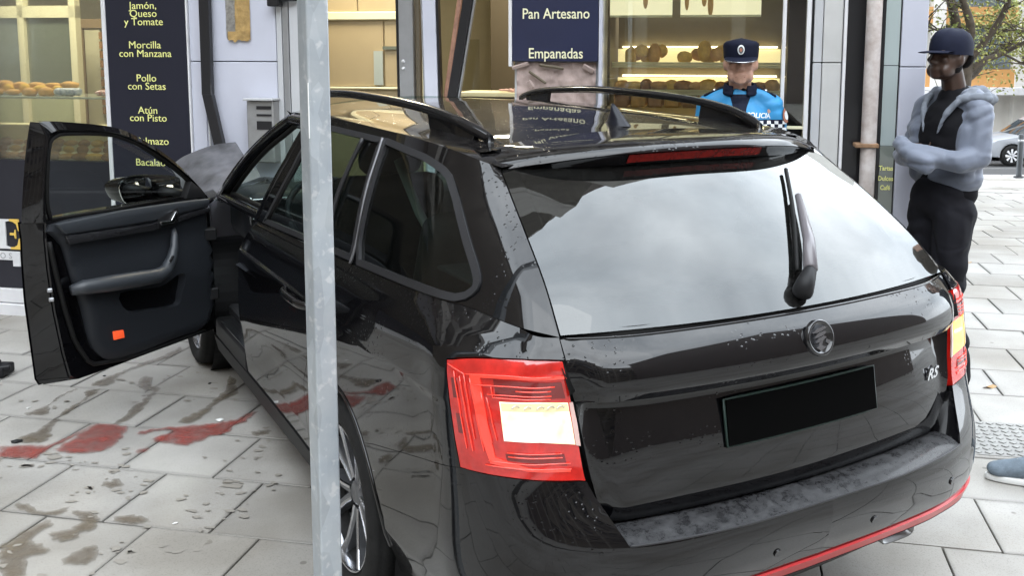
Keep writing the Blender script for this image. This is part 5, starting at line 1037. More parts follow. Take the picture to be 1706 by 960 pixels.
# ---- tail lamps
def on_pts(S, P, step=.015): return S.inv(densify(np.array(P), step))
def hot_mat():
    m = emis('lit_reversing_lamp', (1,.96,.80), 1.25); nt = m.node_tree; n = nt.nodes; l = nt.links; e = [q for q in n if q.type == 'EMISSION'][0]
    g = n.new('ShaderNodeNewGeometry'); z = n.new('ShaderNodeTexNoise'); z.inputs['Scale'].default_value = 14; z.inputs['Detail'].default_value = 3; l.new(g.outputs['Position'], z.inputs['Vector'])
    r = n.new('ShaderNodeValToRGB'); r.color_ramp.elements[0].position = .38; r.color_ramp.elements[0].color = (1,.99,.93,1); r.color_ramp.elements[1].position = .64; r.color_ramp.elements[1].color = (.92,.90,.42,1); l.new(z.outputs['Fac'], r.inputs[0]); l.new(r.outputs[0], e.inputs[0]); return m
lampL = []
for mi in (False, True):
    hs = panel('tail_lamp', side, on_pts(side, LIGHT, .02), M_redl, CAR, off=.001, thick=.03, ins=.003, mirror=mi, label='tail lamp with its white reversing light on' if not mi else 'tail lamp seen edge on at the far side'); lampL.append(hs)
    hot = hot_mat() if not mi else mat('clear_amber_lens', (.75,.42,.06), .1, coat=1, emit=(1,.6,.08), emit_s=.55)
    panel('reversing_lamp', side, on_pts(side, REV), hot, hs, off=.0035, thick=.004, ins=.001, mirror=mi, step=.02)
    panel('lamp_edge', side, on_pts(side, REVSIDE), mat('frosted_pink_lens', (.62,.42,.38), .2, coat=1), hs, off=.0033, thick=.004, ins=0, mirror=mi, step=.02)
    panel('indicator', side, on_pts(side, LAMPUP), M_redd, hs, off=.003, thick=.004, ins=.001, mirror=mi, step=.02)
    panel('fog_lamp', side, on_pts(side, LAMPLOW), M_redd, hs, off=.003, thick=.004, ins=.001, mirror=mi, step=.02)
    panel('light_guide', side, on_pts(side, CRES, .01), M_redb, hs, off=.004, thick=.005, ins=0, mirror=mi, step=.02)
    for k_, (a, b) in enumerate((((.055,.16),(.115,.34)),((.06,.48),(.12,.66)),((.27,.30),(.31,.50)))):
        A0, C0, D0, B0 = LIGHT[0], LIGHT[4], LIGHT[8], LIGHT[13]; bq = lambda s_, t_: (np.array(A0)*(1-s_)+np.array(C0)*s_)*(1-t_)+(np.array(B0)*(1-s_)+np.array(D0)*s_)*t_
        panel('reflector_patch', side, on_pts(side, [bq(a[0],a[1]),bq(b[0],a[1]),bq(b[0],b[1]),bq(a[0],b[1])]), M_redd, hs, off=.0025, thick=.003, ins=0, mirror=mi, step=.03)
    # fine ribs
    def rib(pts, w=.0016):
        uvs = side.inv(densify(np.array(pts), .015)[:-max(1,int(np.linalg.norm(np.array(pts[-1])-np.array(pts[0]))/.015))]); P = side(uvs); N = side.normal(uvs); N *= np.sign(np.median(((P-CEN)*N).sum(1))); P = P+N*.0035
        if mi: P = P*[-1,1,1]
        tube('lens_rib', P, w, M_redb, hs, 6)
    L = {k: np.array(v) for k, v in dict(a=LIGHT[0], b=LIGHT[4], c=LIGHT[8], d=LIGHT[13]).items()}
    def bl_(s, t): return (L['a']*(1-s)+L['b']*s)*(1-t)+(L['d']*(1-s)+L['c']*s)*t
    for path in (((.03,.04),(.20,.12),(.22,.80)),((.42,.21),(.42,.30),(.90,.30)),((.25,.15),(.28,.84)),((.60,.235),(.88,.235)),((.45,.80),(.90,.80)),((.45,.765),(.90,.765)),((.155,.14),(.185,.86)),((.20,.12),(.95,.12)),((.26,.20),(.93,.20)),((.30,.86),(.94,.85)),((.27,.90),(.94,.90)),((.10,.10),(.13,.85)),((.33,.26),(.36,.78)),((.37,.30),(.40,.74)),((.38,.275),(.92,.275))):
        P_ = []
        for a, b in zip(path[:-1], path[1:]): P_ += [bl_(a[0]+(b[0]-a[0])*t, a[1]+(b[1]-a[1])*t) for t in np.linspace(0,1,7)[:-1]]
        P_.append(bl_(*path[-1])); rib(P_)
    if not mi: panel('lamp_band', side, on_pts(side, [(-.805,.190,.877),(-.741,.138,.881),(-.676,.117,.875),(-.673,.113,.858),(-.741,.133,.862),(-.805,.187,.860)]), mat('cream_lamp_band', (.50,.44,.26), .25, coat=1, emit=(1,.85,.45), emit_s=.35), hs, off=.006, thick=.004, ins=0, step=.02)
    # reflector cups at the top of the reversing lamp
    if not mi:
        R0, R1 = np.array(REV[0]), np.array(REV[2])
        for k in range(5):
            c = R0+(R1-R0)*(.30+.15*k)+np.array([0,0,-.013]); uv = side.inv([c])[0]; P = side(uv)[0]; N = side.normal(uv)[0]; N *= np.sign((P-CEN)@N)
            V, F = tube_geo([P+N*.010+np.array([.010*math.cos(a),0,.008*math.sin(a)])+[-.004,.003,0] for a in np.linspace(.4, 2.9, 8)], .0022, 6); mesh('reflector_cup', V, F, mat('pale_reflector', (.55,.50,.38), .2, coat=1) if k == 0 else bpy.data.materials['pale_reflector'], hs)
# ---- greenhouse: pillars and roof side, with holes for the side glass
QWp = np.array([(-.69,1.205,1.40)]+QW+[(-.800,.455,1.052),(-.815,.52,1.046),(-.820,.60,1.044),(-.824,.80,1.036),(-.826,1.10,1.022),(-.81,1.135,1.08),(-.765,1.165,1.235),(-.72,1.19,1.335)])
qw_uv = gh.inv(densify(QWp, .03)); qw_uv[:,1] = np.clip(qw_uv[:,1], .02, 3.93)
RDp = np.array([(-.69,1.225,1.40),(-.72,1.205,1.335),(-.765,1.18,1.235),(-.81,1.15,1.08),(-.826,1.16,1.024),(-.826,1.9,.992),(-.826,2.27,.975),(-.80,2.13,1.10),(-.767,2.02,1.225),(-.72,1.955,1.345),(-.69,1.92,1.405)])
rd_uv = gh.inv(densify(RDp, .03)); rd_uv[:,1] = np.clip(rd_uv[:,1], .02, 3.9)
FDw = np.array([(-.69,2.02,1.405),(-.72,2.06,1.345),(-.767,2.13,1.225),(-.80,2.25,1.10),(-.826,2.38,.972),(-.818,3.24,.95),(-.797,3.00,1.08),(-.763,2.77,1.21),(-.714,2.54,1.325),(-.68,2.36,1.40)])
fw_uv = gh.inv(densify(FDw, .03)); fw_uv[:,1] = np.clip(fw_uv[:,1], .02, 3.9)
full = [(u, 0) for u in np.linspace(0, 7, 90)]+[(7, v) for v in np.linspace(.1, 3.9, 14)]+[(u, 4) for u in np.linspace(7, 0, 80)]+[(0, v) for v in np.linspace(3.9, .1, 20)]
full = np.array(full)*[.99999,.99999]
hq = inset_uv(gh, qw_uv, .001); hr = inset_uv(gh, rd_uv, .001); hf = fw_uv
panel('roof_side_frame', gh, full, M_paint, CAR, holes=(hq, hr, hf), mirror='both', ins=0, thick=.02, step=.03)
for nm, uvp, w, gm in (('quarter_window', qw_uv, .021, M_sglass),('rear_door_window', rd_uv, .020, M_sglass)):
    inn = inset_uv(gh, uvp, w)
    fr = panel(nm+'_trim', gh, uvp, M_trim, CAR, off=.006, holes=(inn,), ins=0, thick=.012, mirror='both', step=.05)
    gs = panel(nm, gh, inset_uv(gh, uvp, w*.6), gm, CAR, off=-.004, thick=0, ins=0, mirror='both', step=.05)
# window divider and rubber
for q in (1, -1):
    for (pts, r_, mm, nm) in (([(-.700,1.375,1.385),(-.745,1.39,1.29),(-.785,1.41,1.18),(-.812,1.44,1.02)], .008, M_trim, 'window_divider'), ([(-.69,1.215,1.40),(-.72,1.197,1.335),(-.765,1.172,1.235),(-.81,1.143,1.08),(-.828,1.15,1.02)], .0055, mat('dull_pillar_strip', (.16,.16,.17), .45, metal=.6), 'pillar_strip')):
        P = smooth_poly(np.array(pts)*[q,1,1]+[-.006*q,0,0], 4, False); V, F = tube_geo(P, r_, 6); mesh(nm, V, F, mm, CAR, smooth=True)
# front door window and frame on the far side
fin = inset_uv(gh, fw_uv, .03); panel('front_door_frame', gh, fw_uv, M_trim, FD, off=.004, holes=(fin,), ins=0, mirror=True, step=.05)
panel('front_door_window', gh, inset_uv(gh, fw_uv, .02), M_cglass, FD, off=-.004, thick=0, ins=0, mirror=True, step=.06)
# black inner frame of the open doorway (near side)
Pf = gh(inset_uv(gh, fw_uv, .012)); tube('doorway_frame', [tuple(p+[.018,0,0]) for p in Pf], .026, M_paint, CAR, 12, closed=True); Pf = gh(inset_uv(gh, fw_uv, .040)); tube('door_seal', [tuple(p+[.035,0,0]) for p in Pf], .011, M_rub, CAR, 8, closed=True)
jb = [(-.80,2.40,.97),(-.845,2.49,.86),(-.85,2.51,.72),(-.845,2.56,.52),(-.82,2.60,.33)]
Vj = np.array(jb); V = np.concatenate([Vj+[.0,-.01,0], Vj+[.0,.05,0], Vj+[.11,.09,0], Vj+[.11,-.06,0]]); n = len(Vj)
mesh('door_jamb', V, [(k*n+i, k*n+i+1, (k+1)*n+i+1, (k+1)*n+i) for k in range(3) for i in range(n-1)], M_paint, CAR, smooth=False)
# ---- roof
def roof():
    ys = np.concatenate([np.linspace(.60,.9,9), np.linspace(.95,2.42,26)]); N = 33; V = []
    top = [gh([(u, 4)])[0] for u in np.linspace(0, 7, 200)]; ty = np.array([p[1] for p in top]); tx = np.array([p[0] for p in top]); tz = np.array([p[2] for p in top])
    for y in ys:
        ex = -np.interp(y, ty, tx); ez = np.interp(y, ty, tz); cz = roof_z(0, y)
        for t in np.linspace(-1, 1, N): 
            f_ = .055*np.clip((y-2.1)/.35, 0, 1)**2*(1-t*t); ch = -.006*math.exp(-((abs(t)-.86)/.035)**2)
            V.append((ex*t, y+f_*4, cz+(ez-cz)*abs(t)**2.3+ch-(.05*f_)))
    return V, grid_faces(N, len(ys))
V, F = roof(); mesh('roof', V, F, M_paint, CAR, smooth=True)
# pressed line across the roof end ahead of the spoiler, windscreen, bonnet
def screen():
    V = []; N = 17; a = gh([(7,v) for v in np.linspace(0,4,14)])
    for k, p in enumerate(a):
        t = k/13
        for q in np.linspace(-1, 1, N): V.append((-p[0]*q, p[1]+(.30-.04*t)*(1-q*q), p[2]+.05*t*(1-q*q)-.02*(1-t)))
    return V, grid_faces(N, 14)
V, F = screen(); mesh('windscreen', V, F, M_cglass, CAR, smooth=True)
V = []; NB = 31; MB_ = 20
for j in range(MB_):
    t = j/(MB_-1); y = 3.42+1.1*t; hw = .74-.14*t
    for i in range(NB):
        q = -1+2*i/(NB-1); V.append((hw*q, y+.15*(1-q*q), .975-.13*t-.04*q*q))
V = crash(np.array(V)); mesh('bonnet', V, grid_faces(NB, MB_), M_paint, CAR, smooth=True)
# folded sheet of the bonnet and wing standing up against the wall
M_scuff = mat('scuffed_bent_metal', (.16,.16,.175), .42, metal=.1, coat=.35, coat_rough=.15, noise_amt=.75, noise_scale=6)
cx = [(-.90,4.12,1.02),(-.84,4.15,1.065),(-.77,4.14,1.10),(-.66,4.11,1.135),(-.54,4.07,1.15)]
cb_ = [(-.84,3.62,.84),(-.80,3.55,.88),(-.74,3.52,.93),(-.66,3.52,.96),(-.52,3.55,.99)]
rows = []
for t in np.linspace(0, 1, 8): rows.append(np.array(cx)*(1-t)+np.array(cb_)*t+np.array([0,.03*math.sin(t*7),.012*math.sin(t*9)]))
S_ = Surf(rows); uu, vv_ = np.meshgrid(np.linspace(0,3.999,34), np.linspace(0,6.999,20)); P = S_(np.stack([uu.ravel(), vv_.ravel()],1))
P = P+np.array([[0,.020*noise.noise((p[0]*6,p[1]*6,p[2]*6)),.016*noise.noise((p[0]*5+3,p[1]*5,p[2]*5))] for p in P]); mesh('crumpled_wing', P, grid_faces(34, 20), M_scuff, CAR, smooth=True)
# ---- tailgate
def tg_grid():
    zs = np.array([.577,.585,.60,.63,.67,.72,.78,.82,.842,.852,.860,.864,.868,.872,.876,.880,.886,.892,.90,.915,.93,.945,.96,.975,.99,1.002,1.012]); N = 61; V = []
    for z in zs:
        w = np.interp(z, [a for a,_ in TW], [b for _,b in TW])-.004
        for t in np.linspace(-1, 1, N):
            p = tg_point(w*t, z)
            k = np.clip((abs(t)-.93)/.07, 0, 1)                     # recess closes towards the sides
            p[1] = p[1]*(1-k)+k*(np.interp(z, [.577,.694,.772,.849,.92,.973,1.018],[.09,.084,.101,.113,.119,.13,.162])+.003)
            V.append(p)
    return np.array(V), grid_faces(N, len(zs)), N, len(zs)
V, F, N_, M_ = tg_grid()
TGo = mesh('tailgate', V, F, M_paint, CAR, smooth=True); TGo.data.set_sharp_from_angle(angle=math.radians(40))
# dark returns behind the shut lines
def ribbon(name, A, B_, m, par, smooth=True): 
    A = np.array(A); B_ = np.array(B_); n = len(A); return mesh(name, np.concatenate([A, B_]), [(i, i+1, n+i+1, n+i) for i in range(n-1)], m, par, smooth)
for q in (-1, 1):
    E_ = np.array([(w*q, tg_point(w, z)[1], z) for z, w in TW]); ribbon('tailgate_gap', E_+[q*.012,.012,0], E_+[-q*.02,.03,0], M_rub, CAR)
gap = np.array([( -.672+1.344*t, 0, 1.016) for t in np.linspace(0,1,40)]); gap[:,1] = [tg_point(x, 1.018)[1]+.014 for x in gap[:,0]]
ribbon('window_gap', gap+[0,-.004,-.012], gap+[0,.004,.012], M_rub, CAR)
top_ = np.array([tg_point(x, 1.012) for x in np.linspace(-.668,.668,40)]); tube('tailgate_edge', [tuple(p) for p in top_], .0035, M_paint, TGo, 6)
# rear window with black border, wiper
W0 = [(.03,.03)]+[(u,.03) for u in np.linspace(.2,7.8,30)]+[(7.97,.03),(7.97,3.9)]+[(u,3.9) for u in np.linspace(7.8,.2,20)]+[(.03,3.9)]
RW = panel('rear_window', tgl, densify(np.array(W0), .25), M_rglass, CAR, ins=0, thick=.006, step=.04)
bi = inset_uv(tgl, densify(np.array(W0), .25), .07)
panel('window_border', tgl, densify(np.array(W0), .25), mat('black_ceramic_border', (.004,.004,.004), .3), RW, off=-.0035, thick=0, holes=(bi,), ins=0, step=.04)
def tpt(x, v, off=0):
    best = tgl.inv([(x, .2+.12*v, 1.02+.1*v)])[0]; uv = np.array([4+ (x/ .67)*4 if False else best[0], v]); return None
def tg_at(x, v, off):
    us = np.linspace(0, 8, 161); P = tgl(np.stack([us, np.full(161, v)], 1)); u = us[np.argmin(np.abs(P[:,0]-x))]; uv = np.array([[u, v]]); p = tgl(uv)[0]; n = tgl.normal(uv)[0]; n *= np.sign((p-CEN)@n); return p+n*off, n
wp = empty('_tmp', (0,0,0)); bpy.data.objects.remove(wp)
hub, hn = tg_at(.030, .33, .03)
a0, _ = tg_at(.028,.26,.006); a1, _ = tg_at(.062,.56,.040); a2, _ = tg_at(.135,1.15,.032); a3, _ = tg_at(.235,2.1,.022)
V, F = tube_geo(smooth_poly([a0, hub, a1], 5, False), [.026,.027,.027,.027,.026,.025,.024,.022,.020,.018,.016], 14); WP = mesh('rear_wiper', V, F, M_plast, CAR, smooth=True)
V, F = tube_geo([a1, a2, a3], [.019,.017,.010], 8); mesh('wiper_arm', V, F, mat('grey_wiper_arm', (.13,.12,.13), .35, coat=.3), WP, smooth=True)
b0, _ = tg_at(.045,.66,.016); b1, _ = tg_at(.165,1.75,.016); b2, _ = tg_at(.298,2.78,.014)
V, F = tube_geo(smooth_poly([b0, b1, b2], 6, False), .0065, 6); mesh('wiper_blade', V, F, M_rub, WP, smooth=True)
# spoiler
def spoil():
    V = []; N = 61; rows = 9
    for t in np.linspace(-1, 1, N):
        x = .600*t; a = abs(t); ye = .475+.155*a**3.0; ze = 1.415-.050*a**3.2; yr = .80+.0*a; zr = roof_z(x, .80)+.001; h = .054*(1-.5*a**4)
        ub_ = yr+(ye-yr); 
        prof = [(yr, zr), (yr-.10, roof_z(x,.72)*.5+(zr)*.5+.001), (ye+.11, ze+.015), (ye+.055, ze+.011), (ye+.022, ze+.003), (ye+.004, ze-.008), (ye, ze-.018), (ye+.014, ze-.024), (ye+.030, ze-h), (ye+.045, ze-h-.004), (ye+.13, ze-h+.004)]
        V += [(x, y, z) for y, z in prof]
    k = len(prof); F = [(i*k+j, i*k+j+1, (i+1)*k+j+1, (i+1)*k+j) for i in range(N-1) for j in range(k-1)]
    F += [tuple(range(k)), tuple(range((N-1)*k, N*k))[::-1]]
    return V, F
V, F = spoil(); bm = bmesh.new(); vs = [bm.verts.new(v) for v in V]
for f in F: bm.faces.new([vs[i] for i in f])
SPo = from_bm('roof_spoiler', bm, M_paint, CAR, angle=38)
V = []
for t in np.linspace(-1, 1, 25):
    x = .245*t; a = abs(x/.6); ye = .475+.155*a**3; ze = 1.415-.05*a**3.2
    V += [(x, ye+.0165, ze-.024), (x, ye+.030, ze-.047)]
mesh('brake_light', [(a,b-.006,c) for a,b,c in V], [(2*i, 2*i+1, 2*i+3, 2*i+2) for i in range(24)], mat('brake_light_lens', (.20,.008,.006), .15, coat=1, noise_amt=.5, noise_scale=60), SPo)
# emblem
def ring(name, c, n, r0, r1, th, m, par, seg=48):
    q = Vector(n).to_track_quat('Z','Y'); V = []; M = Matrix.Translation(Vector(c)) @ q.to_matrix().to_4x4()
    pr_ = [(r0,0),(r0,th),(r0+(r1-r0)*.3,th*1.3),(r1-(r1-r0)*.3,th*1.3),(r1,th),(r1,0)]
    for k in range(seg):
        a = 2*PI*k/seg
        for r_, h in pr_: V.append((M @ Vector((r_*math.cos(a), r_*math.sin(a), h)))[:])
    k = len(pr_); F = [(i*k+j, i*k+j+1, ((i+1) % seg)*k+j+1, ((i+1) % seg)*k+j) for i in range(seg) for j in range(k-1)]
    return mesh(name, V, F, m, par, smooth=True), M
ec = tg_point(0, .958)+np.array([0,-.004,0]); en = np.array([0,-.93,.25]); en /= np.linalg.norm(en)
xax = Vector((1,0,0)); zax = Vector(en); yax = zax.cross(xax).normalized()
EM = Matrix([[xax[i], yax[i], zax[i], ec[i]] for i in range(3)]+[[0,0,0,1]])
M_emb = mat('gloss_black_emblem', (.010,.010,.011), .18, coat=1); M_emb2 = mat('dark_chrome_relief', (.20,.20,.21), .25, metal=.8)
V = []; seg = 40
for r_, h in ((.0,.004),(.036,.004),(.038,.007),(.043,.008),(.046,.005),(.0465,-.006)):
    for k in range(seg): a = 2*PI*k/seg; V.append((EM @ Vector((r_*math.cos(a), r_*math.sin(a), h)))[:])
EMo = mesh('emblem', V, [(j*seg+k, j*seg+(k+1) % seg, (j+1)*seg+(k+1) % seg, (j+1)*seg+k) for j in range(5) for k in range(seg)], M_emb, TGo, smooth=True)
def emb_poly(poly): 
    return prism('emblem_relief', poly, lambda p: np.array((EM @ Vector((p[0], p[1], .0035)))[:]), lambda p: np.array((EM @ Vector((p[0], p[1], .0075)))[:]), M_emb2, TGo)
for k in range(3):                                                     # three feathers of the winged arrow
    y = .018-.012*k; emb_poly([(-.028+.004*k, y-.004),(-.010,y+.006),(.016-.002*k,y+.010),(.024-.003*k,y+.006),(.006,y-.001),(-.012,y-.004)])
emb_poly([(-.008,-.006),(.004,-.008),(-.002,-.018),(.012,-.024),(-.006,-.032),(-.022,-.022),(-.012,-.020)]); emb_poly([(.016,-.004),(.030,-.010),(.022,-.020),(.014,-.012)])
# number plate (its characters are covered in the photograph) and badge
pc = tg_point(0, .765); PM = Matrix.Translation((0, pc[1]-.008, .772)) @ Matrix.Rotation(math.radians(-9),4,'X')
V = []
for yy in (-.004, .003):
    for zz in (-.056, .056):
        for x in np.linspace(-.26, .26, 15): V.append((PM @ Vector((x, yy+tg_plan(np.array(abs(x)), .77), zz)))[:])
n = 15; F = [(i, i+1, n+i+1, n+i) for i in range(n-1)]+[(2*n+i, 3*n+i, 3*n+i+1, 2*n+i+1) for i in range(n-1)]+[(i, 2*n+i, 2*n+i+1, i+1) for i in range(n-1)]+[(n+i, n+i+1, 3*n+i+1, 3*n+i) for i in range(n-1)]+[(0,n,3*n,2*n),(n-1,3*n-1,4*n-1,2*n-1)]
mesh('number_plate', V, F, mat('blacked_out_plate', (.002,.002,.002), .9, spec=.02), TGo, label='number plate blacked out, without characters')
tube('plate_frame', [(PM @ Vector((x, .002+float(tg_plan(np.array(abs(x)), .77)), z)))[:] for x, z in [(a, -.058) for a in np.linspace(-.263,.263,11)]+[(a, .058) for a in np.linspace(.263,-.263,11)]], .004, mat('dark_green_frame', (.02,.035,.03), .3), TGo, 6, closed=True)
bx_, bz = .545, .735; bpn = tg_point(bx_, bz); yaw_ = math.atan2(tg_point(bx_+.05, bz)[1]-tg_point(bx_-.05, bz)[1], .1)
BMx = Matrix.Translation((bx_, bpn[1]-.003, bz)) @ Matrix.Rotation(yaw_,4,'Z') @ Matrix.Rotation(PI/2,4,'X')
text_obj('badge', 'RS', .045, BMx, M_silver, TGo, extrude=.002, bold=.001, sx=1.3, shear=.3)
# ---- roof rails and aerial
rail = [(.52,.80,1.418),(.535,.88,1.445),(.548,1.0,1.470),(.560,1.2,1.492),(.57,1.5,1.506),(.572,1.9,1.512),(.565,2.2,1.503),(.555,2.40,1.488),(.545,2.52,1.465),(.54,2.56,1.448)]
for q in (-1, 1):
    P = smooth_poly(np.array(rail)*[q,1,1], 4, False); n = len(P); Wd = np.interp(np.arange(n), [0,4,9,n-8,n-1], [.010,.020,.017,.017,.010])
    V = []; 
    for i, p in enumerate(P):
        for a, b in ((-1,-.45),(-.85,.5),(0,.75),(.85,.5),(1,-.45),(0,-.7)): V.append(p+[a*Wd[i], 0, b*.022])
    F = [(i*6+j, i*6+(j+1) % 6, (i+1)*6+(j+1) % 6, (i+1)*6+j) for i in range(n-1) for j in range(6)]+[tuple(range(6)), tuple(range((n-1)*6, n*6))[::-1]]
    ro = mesh('roof_rail', V, F, mat('satin_black_rail', (.008,.008,.009), .22, coat=.5) if q < 0 else bpy.data.materials['satin_black_rail'], CAR, smooth=True)
    for y0, y1 in ((.86,1.16),(2.30,2.50)):
        Q = [(q*.548, y, float(roof_z(.55,y))-.01) for y in np.linspace(y0, y1, 9)]; R2 = [(q*np.interp(y,[r[1] for r in rail],[r[0] for r in rail]), y, np.interp(y, [r[1] for r in rail], [r[2] for r in rail])) for y in np.linspace(y0, y1, 9)]
        V = []
        for a, b in zip(Q, R2): V += [(a[0]-.009, a[1], a[2]), (a[0]+.009, a[1], a[2]), (b[0]+.008, b[1], b[2]), (b[0]-.008, b[1], b[2])]
        F = [(i*4+j, i*4+(j+1) % 4, (i+1)*4+(j+1) % 4, (i+1)*4+j) for i in range(8) for j in range(4)]+[(0,1,2,3),(35,34,33,32)]
        rf_ = mesh('rail_foot', V, F, bpy.data.materials['satin_black_rail'], ro, smooth=True); rf_.data.set_sharp_from_angle(angle=.8)
def fin():
    V = []; zs = np.linspace(0, 1, 10)
    for t in zs:
        z = t*.070; y0 = .905-.062*(1-t)**.6*1.0+.00*t; y0 = .90+ -.050*(1-t)+.038*t; y1 = .90+.075*(1-t)**1.6+.045*t+.004; w = .026*(1-t)**.7*(1 if t > .12 else 1.15)+.003
        for a in np.linspace(0, 2*PI, 16, endpoint=False):
            c = (y0+y1)/2; V.append((w*math.sin(a), c+(y1-y0)/2*math.cos(a), roof_z(0, .9)-.003+z))
    k = 16; F = [(i*k+j, i*k+(j+1) % k, (i+1)*k+(j+1) % k, (i+1)*k+j) for i in range(9) for j in range(k)]+[tuple(range(9*k, 10*k))]
    return V, F
V, F = fin(); mesh('roof_aerial', V, F, mat('aerial_black', (.006,.007,.012), .3, spec=.3), CAR, smooth=True)
# ---- wheels
def wheel(x, y, q, steer=0):
    root = mesh('wheel', *lathe_x([(.0,.225),(.05,.232),(.085,.24),(.105,.262),(.112,.290),(.108,.308),(.095,.3165),(.05,.318),(-.06,.318),(-.105,.312),(-.118,.29),(-.112,.25),(-.10,.232)], 64), M_tyre, CAR, smooth=True)
    return root
def lathe_x(prof, seg): # prof: (x outward, r)
    V = []; k = len(prof)
    for i in range(seg):
        a = 2*PI*i/seg
        for px_, r_ in prof: V.append((px_, r_*math.cos(a), r_*math.sin(a)))
    return V, [(i*k+j, i*k+j+1, ((i+1) % seg)*k+j+1, ((i+1) % seg)*k+j) for i in range(seg) for j in range(k-1)]
M_rim = mat('dark_alloy', (.16,.165,.175), .35, metal=.6); M_rims = mat('machined_alloy', (.60,.61,.64), .2, metal=1); M_disc = mat('brake_disc', (.30,.29,.28), .35, metal=1, noise_amt=.2)
def build_wheel(cx_, cy_, q, rot=0.2, steer=0):
    MW = Matrix.Translation((cx_, cy_, WZ)) @ Matrix.Rotation(steer,4,'Z') @ Matrix.Diagonal((q,1,1,1)) @ Matrix.Rotation(rot,4,'X')
    tf = lambda V: np.array([(MW @ Vector(v))[:] for v in V])
    V, F = lathe_x([(.02,.20),(.062,.224),(.080,.232),(.096,.246),(.105,.268),(.104,.290),(.096,.306),(.082,.3155),(.075,.313),(.068,.318),(.022,.319),(.018,.312),(.010,.312),(.006,.319),(-.04,.319),(-.09,.314),(-.112,.29),(-.108,.25),(-.09,.232),(-.07,.20)], 72)
    wo = mesh('wheel', tf(V), F, M_tyre, CAR, smooth=True)
    V, F = lathe_x([(.080,.2325),(.088,.2335),(.090,.230),(.082,.226),(.060,.222),(.02,.212),(-.06,.205),(-.10,.232)], 72); mesh('rim', tf(V), F, M_rims, wo, smooth=True)
    V, F = lathe_x([(.0,.06),(.0,.155),(-.02,.155),(-.02,.06)], 48); mesh('brake_disc', tf(V), F, M_disc, wo, smooth=False)
    bm = bmesh.new(); add_box(bm, MW @ Matrix.Translation((0,.02,.145)), (.05,.14,.05), .012, 2); from_bm('brake_caliper', bm, mat('red_caliper', (.45,.02,.02), .4) if 'red_caliper' not in bpy.data.materials else bpy.data.materials['red_caliper'], wo)
    V, F = lathe_x([(.046,.0),(.050,.030),(.046,.036),(.030,.050),(.0,.062)], 32); mesh('hub_cap', tf(V), F, M_rim, wo, smooth=True)
    for s in range(5):
        a = 2*PI*s/5
        def P(r_, w, x): return (x, r_*math.cos(a)-w*math.sin(a), r_*math.sin(a)+w*math.cos(a))
        # Y-shaped twin spoke: two arms opening towards the rim
        for g in (-1, 1):
            pts = [(.045,.006*g,.014),(.10,.020*g,.012),(.16,.042*g,.012),(.222,.075*g,.016)]
            V = []; V2 = []
            for (r_, w, hw), xo in zip(pts, (.046,.052,.060,.074)):
                V += [P(r_, w-hw, xo-.004), P(r_, w-hw*.6, xo), P(r_, w+hw*.6, xo), P(r_, w+hw, xo-.004), P(r_, w+hw*.8, xo-.045), P(r_, w-hw*.8, xo-.045)]
                e = w+g*hw*.78; V2 += [P(r_, e-.0065, xo-.0005), P(r_, e-.0048, xo+.0022), P(r_, e+.0040, xo+.0022), P(r_, e+.0055, xo-.004)]
            F = [(i*6+j, i*6+(j+1) % 6, (i+1)*6+(j+1) % 6, (i+1)*6+j) for i in range(3) for j in range(6)]; mesh('spoke', tf(V), F, M_rim, wo)
            F = [(i*4+j, i*4+j+1, (i+1)*4+j+1, (i+1)*4+j) for i in range(3) for j in range(3)]; mesh('machined_edge', tf(V2), F, M_rims, wo)
    # wheel housing
    V, F = lathe_x([(.055,.372),(-.20,.372),(-.20,.05)], 48); mesh('wheel_housing', [(cx_+v[0]*q, cy_+v[1], WZ+v[2]) for v in V], F, M_plast, CAR, smooth=False)
build_wheel(-.795, WR, -1, .9); build_wheel(.795, WR, 1, .5); build_wheel(-.77, WF, -1, .1, .0); build_wheel(.77, WF, 1, .1)
# arch lips
for cy_ in (WR,):
    for q in (-1, 1):
        P = [tuple(side(side.inv([sx(*p)]))[0]*[1 if q < 0 else -1,1,1]) for p in arch(cy_, WZ, .370, 180, 2, 26)]; tube('arch_lip', P, .0055, M_paint, CAR, 6)
# ---- cabin
bm = bmesh.new(); add_box(bm, Matrix.Translation((0,1.9,.33)), (1.5,3.0,.06), .01); from_bm('cabin_floor', bm, M_cloth, CAR)
box('boot_floor', (-.62,.16,.60), (.62,1.15,.64), M_cloth, CAR, .01)
def seat(x, y, rake=.35, w=.50):
    M = Matrix.Translation((x, y, 0)); bm = bmesh.new(); add_box(bm, M @ Matrix.Translation((0,.18,.52)), (w,.50,.16), .05, 3); so_ = from_bm('seat', bm, M_cloth, CAR, angle=60)
    bm = bmesh.new(); add_box(bm, M @ Matrix.Translation((0,-.05,.58)) @ Matrix.Rotation(rake,4,'X') @ Matrix.Translation((0,0,.30)), (w*.96,.14,.66), .06, 3); from_bm('backrest', bm, M_cloth, so_, angle=60)
    bm = bmesh.new(); add_box(bm, M @ Matrix.Translation((0,-.05,.58)) @ Matrix.Rotation(rake,4,'X') @ Matrix.Translation((0,.02,.74)), (w*.52,.11,.20), .045, 3); from_bm('headrest', bm, M_cloth, so_, angle=60)
seat(-.38,2.25); seat(.38,2.25)
for x in (-.42,0,.42): seat(x,1.32,.40,.44)
box('parcel_cover', (-.60,.42,1.0), (.60,1.02,1.015), M_cloth, CAR, .004)
D_ = empty('_', (0,0,0)); bpy.data.objects.remove(D_)
bm = bmesh.new(); add_box(bm, Matrix.Translation((0,3.22,.86)), (1.46,.42,.26), .07, 3); DA = from_bm('dashboard', bm, M_card, CAR, angle=60)
box('air_vent', (-.70,2.995,.87), (-.54,3.012,.955), M_plast, DA, .006); 
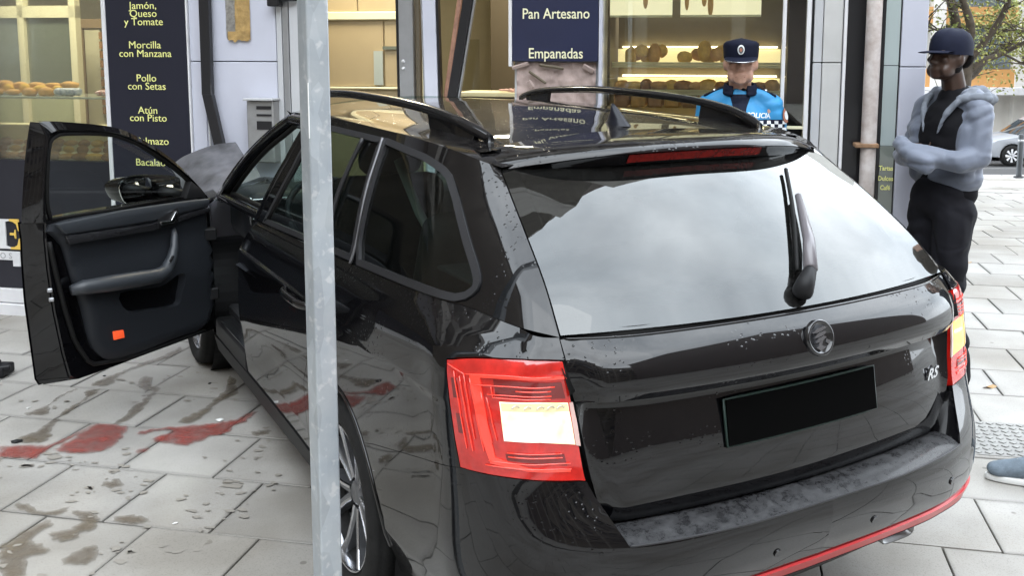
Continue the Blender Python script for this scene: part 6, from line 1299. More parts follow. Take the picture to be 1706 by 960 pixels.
for z in (.862,.955): box('vent_trim', (-.71,2.99,z), (-.53,3.005,z+.012), M_silver, DA, .003)
box('vent_trim', (-.718,2.985,.84), (-.70,3.012,.975), M_silver, DA, .006)
for z in (.885,.91,.935): box('vent_slat', (-.69,2.99,z), (-.55,2.998,z+.006), M_card, DA)
Rw = Matrix.Translation((-.38,2.86,.90)) @ Matrix.Rotation(math.radians(65),4,'X')
tube('steering_wheel', [(Rw @ Vector((.185*math.cos(a), .175*math.sin(a), 0)))[:] for a in np.linspace(0, 2*PI, 28, endpoint=False)], .016, M_card, CAR, 8, closed=True)
box('steering_hub', (-.46,2.85,.85), (-.30,2.92,.95), M_card, CAR, .03, seg=2)
for q, x in ((0,0),): 
    mo = box('inner_mirror', (-.12,2.66,1.28), (.12,2.69,1.35), M_plast, CAR, .012, seg=2)
# headlining and belt
V = []
for y in np.linspace(.72,2.5,14):
    for x in np.linspace(-.62,.62,9): V.append((x, y, roof_z(x, y)-.05))
mesh('headlining', V, grid_faces(9, 14), mat('grey_headlining', (.16,.155,.145), .9), CAR, smooth=True)
tube('seat_belt', [(-.62,1.28,1.32),(-.58,1.20,1.15),(-.52,1.10,.98)], .016, mat('pale_belt', (.28,.28,.26), .7), CAR, 6)
for q in (-1,1):
    panel('door_lining', side, [(u, v) for u, v in [(4.4,8.5),(7.0,8.5),(7.0,3),(6.9,3),(4.9,6.5)]] if False else densify(np.array([(6.45,10.9),(7.5,10.9),(7.7,4.0),(6.7,4.0)]), .3), M_card, CAR, off=-.07, thick=.0, ins=0, mirror=(q > 0), step=.12)
# ---- the open front door (built in its own plane: l from the hinge, w towards the cabin side)
DH = np.array([-.88,3.2,0]); DV = np.array([-.804,-.595,0]); DV /= np.linalg.norm(DV); DN = np.array([.595,-.804,0]); DN /= np.linalg.norm(DN)
dp_ = lambda p, w: DH+DV*p[0]+DN*w+np.array([0,0,p[1]])
low = [p for p in D_OUT if p[1] < .94]; up = [p for p in D_OUT if p[1] >= .94]
ODc = np.array(D_OUT)
bodyp = np.array([(-.02,.975),(.30,.985),(.70,.99),(1.012,.985),(1.021,.93),(1.023,.834),(1.021,.687),(1.007,.497),(.992,.32),(.975,.292),(.953,.286),(.823,.283),(.57,.282),(.247,.288),(-.03,.287),(-.044,.40),(-.044,.587),(-.035,.80)])
def door_skin():
    # outer skin: a grid bulging outwards
    V = []; nu_, nv_ = 26, 24
    for j in range(nv_):
        z = .285+(.985-.285)*j/(nv_-1); l1 = np.interp(z, [.285,.315,.466,.661,.812,.911,.985], [.912,.928,.938,.952,.954,.952,.958]); l0 = -.04
        for i in range(nu_):
            l = l0+(l1-l0)*i/(nu_-1); t = (z-.285)/.7; w = -.089-.022*math.sin(PI*np.clip(t*1.05,0,1))*math.sin(PI*np.clip((l+.1)/1.1,0,1)); V.append(dp_((l, z), w))
    return V, grid_faces(nu_, nv_)
inn_ = [(-.02,.975),(.30,.985),(.70,.99),(.905,.985),(.909,.91),(.904,.784),(.888,.604),(.858,.416),(.834,.312),(.815,.292),(.78,.284),(.57,.282),(.247,.288),(-.03,.287),(-.044,.40),(-.044,.587),(-.035,.80)]
out_ = [(-.02,.975),(.30,.985),(.70,.99),(.958,.985),(.952,.91),(.954,.812),(.952,.661),(.938,.466),(.928,.315),(.912,.285),(.85,.272),(.57,.270),(.247,.276),(-.03,.280),(-.044,.40),(-.044,.587),(-.035,.80)]
bm = bmesh.new(); va = [bm.verts.new(tuple(dp_(p, 0))) for p in inn_]; vm_ = [bm.verts.new(tuple(dp_((.45*a[0]+.55*b[0], .5*a[1]+.5*b[1]), -.05))) for a, b in zip(inn_, out_)]; vb = [bm.verts.new(tuple(dp_(p, -.088))) for p in out_]; n = len(va)
bm.faces.new(va); bm.faces.new(vb[::-1])
for A_, B__ in ((va, vm_), (vm_, vb)):
    for i in range(n): bm.faces.new([A_[i], A_[(i+1) % n], B__[(i+1) % n], B__[i]])
bmesh.ops.recalc_face_normals(bm, faces=bm.faces); bmesh.ops.bevel(bm, geom=[e for e in bm.edges if e.calc_face_angle(0) > .7], offset=.007, segments=2, affect='EDGES', clamp_overlap=True)
OD = from_bm('open_front_door', bm, M_paint, CAR, angle=35, label='open front door showing its inside trim')
V, F = door_skin(); mesh('outer_skin', V, F, M_paint, OD, smooth=True)
fo = smooth_poly([p for p in [(-.03,.975),(-.023,.956),(.046,1.03),(.194,1.163),(.368,1.274),(.532,1.345),(.775,1.383),(.888,1.392),(.906,1.378),(.934,1.254),(.956,1.111),(.972,.985)][1:]], 4, False)
fi = smooth_poly([(.016,.985),(.092,1.06),(.195,1.137),(.336,1.227),(.454,1.283),(.566,1.316),(.779,1.334),(.823,1.322),(.85,1.293),(.87,1.176),(.878,1.055),(.865,.985)], 4, False)
nfp = 60
def resamp(P, n):
    P = np.array(P); d = np.concatenate([[0], np.cumsum(np.linalg.norm(np.diff(P, axis=0), axis=1))]); t = np.linspace(0, d[-1], n); return np.stack([np.interp(t, d, P[:,0]), np.interp(t, d, P[:,1])], 1)
# pair the outer and inner outline by corner: split at the upper rear corner
def pair(P, cidx, n1, n2): return np.concatenate([resamp(P[:cidx+1], n1)[:-1], resamp(P[cidx:], n2)])
co = int(np.argmin(np.linalg.norm(fo-[.903,1.386], axis=1))); ci = int(np.argmin(np.linalg.norm(fi-[.84,1.31], axis=1)))
FO = pair(fo, co, 40, 20); FI = pair(fi, ci, 40, 20); V = []; n = len(FO)
for i in range(n): V += [dp_(FO[i], -.050), dp_(FO[i]*.55+FI[i]*.45 if i > 39 else FO[i], .0), dp_(FO[i]*.35+FI[i]*.65, .008), dp_(FO[i]*.25+FI[i]*.75, .002), dp_(FI[i], -.014), dp_(FI[i], -.045)]
F = [(i*6+j, i*6+(j+1) % 6, (i+1)*6+(j+1) % 6, (i+1)*6+j) for i in range(n-1) for j in range(6)]; bm = bmesh.new(); vs = [bm.verts.new(tuple(v)) for v in V]; [bm.faces.new([vs[i] for i in f]) for f in F]
from_bm('window_frame', bm, M_paint, OD, angle=40)
tube('window_seal', [tuple(dp_(p, -.012)) for p in np.concatenate([FI, [[.6,.982],[.3,.98]]])], .009, M_rub, OD, 6, closed=True)
gq = [tuple(p) for p in FI]; Vg = [dp_(p, -.03) for p in gq]; mesh('window_pane', Vg, [tuple(range(len(Vg)))], glass('door_glass', (.80,.86,.83), 1.5, 1.4), OD)
def dpoly(name, poly, w0, w1, m, bevel=.004, sm=0, label=None):
    P = smooth_poly(poly, sm) if sm else np.array(poly); return prism(name, [tuple(p) for p in P], lambda p: dp_(p, w1), lambda p: dp_(p, w0), m, OD, bevel=bevel, label=label)
# inner trim card with a sunk map pocket
card = smooth_poly(D_CARD, 3)
def card_mesh():
    L = [Vector(p) for p in card]; n = len(L); hole = smooth_poly(D_POCK, 3); H_ = [Vector(p) for p in hole]; m_ = len(H_)
    gx = [(a, b) for a in np.arange(0,.95,.03) for b in np.arange(.31,.99,.03)]; gx = np.array(gx); ok = in_poly(gx, card) & ~in_poly(gx, hole); bd = np.concatenate([card, hole]); d = np.min(np.linalg.norm(gx[:,None]-bd[None], axis=2), axis=1); gx = gx[ok & (d > .012)]
    vs, es, fs, *_ = delaunay_2d_cdt(L+H_+[Vector(p) for p in gx], [(i, (i+1) % n) for i in range(n)]+[(n+i, n+(i+1) % m_) for i in range(m_)], [], 0, 1e-6)
    vv = np.array([v[:] for v in vs]); fs = [tuple(f) for f in fs if in_poly(vv[list(f)].mean(0), card)[0] and not in_poly(vv[list(f)].mean(0), hole)[0]]
    def wz(p):
        d = np.min(np.linalg.norm(card-p, axis=1)); e = np.clip(d/.03, 0, 1); z = p[1]
        return .012+.016*math.sin(e*PI/2)+.012*math.exp(-((z-.60)/.10)**2)*e-.010*math.exp(-((z-.80)/.05)**2)*e+.012*(1/(1+math.exp(-(z-.885)/.008)))*e
    V = [dp_(p, wz(p)) for p in vv]; F = list(fs)
    k = len(V); V += [dp_(p, .0) for p in card]; V0 = list(range(n))
    F += [(i, (i+1) % n, k+(i+1) % n, k+i) for i in range(n)]
    k2 = len(V); hs = (hole-hole.mean(0))*.93+hole.mean(0); V += [dp_(p, -.03) for p in hs]; F += [(n+i, n+(i+1) % m_, k2+(i+1) % m_, k2+i) for i in range(m_)]; F.append(tuple(range(k2, k2+m_)))
    return V, F
V, F = card_mesh(); bm = bmesh.new(); vs = [bm.verts.new(tuple(v)) for v in V]
for f in F:
    try: bm.faces.new([vs[i] for i in f])
    except ValueError: pass
from_bm('trim_card', bm, M_card, OD, angle=50)
# armrest and pull handle: swept tube shapes
V, F = tube_geo([dp_(p, w) for p, w in (((.83,.685),.035),((.78,.690),.055),((.65,.680),.070),((.50,.668),.075),((.40,.66),.075),((.345,.675),.073),((.305,.72),.068),((.28,.77),.062),((.262,.82),.048),((.250,.85),.028))], [.022,.032,.036,.036,.034,.030,.024,.019,.016,.012], 14); mesh('armrest', V, F, M_soft, OD, smooth=True)
dpoly('belt_ledge', [(.02,.962),(.19,.972),(.54,.982),(.885,.975),(.85,.925),(.62,.915),(.386,.908),(.024,.925)], .02, .050, M_soft, .010)
dpoly('decor_strip', D_STRIP, .02, .048, mat('gloss_decor', (.02,.02,.022), .15, coat=1), .002)
dpoly('handle_recess', [(.36,.915),(.30,.93),(.235,.95),(.225,.915),(.26,.87),(.35,.868)], .03, .052, M_plast, .003)
dpoly('inner_handle', D_HAND, .045, .062, M_chrome, .003)
dpoly('door_reflector', D_REFL, .02, .036, mat('glowing_red_reflector', (.8,.09,.03), .2, coat=1, emit=(1,.12,.03), emit_s=.35), .003)  # emission stands in for the light the reflector throws back
dpoly('window_switch', [(.355,.722),(.335,.745),(.325,.738),(.345,.715)], .10, .108, M_plast, .002)
for p in ((.935,.70),(.93,.66)): 
    bm = bmesh.new(); add_box(bm, Matrix.Translation(dp_((p[0]-.03,p[1]),.004)), (.02,.02,.016), .003); from_bm('door_latch', bm, M_alu, OD)
dpoly('mirror_triangle', [(.0,.962),(.14,.975),(.10,1.055),(.035,1.01)], -.03, .012, M_plast, .004)
tube('rubber_edge', [tuple(dp_(p, .006)) for p in resamp([(.895,.90),(.875,.78),(.845,.62),(.80,.45),(.73,.33),(.5,.298),(.05,.300)], 30)], .010, M_rub, OD, 8)
# door mirror outside the pane
mh = prism('door_mirror', [tuple(p) for p in smooth_poly(D_MIR, 3)], lambda p: dp_(p, -.15), lambda p: dp_((p[0]*.86+.03, (p[1]-1.02)*.75+1.02), -.27), M_paint, CAR, bevel=.012)
mh.parent = OD
prism('mirror_glass', [tuple(p) for p in smooth_poly(D_MIRG, 3)], lambda p: dp_(p, -.146), lambda p: dp_(p, -.152), mat('mirror_silver', (.85,.86,.87), .02, metal=1), OD)
V, F = tube_geo([dp_((.06,.97), -.03), dp_((.10,.985), -.12), dp_((.14,1.0), -.18)], [.03,.035,.03], 8); mesh('mirror_arm', V, F, M_plast, OD, smooth=True)
# hinge strap
for z in (.45,.75): box('hinge', (-.90,3.16,z), (-.84,3.24,z+.06), M_plast, CAR, .006)
# ---------------------------------------------------------------- people: bodies grown as one skin by voxel remeshing of overlapping forms
def hull(bm, a, ra, b, rb, sub=2):
    t = bmesh.new(); pts = []
    for c, r_ in ((a, ra), (b, rb)):
        g = bmesh.ops.create_icosphere(t, subdivisions=sub, radius=r_, matrix=Matrix.Translation(Vector(c)))
    bmesh.ops.convex_hull(t, input=t.verts); 
    bmesh.ops.delete(t, geom=[v for v in t.verts if not v.link_faces], context='VERTS'); me = bpy.data.meshes.new('t'); t.to_mesh(me); t.free(); bm.from_mesh(me); bpy.data.meshes.remove(me)
def ell(bm, c, r, rot=None, sub=3):
    M = Matrix.Translation(Vector(c)) @ (rot or Matrix()) @ Matrix.Diagonal((*r, 1)); bmesh.ops.create_icosphere(bm, subdivisions=sub, radius=1, matrix=M)
def chain(bm, pts, rs):
    for i in range(len(pts)-1): hull(bm, pts[i], rs[i], pts[i+1], rs[i+1])
def skin(name, bm, m, parent, voxel=.012, smooth=3, folds=0, fscale=9, seed=0, mats=None, paint=None, fdir=(1,1,1)):
    me = bpy.data.meshes.new(name); bm.to_mesh(me); bm.free(); o = bpy.data.objects.new('tmp', me); COL.objects.link(o)
    md = o.modifiers.new('r', 'REMESH'); md.mode = 'VOXEL'; md.voxel_size = voxel; md.use_smooth_shade = True
    sm = o.modifiers.new('s', 'SMOOTH'); sm.iterations = smooth; sm.factor = .5
    dg = bpy.context.evaluated_depsgraph_get(); dg.update(); me2 = bpy.data.meshes.new_from_object(o.evaluated_get(dg)); bpy.data.objects.remove(o)
    if folds:
        n = len(me2.vertices); co = np.empty(n*3); me2.vertices.foreach_get('co', co); co = co.reshape(-1,3); no = np.empty(n*3); me2.vertices.foreach_get('normal', no); no = no.reshape(-1,3)
        h = np.array([abs(noise.noise(Vector((c[0]*fscale*fdir[0]+seed, c[1]*fscale*fdir[1], c[2]*fscale*fdir[2]+1.5*noise.noise(Vector(c*4)))))) for c in co]); co = co-no*((.25-h)*folds*-1)[:,None]*-1
        me2.vertices.foreach_set('co', co.ravel()); me2.update()
    me2.polygons.foreach_set('use_smooth', [True]*len(me2.polygons)); me2.materials.clear()
    for k in (mats or [m]): me2.materials.append(k)
    if paint:
        for p in me2.polygons: p.material_index = paint(p.center)
    me2.name = name; return link_mesh(name, me2, parent, local=True)
def lobj(name, bm, m, parent, angle=50): return from_bm(name, bm, m, parent, local=True, angle=angle)
M_skinL = mat('tanned_skin', (.64,.38,.28), .5, noise_amt=.18, noise_scale=22, bump=.3, bump_scale=90); M_skinD = mat('dark_skin', (.055,.028,.018), .45, noise_amt=.2, noise_scale=20)
M_hairg = mat('grey_hair', (.14,.125,.11), .8, bump=.8, bump_scale=200); M_beard = mat('black_beard', (.008,.006,.006), .85, bump=1, bump_scale=200)
M_eye = mat('dark_eye', (.02,.015,.012), .2); M_lip = mat('lips', (.33,.13,.11), .5)
M_pol = mat('bright_blue_jacket', (.035,.28,.58), .6, noise_amt=.22, noise_scale=10); M_navyc = mat('navy_cloth', (.008,.011,.028), .75, noise_amt=.25, noise_scale=30)
M_blackc = mat('black_cloth', (.006,.006,.008), .85, noise_amt=.3, noise_scale=30); M_jack = mat('blue_grey_jacket', (.150,.172,.225), .62, noise_amt=.12, noise_scale=9, sheen=.2); M_jackin = mat('grey_jacket_lining', (.17,.19,.225), .8, noise_amt=.2, noise_scale=20)
M_trs = mat('black_trousers', (.010,.010,.014), .8, noise_amt=.25, noise_scale=12)
def cloth_wrinkle(m, sc=7, st=.9, dist=.02):
    nt = m.node_tree; n = nt.nodes; l = nt.links; b = n['Principled BSDF']; t = n.new('ShaderNodeTexCoord'); mp_ = n.new('ShaderNodeMapping'); mp_.inputs['Scale'].default_value = (1,1,1.9); l.new(t.outputs['Object'], mp_.inputs[0])
    z = n.new('ShaderNodeTexNoise'); z.noise_type = 'RIDGED_MULTIFRACTAL'; z.inputs['Scale'].default_value = sc; z.inputs['Detail'].default_value = 2.5; z.inputs['Distortion'].default_value = .9; l.new(mp_.outputs[0], z.inputs['Vector'])
    w = n.new('ShaderNodeTexNoise'); w.inputs['Scale'].default_value = 350; l.new(t.outputs['Object'], w.inputs['Vector'])
    bp = n.new('ShaderNodeBump'); bp.inputs['Strength'].default_value = st; bp.inputs['Distance'].default_value = dist; l.new(z.outputs['Fac'], bp.inputs['Height'])
    b2 = n.new('ShaderNodeBump'); b2.inputs['Strength'].default_value = .3; b2.inputs['Distance'].default_value = .001; l.new(w.outputs['Fac'], b2.inputs['Height']); l.new(bp.outputs[0], b2.inputs['Normal']); l.new(b2.outputs[0], b.inputs['Normal'])
cloth_wrinkle(M_jack, 5.5, .8, .016); cloth_wrinkle(M_pol, 6, .6, .012); cloth_wrinkle(M_trs, 5, .7, .02); cloth_wrinkle(M_jackin, 9, .6, .012)
def head(bm, c, s=1.0, rot=None):
    """face looks towards -Y; c is the middle of the skull"""
    R_ = rot or Matrix(); c = Vector(c)
    def P(x, y, z): return c+(R_ @ Vector((x*s, y*s, z*s)))
    def E(p, r_): ell(bm, P(*p), tuple(a*s for a in r_), R_.to_4x4() if rot else None)
    E((0,.012,.030),(.077,.095,.090)); E((0,-.010,-.032),(.069,.078,.076)); E((0,-.034,-.078),(.053,.050,.036)); E((0,-.064,-.098),(.030,.022,.018))       # skull, face, jaw, chin
    for q in (-1, 1):
        E((.046*q,-.040,-.070),(.022,.04,.035)); E((.042*q,-.068,-.018),(.022,.018,.016)); E((.030*q,-.078,.022),(.026,.014,.010)); E((.079*q,.005,-.012),(.012,.022,.034)); E((.027*q,-.078,.0),(.014,.010,.010))
    hull(bm, P(0,-.085,.012), .0095*s, P(0,-.104,-.030), .0135*s); 
    for q in (-1, 1): E((.013*q,-.094,-.036),(.011,.012,.009))
    E((0,-.080,-.066),(.030,.014,.010)); E((0,-.078,-.080),(.025,.013,.009))
def hand(bm, wrist, dirv, palmn, s=1.0, curl=.5, side_=1):
    """palm with five fingers; dirv points along the hand, palmn out of the palm, side_ chooses the thumb side"""
    w = Vector(wrist); d = Vector(dirv).normalized(); n = Vector(palmn); n = (n-d*n.dot(d)).normalized(); t = d.cross(n)*side_
    for k in (-1,-.33,.33,1): hull(bm, w+t*.014*k*s, .014*s, w+d*.085*s+t*.030*k*s, .0105*s, 1)
    for k, L_ in ((1,.070),(.36,.080),(-.3,.074),(-.95,.058)):
        a = w+d*.088*s+t*.031*k*s; ang_ = curl*.6; p = [a]; dd = d.copy()
        for j in range(3): 
            dd = (Matrix.Rotation(ang_, 3, d.cross(n)) @ dd).normalized() if True else dd; p.append(p[-1]+dd*L_*s*(.45,.32,.23)[j]); ang_ = curl
        chain(bm, p, [.0098*s,.0090*s,.0082*s,.0070*s])
    a = w+d*.025*s+t*.030*s; chain(bm, [a, a+(d*.6+t*.7+n*.3)*.034*s, a+(d*.95+t*.75+n*.5)*.060*s, a+(d*1.3+t*.7+n*.7)*.075*s], [.013*s,.011*s,.0098*s,.008*s])
def arms_body(bm, sh, el, wr, q): chain(bm, [sh, el, wr], [.050,.038,.026])
# ---- policeman
PO = empty('person', (1.635,2.165,G), 'person in a bright blue police jacket and dark peaked cap standing behind the car', 'person', rotz=math.radians(-41.7))
g0 = 0.
def poli():
    bm = bmesh.new(); hc = (0,-.01,1.672); head(bm, hc, 1.0)
    chain(bm, [(0,.02,1.60),(0,.03,1.46)], [.058,.066]); ell(bm, (0,.02,1.27), (.165,.10,.22)); ell(bm, (0,.02,1.0), (.16,.105,.17))
    for q in (-1, 1):
        chain(bm, [(.15*q,.03,1.43),(.21*q,.05,1.13),(.20*q,-.04,.89)], [.050,.042,.028]); hand(bm, (.20*q,-.045,.875), (-.1*q,-.25,-1), (-q,0,0), 1, .45, q)
        chain(bm, [(.09*q,.02,.93),(.10*q,.01,.50),(.11*q,.03,.09)], [.085,.058,.042])
    return skin('body', bm, M_skinL, PO, .0075, 2)
poli()
bm = bmesh.new(); chain(bm, [(0,.03,1.50),(0,.035,1.45)], [.070,.105]); ell(bm, (0,.02,1.30), (.178,.130,.205)); ell(bm, (0,.02,1.08), (.18,.13,.20)); 
for q in (-1, 1): chain(bm, [(.065*q,.035,1.498),(.165*q,.04,1.440),(.215*q,.055,1.16),(.20*q,-.035,.905)], [.055,.066,.058,.047])
def pol_paint(c):
    return 0
jk = skin('jacket', bm, M_pol, PO, .011, 4, folds=.022, fscale=8, seed=3, mats=[M_pol, M_navyc], paint=lambda c: 1 if c.z < 1.31 else 0)
def proj_on(o, p, d, off=.003):
    bv = BVHTree.FromPolygons([v.co for v in o.data.vertices], [p_.vertices for p_ in o.data.polygons]); h, n, i, dist = bv.ray_cast(Vector(p), Vector(d)); return (h+n*off, n) if h else (Vector(p), -Vector(d))
def wrap_mesh(name, o, V2, F, M2d, d, m, parent, off=.004):
    """lay a flat drawing (u, v) on the cloth of object o by casting it along d"""
    bv = BVHTree.FromPolygons([v.co for v in o.data.vertices], [p_.vertices for p_ in o.data.polygons]); out = []
    for u, v in V2:
        p = M2d(u, v); h, n, i, dist = bv.ray_cast(Vector(p), Vector(d)); out.append((h+n*off) if h else None)
    F = [f for f in F if all(out[i] is not None for i in f)]; out = [o_ if o_ is not None else Vector((0,0,1.2)) for o_ in out]
    return mesh(name, [tuple(v) for v in out], F, m, parent, local=True)
# navy collar, zip line, POLICIA lettering, chequer band, epaulettes, badges
bm = bmesh.new()
for k in range(30):
    a = 2*PI*k/30; b = 2*PI*(k+1)/30
    if math.sin((a+b)/2) < -.90: continue
    for r0, z0, t0 in ((.086,1.515,.013),(.082,1.535,.012),(.078,1.552,.010)):
        hull(bm, (r0*math.cos(a), .026+r0*math.sin(a), z0+.012*math.sin(a)), t0, (r0*math.cos(b), .026+r0*math.sin(b), z0+.012*math.sin(b)), t0, 1)
skin('collar', bm, M_navyc, PO, .006, 3)
W_ = lambda u, v: (u, -.6, v)
def quad_grid(u0, u1, v0, v1, nu_, nv_, f=lambda u, v: (u, v)):
    V = [f(u0+(u1-u0)*i/(nu_-1), v0+(v1-v0)*j/(nv_-1)) for j in range(nv_) for i in range(nu_)]; return V, grid_faces(nu_, nv_)
V, F = quad_grid(-.030,.034,1.20,1.505,6,20,lambda u, v: (u*(1 if v < 1.43 else 1+ (v-1.43)*9), v)); wrap_mesh('dark_front', jk, V, F, W_, (0,1,0), M_navyc, PO, .003)
cu_ = bpy.data.curves.new('t','FONT'); cu_.body = 'POLICIA'; cu_.size = .033; cu_.align_x = 'CENTER'; cu_.offset = .0008; cu_.shear = .2; t = bpy.data.objects.new('t', cu_); me = bpy.data.meshes.new_from_object(t); bpy.data.objects.remove(t)
wrap_mesh('lettering', jk, [(v.co.x+.095, v.co.y*1.05+1.385-v.co.x*.06) for v in me.vertices], [tuple(p.vertices) for p in me.polygons], W_, (0,1,0), mat('white_reflective', (.75,.78,.80), .4), PO, .006)
for r_ in range(3):
    for k in range(26):
        if (k+r_) % 2: 
            u0 = -.24+.02*k; V, F = quad_grid(u0, u0+.02, 1.315+.018*r_, 1.333+.018*r_, 2, 2); wrap_mesh('band_check', jk, V, F, W_, (0,1,0), bpy.data.materials['white_reflective'], PO, .0045)
V, F = quad_grid(-.27,.27,1.308,1.375,30,4); wrap_mesh('band', jk, V, F, W_, (0,1,0), M_navyc, PO, .0028)
for q in (-1, 1):
    bm = bmesh.new(); add_box(bm, Matrix.Translation((.135*q,.035,1.517)) @ Matrix.Rotation(.42*q,4,'Y'), (.115,.055,.012), .005); lobj('epaulette', bm, M_navyc, PO)
    bm = bmesh.new(); bmesh.ops.create_cone(bm, cap_ends=True, segments=10, radius1=.013, radius2=.010, depth=.005, matrix=Matrix.Translation((.135*q,.03,1.526)) @ Matrix.Rotation(.42*q,4,'Y')); lobj('epaulette_badge', bm, M_silver, PO)
def badge(u, v, r_, d, Mf, names, o_=None, off=.006):
    V = [(u, v)]+[(u+r_*math.cos(a)*.8, v+r_*math.sin(a)) for a in np.linspace(0, 2*PI, 20, endpoint=False)]; F = [(0, 1+i, 1+(i+1) % 20) for i in range(20)]
    wrap_mesh(names[0], jk, V, F, Mf, d, names[1], PO, off)
for q in (1,):
    Mf = lambda u, v, q=q: (.6*q, u*q-0.0+.02, v) ; 
    Mf2 = lambda u, v, q=q: (.21*q+u*.8+.30*q, -.5+0*u, v)
    dd = Vector((-.45*q, .75, 0)).normalized(); base = Vector((.235*q,.03,1.395))-dd*.5; side_v = Vector((dd.y, -dd.x, 0))
    Mf = lambda u, v, base=base, side_v=side_v: base+side_v*u+Vector((0,0,v))
    badge(0, 0, .040, dd, Mf, ('arm_badge', M_navyc), off=.005); badge(0, 0, .038, dd, Mf, ('arm_badge_ring', mat('badge_red_brown', (.40,.16,.10), .5)), off=.0065); badge(0, .0, .023, dd, Mf, ('arm_badge_centre', bpy.data.materials['white_reflective']), off=.008)
# black shirt at the neck, trousers, belt, boots
bm = bmesh.new(); chain(bm, [(0,.025,1.52),(0,.03,1.44)], [.064,.095]); skin('shirt', bm, M_blackc, PO, .009, 2)
bm = bmesh.new(); ell(bm, (0,.02,.98), (.185,.13,.15))
for q in (-1, 1): chain(bm, [(.09*q,.02,.93),(.105*q,.01,.50),(.115*q,.03,.08)], [.105,.080,.066])
skin('trousers', bm, M_navyc, PO, .014, 3, folds=.02, fscale=7)
for q in (-1, 1):
    bm = bmesh.new(); chain(bm, [(.115*q,.03,.10),(.115*q,.03,.05),(.125*q,-.10,.04)], [.062,.052,.045]); skin('boot', bm, M_blackc, PO, .011, 2)
# cap: band, tall front, peak, badge
def cap(parent, c, tilt, m, pol=True, rot=None):
    R_ = Matrix.Translation(Vector(c)) @ (rot or Matrix()) @ Matrix.Rotation(tilt,4,'X')
    V = []; seg = 40
    prof = [(1.02,-.024),(1.04,-.006),(1.05,.014),(1.07,.034),(1.04,.050),(.90,.060),(.5,.066),(.0,.067)] if pol else [(1.03,-.030),(1.05,-.005),(1.04,.025),(.97,.055),(.82,.078),(.55,.094),(.25,.100),(.0,.101)]
    for k, (r_, h) in enumerate(prof):
        for j in range(seg):
            a = 2*PI*j/seg; fr = max(0, -math.sin(a)); V.append(R_ @ Vector((.087*r_*math.cos(a), .108*r_*math.sin(a), h+(.012*fr*(k > 2) if pol else 0)+.002*math.sin(6*a)*(not pol)*(k > 1))))
    F = [(k*seg+j, k*seg+(j+1) % seg, (k+1)*seg+(j+1) % seg, (k+1)*seg+j) for k in range(len(prof)-1) for j in range(seg)]
    co_ = mesh('cap', [tuple(v) for v in V], F, m, parent, smooth=True, local=True)
    V = []; n1 = 17
    for th in (.004, -.004):
        for k in range(5):
            for j in range(n1):
                a = -PI/2+(j/(n1-1)-.5)*2.15; x = .089*math.cos(a); y = .110*math.sin(a); ext = (.062 if pol else .078)*k/4*max(0, math.cos((a+PI/2)*.80))
                V.append(R_ @ Vector((x*(1+ext*1.2), y-ext, -.016-ext*(.32 if pol else .12)-.25*(x**2)*8*.12+th*(1 if k < 4 else .3))))
    F = grid_faces(n1, 5)+[tuple(5*n1+i for i in f[::-1]) for f in grid_faces(n1, 5)]
    rim = [j for j in range(4*n1, 5*n1)]; F += [(a, a+1, a+1+5*n1, a+5*n1) for a in rim[:-1]]
    mesh('peak', [tuple(v) for v in V], F, m, co_, smooth=True, local=True)
    if pol:
        P = [V[4*n1+j]+Vector((0,0,.001)) for j in range(n1)]; v_, f_ = tube_geo([tuple(p) for p in P], .0032, 6); mesh('peak_piping', v_, f_, M_silver, co_, smooth=True, local=True)
    return co_, R_
co_, R_ = cap(PO, (0,-.002,1.719), math.radians(5), M_navyc)
for r_, mm, y in ((.021, bpy.data.materials['white_reflective'], -.1195), (.016, M_silver, -.1215), (.008, bpy.data.materials['badge_red_brown'], -.1235)):
    bm = bmesh.new(); bmesh.ops.create_cone(bm, cap_ends=True, segments=20, radius1=r_, radius2=r_*.9, depth=.004, matrix=R_ @ Matrix.Translation((0,y,.026)) @ Matrix.Rotation(PI/2,4,'X') @ Matrix.Diagonal((.85,1.2,1,1))); lobj('cap_badge', bm, mm, co_)
# hair at the temples, eyes, brows, mouth
bm = bmesh.new()
for q in (-1, 1): ell(bm, (.075*q,.030,1.680), (.014,.050,.042), sub=2)
ell(bm, (0,.082,1.66), (.062,.03,.05), sub=2); skin('hair', bm, M_hairg, PO, .006, 2)
for q in (-1, 1):
    bm = bmesh.new(); ell(bm, (.030*q,-.0885,1.672), (.0125,.006,.0058), sub=2); lobj('eye', bm, mat('eye_white', (.5,.45,.42), .3) if 'eye_white' not in bpy.data.materials else bpy.data.materials['eye_white'], PO)
    bm = bmesh.new(); ell(bm, (.030*q,-.0935,1.672), (.0055,.003,.0055), sub=2); lobj('pupil', bm, M_eye, PO)
    bm = bmesh.new(); hull(bm, (.014*q,-.0955,1.6885), .0048, (.048*q,-.085,1.691), .004, 1); lobj('eyebrow', bm, M_hairg, PO)
bm = bmesh.new(); hull(bm, (-.022,-.092,1.596), .0028, (0,-.0965,1.597), .0032, 1); hull(bm, (.022,-.092,1.595), .0028, (0,-.0965,1.597), .0032, 1); lobj('lips', bm, M_lip, PO)

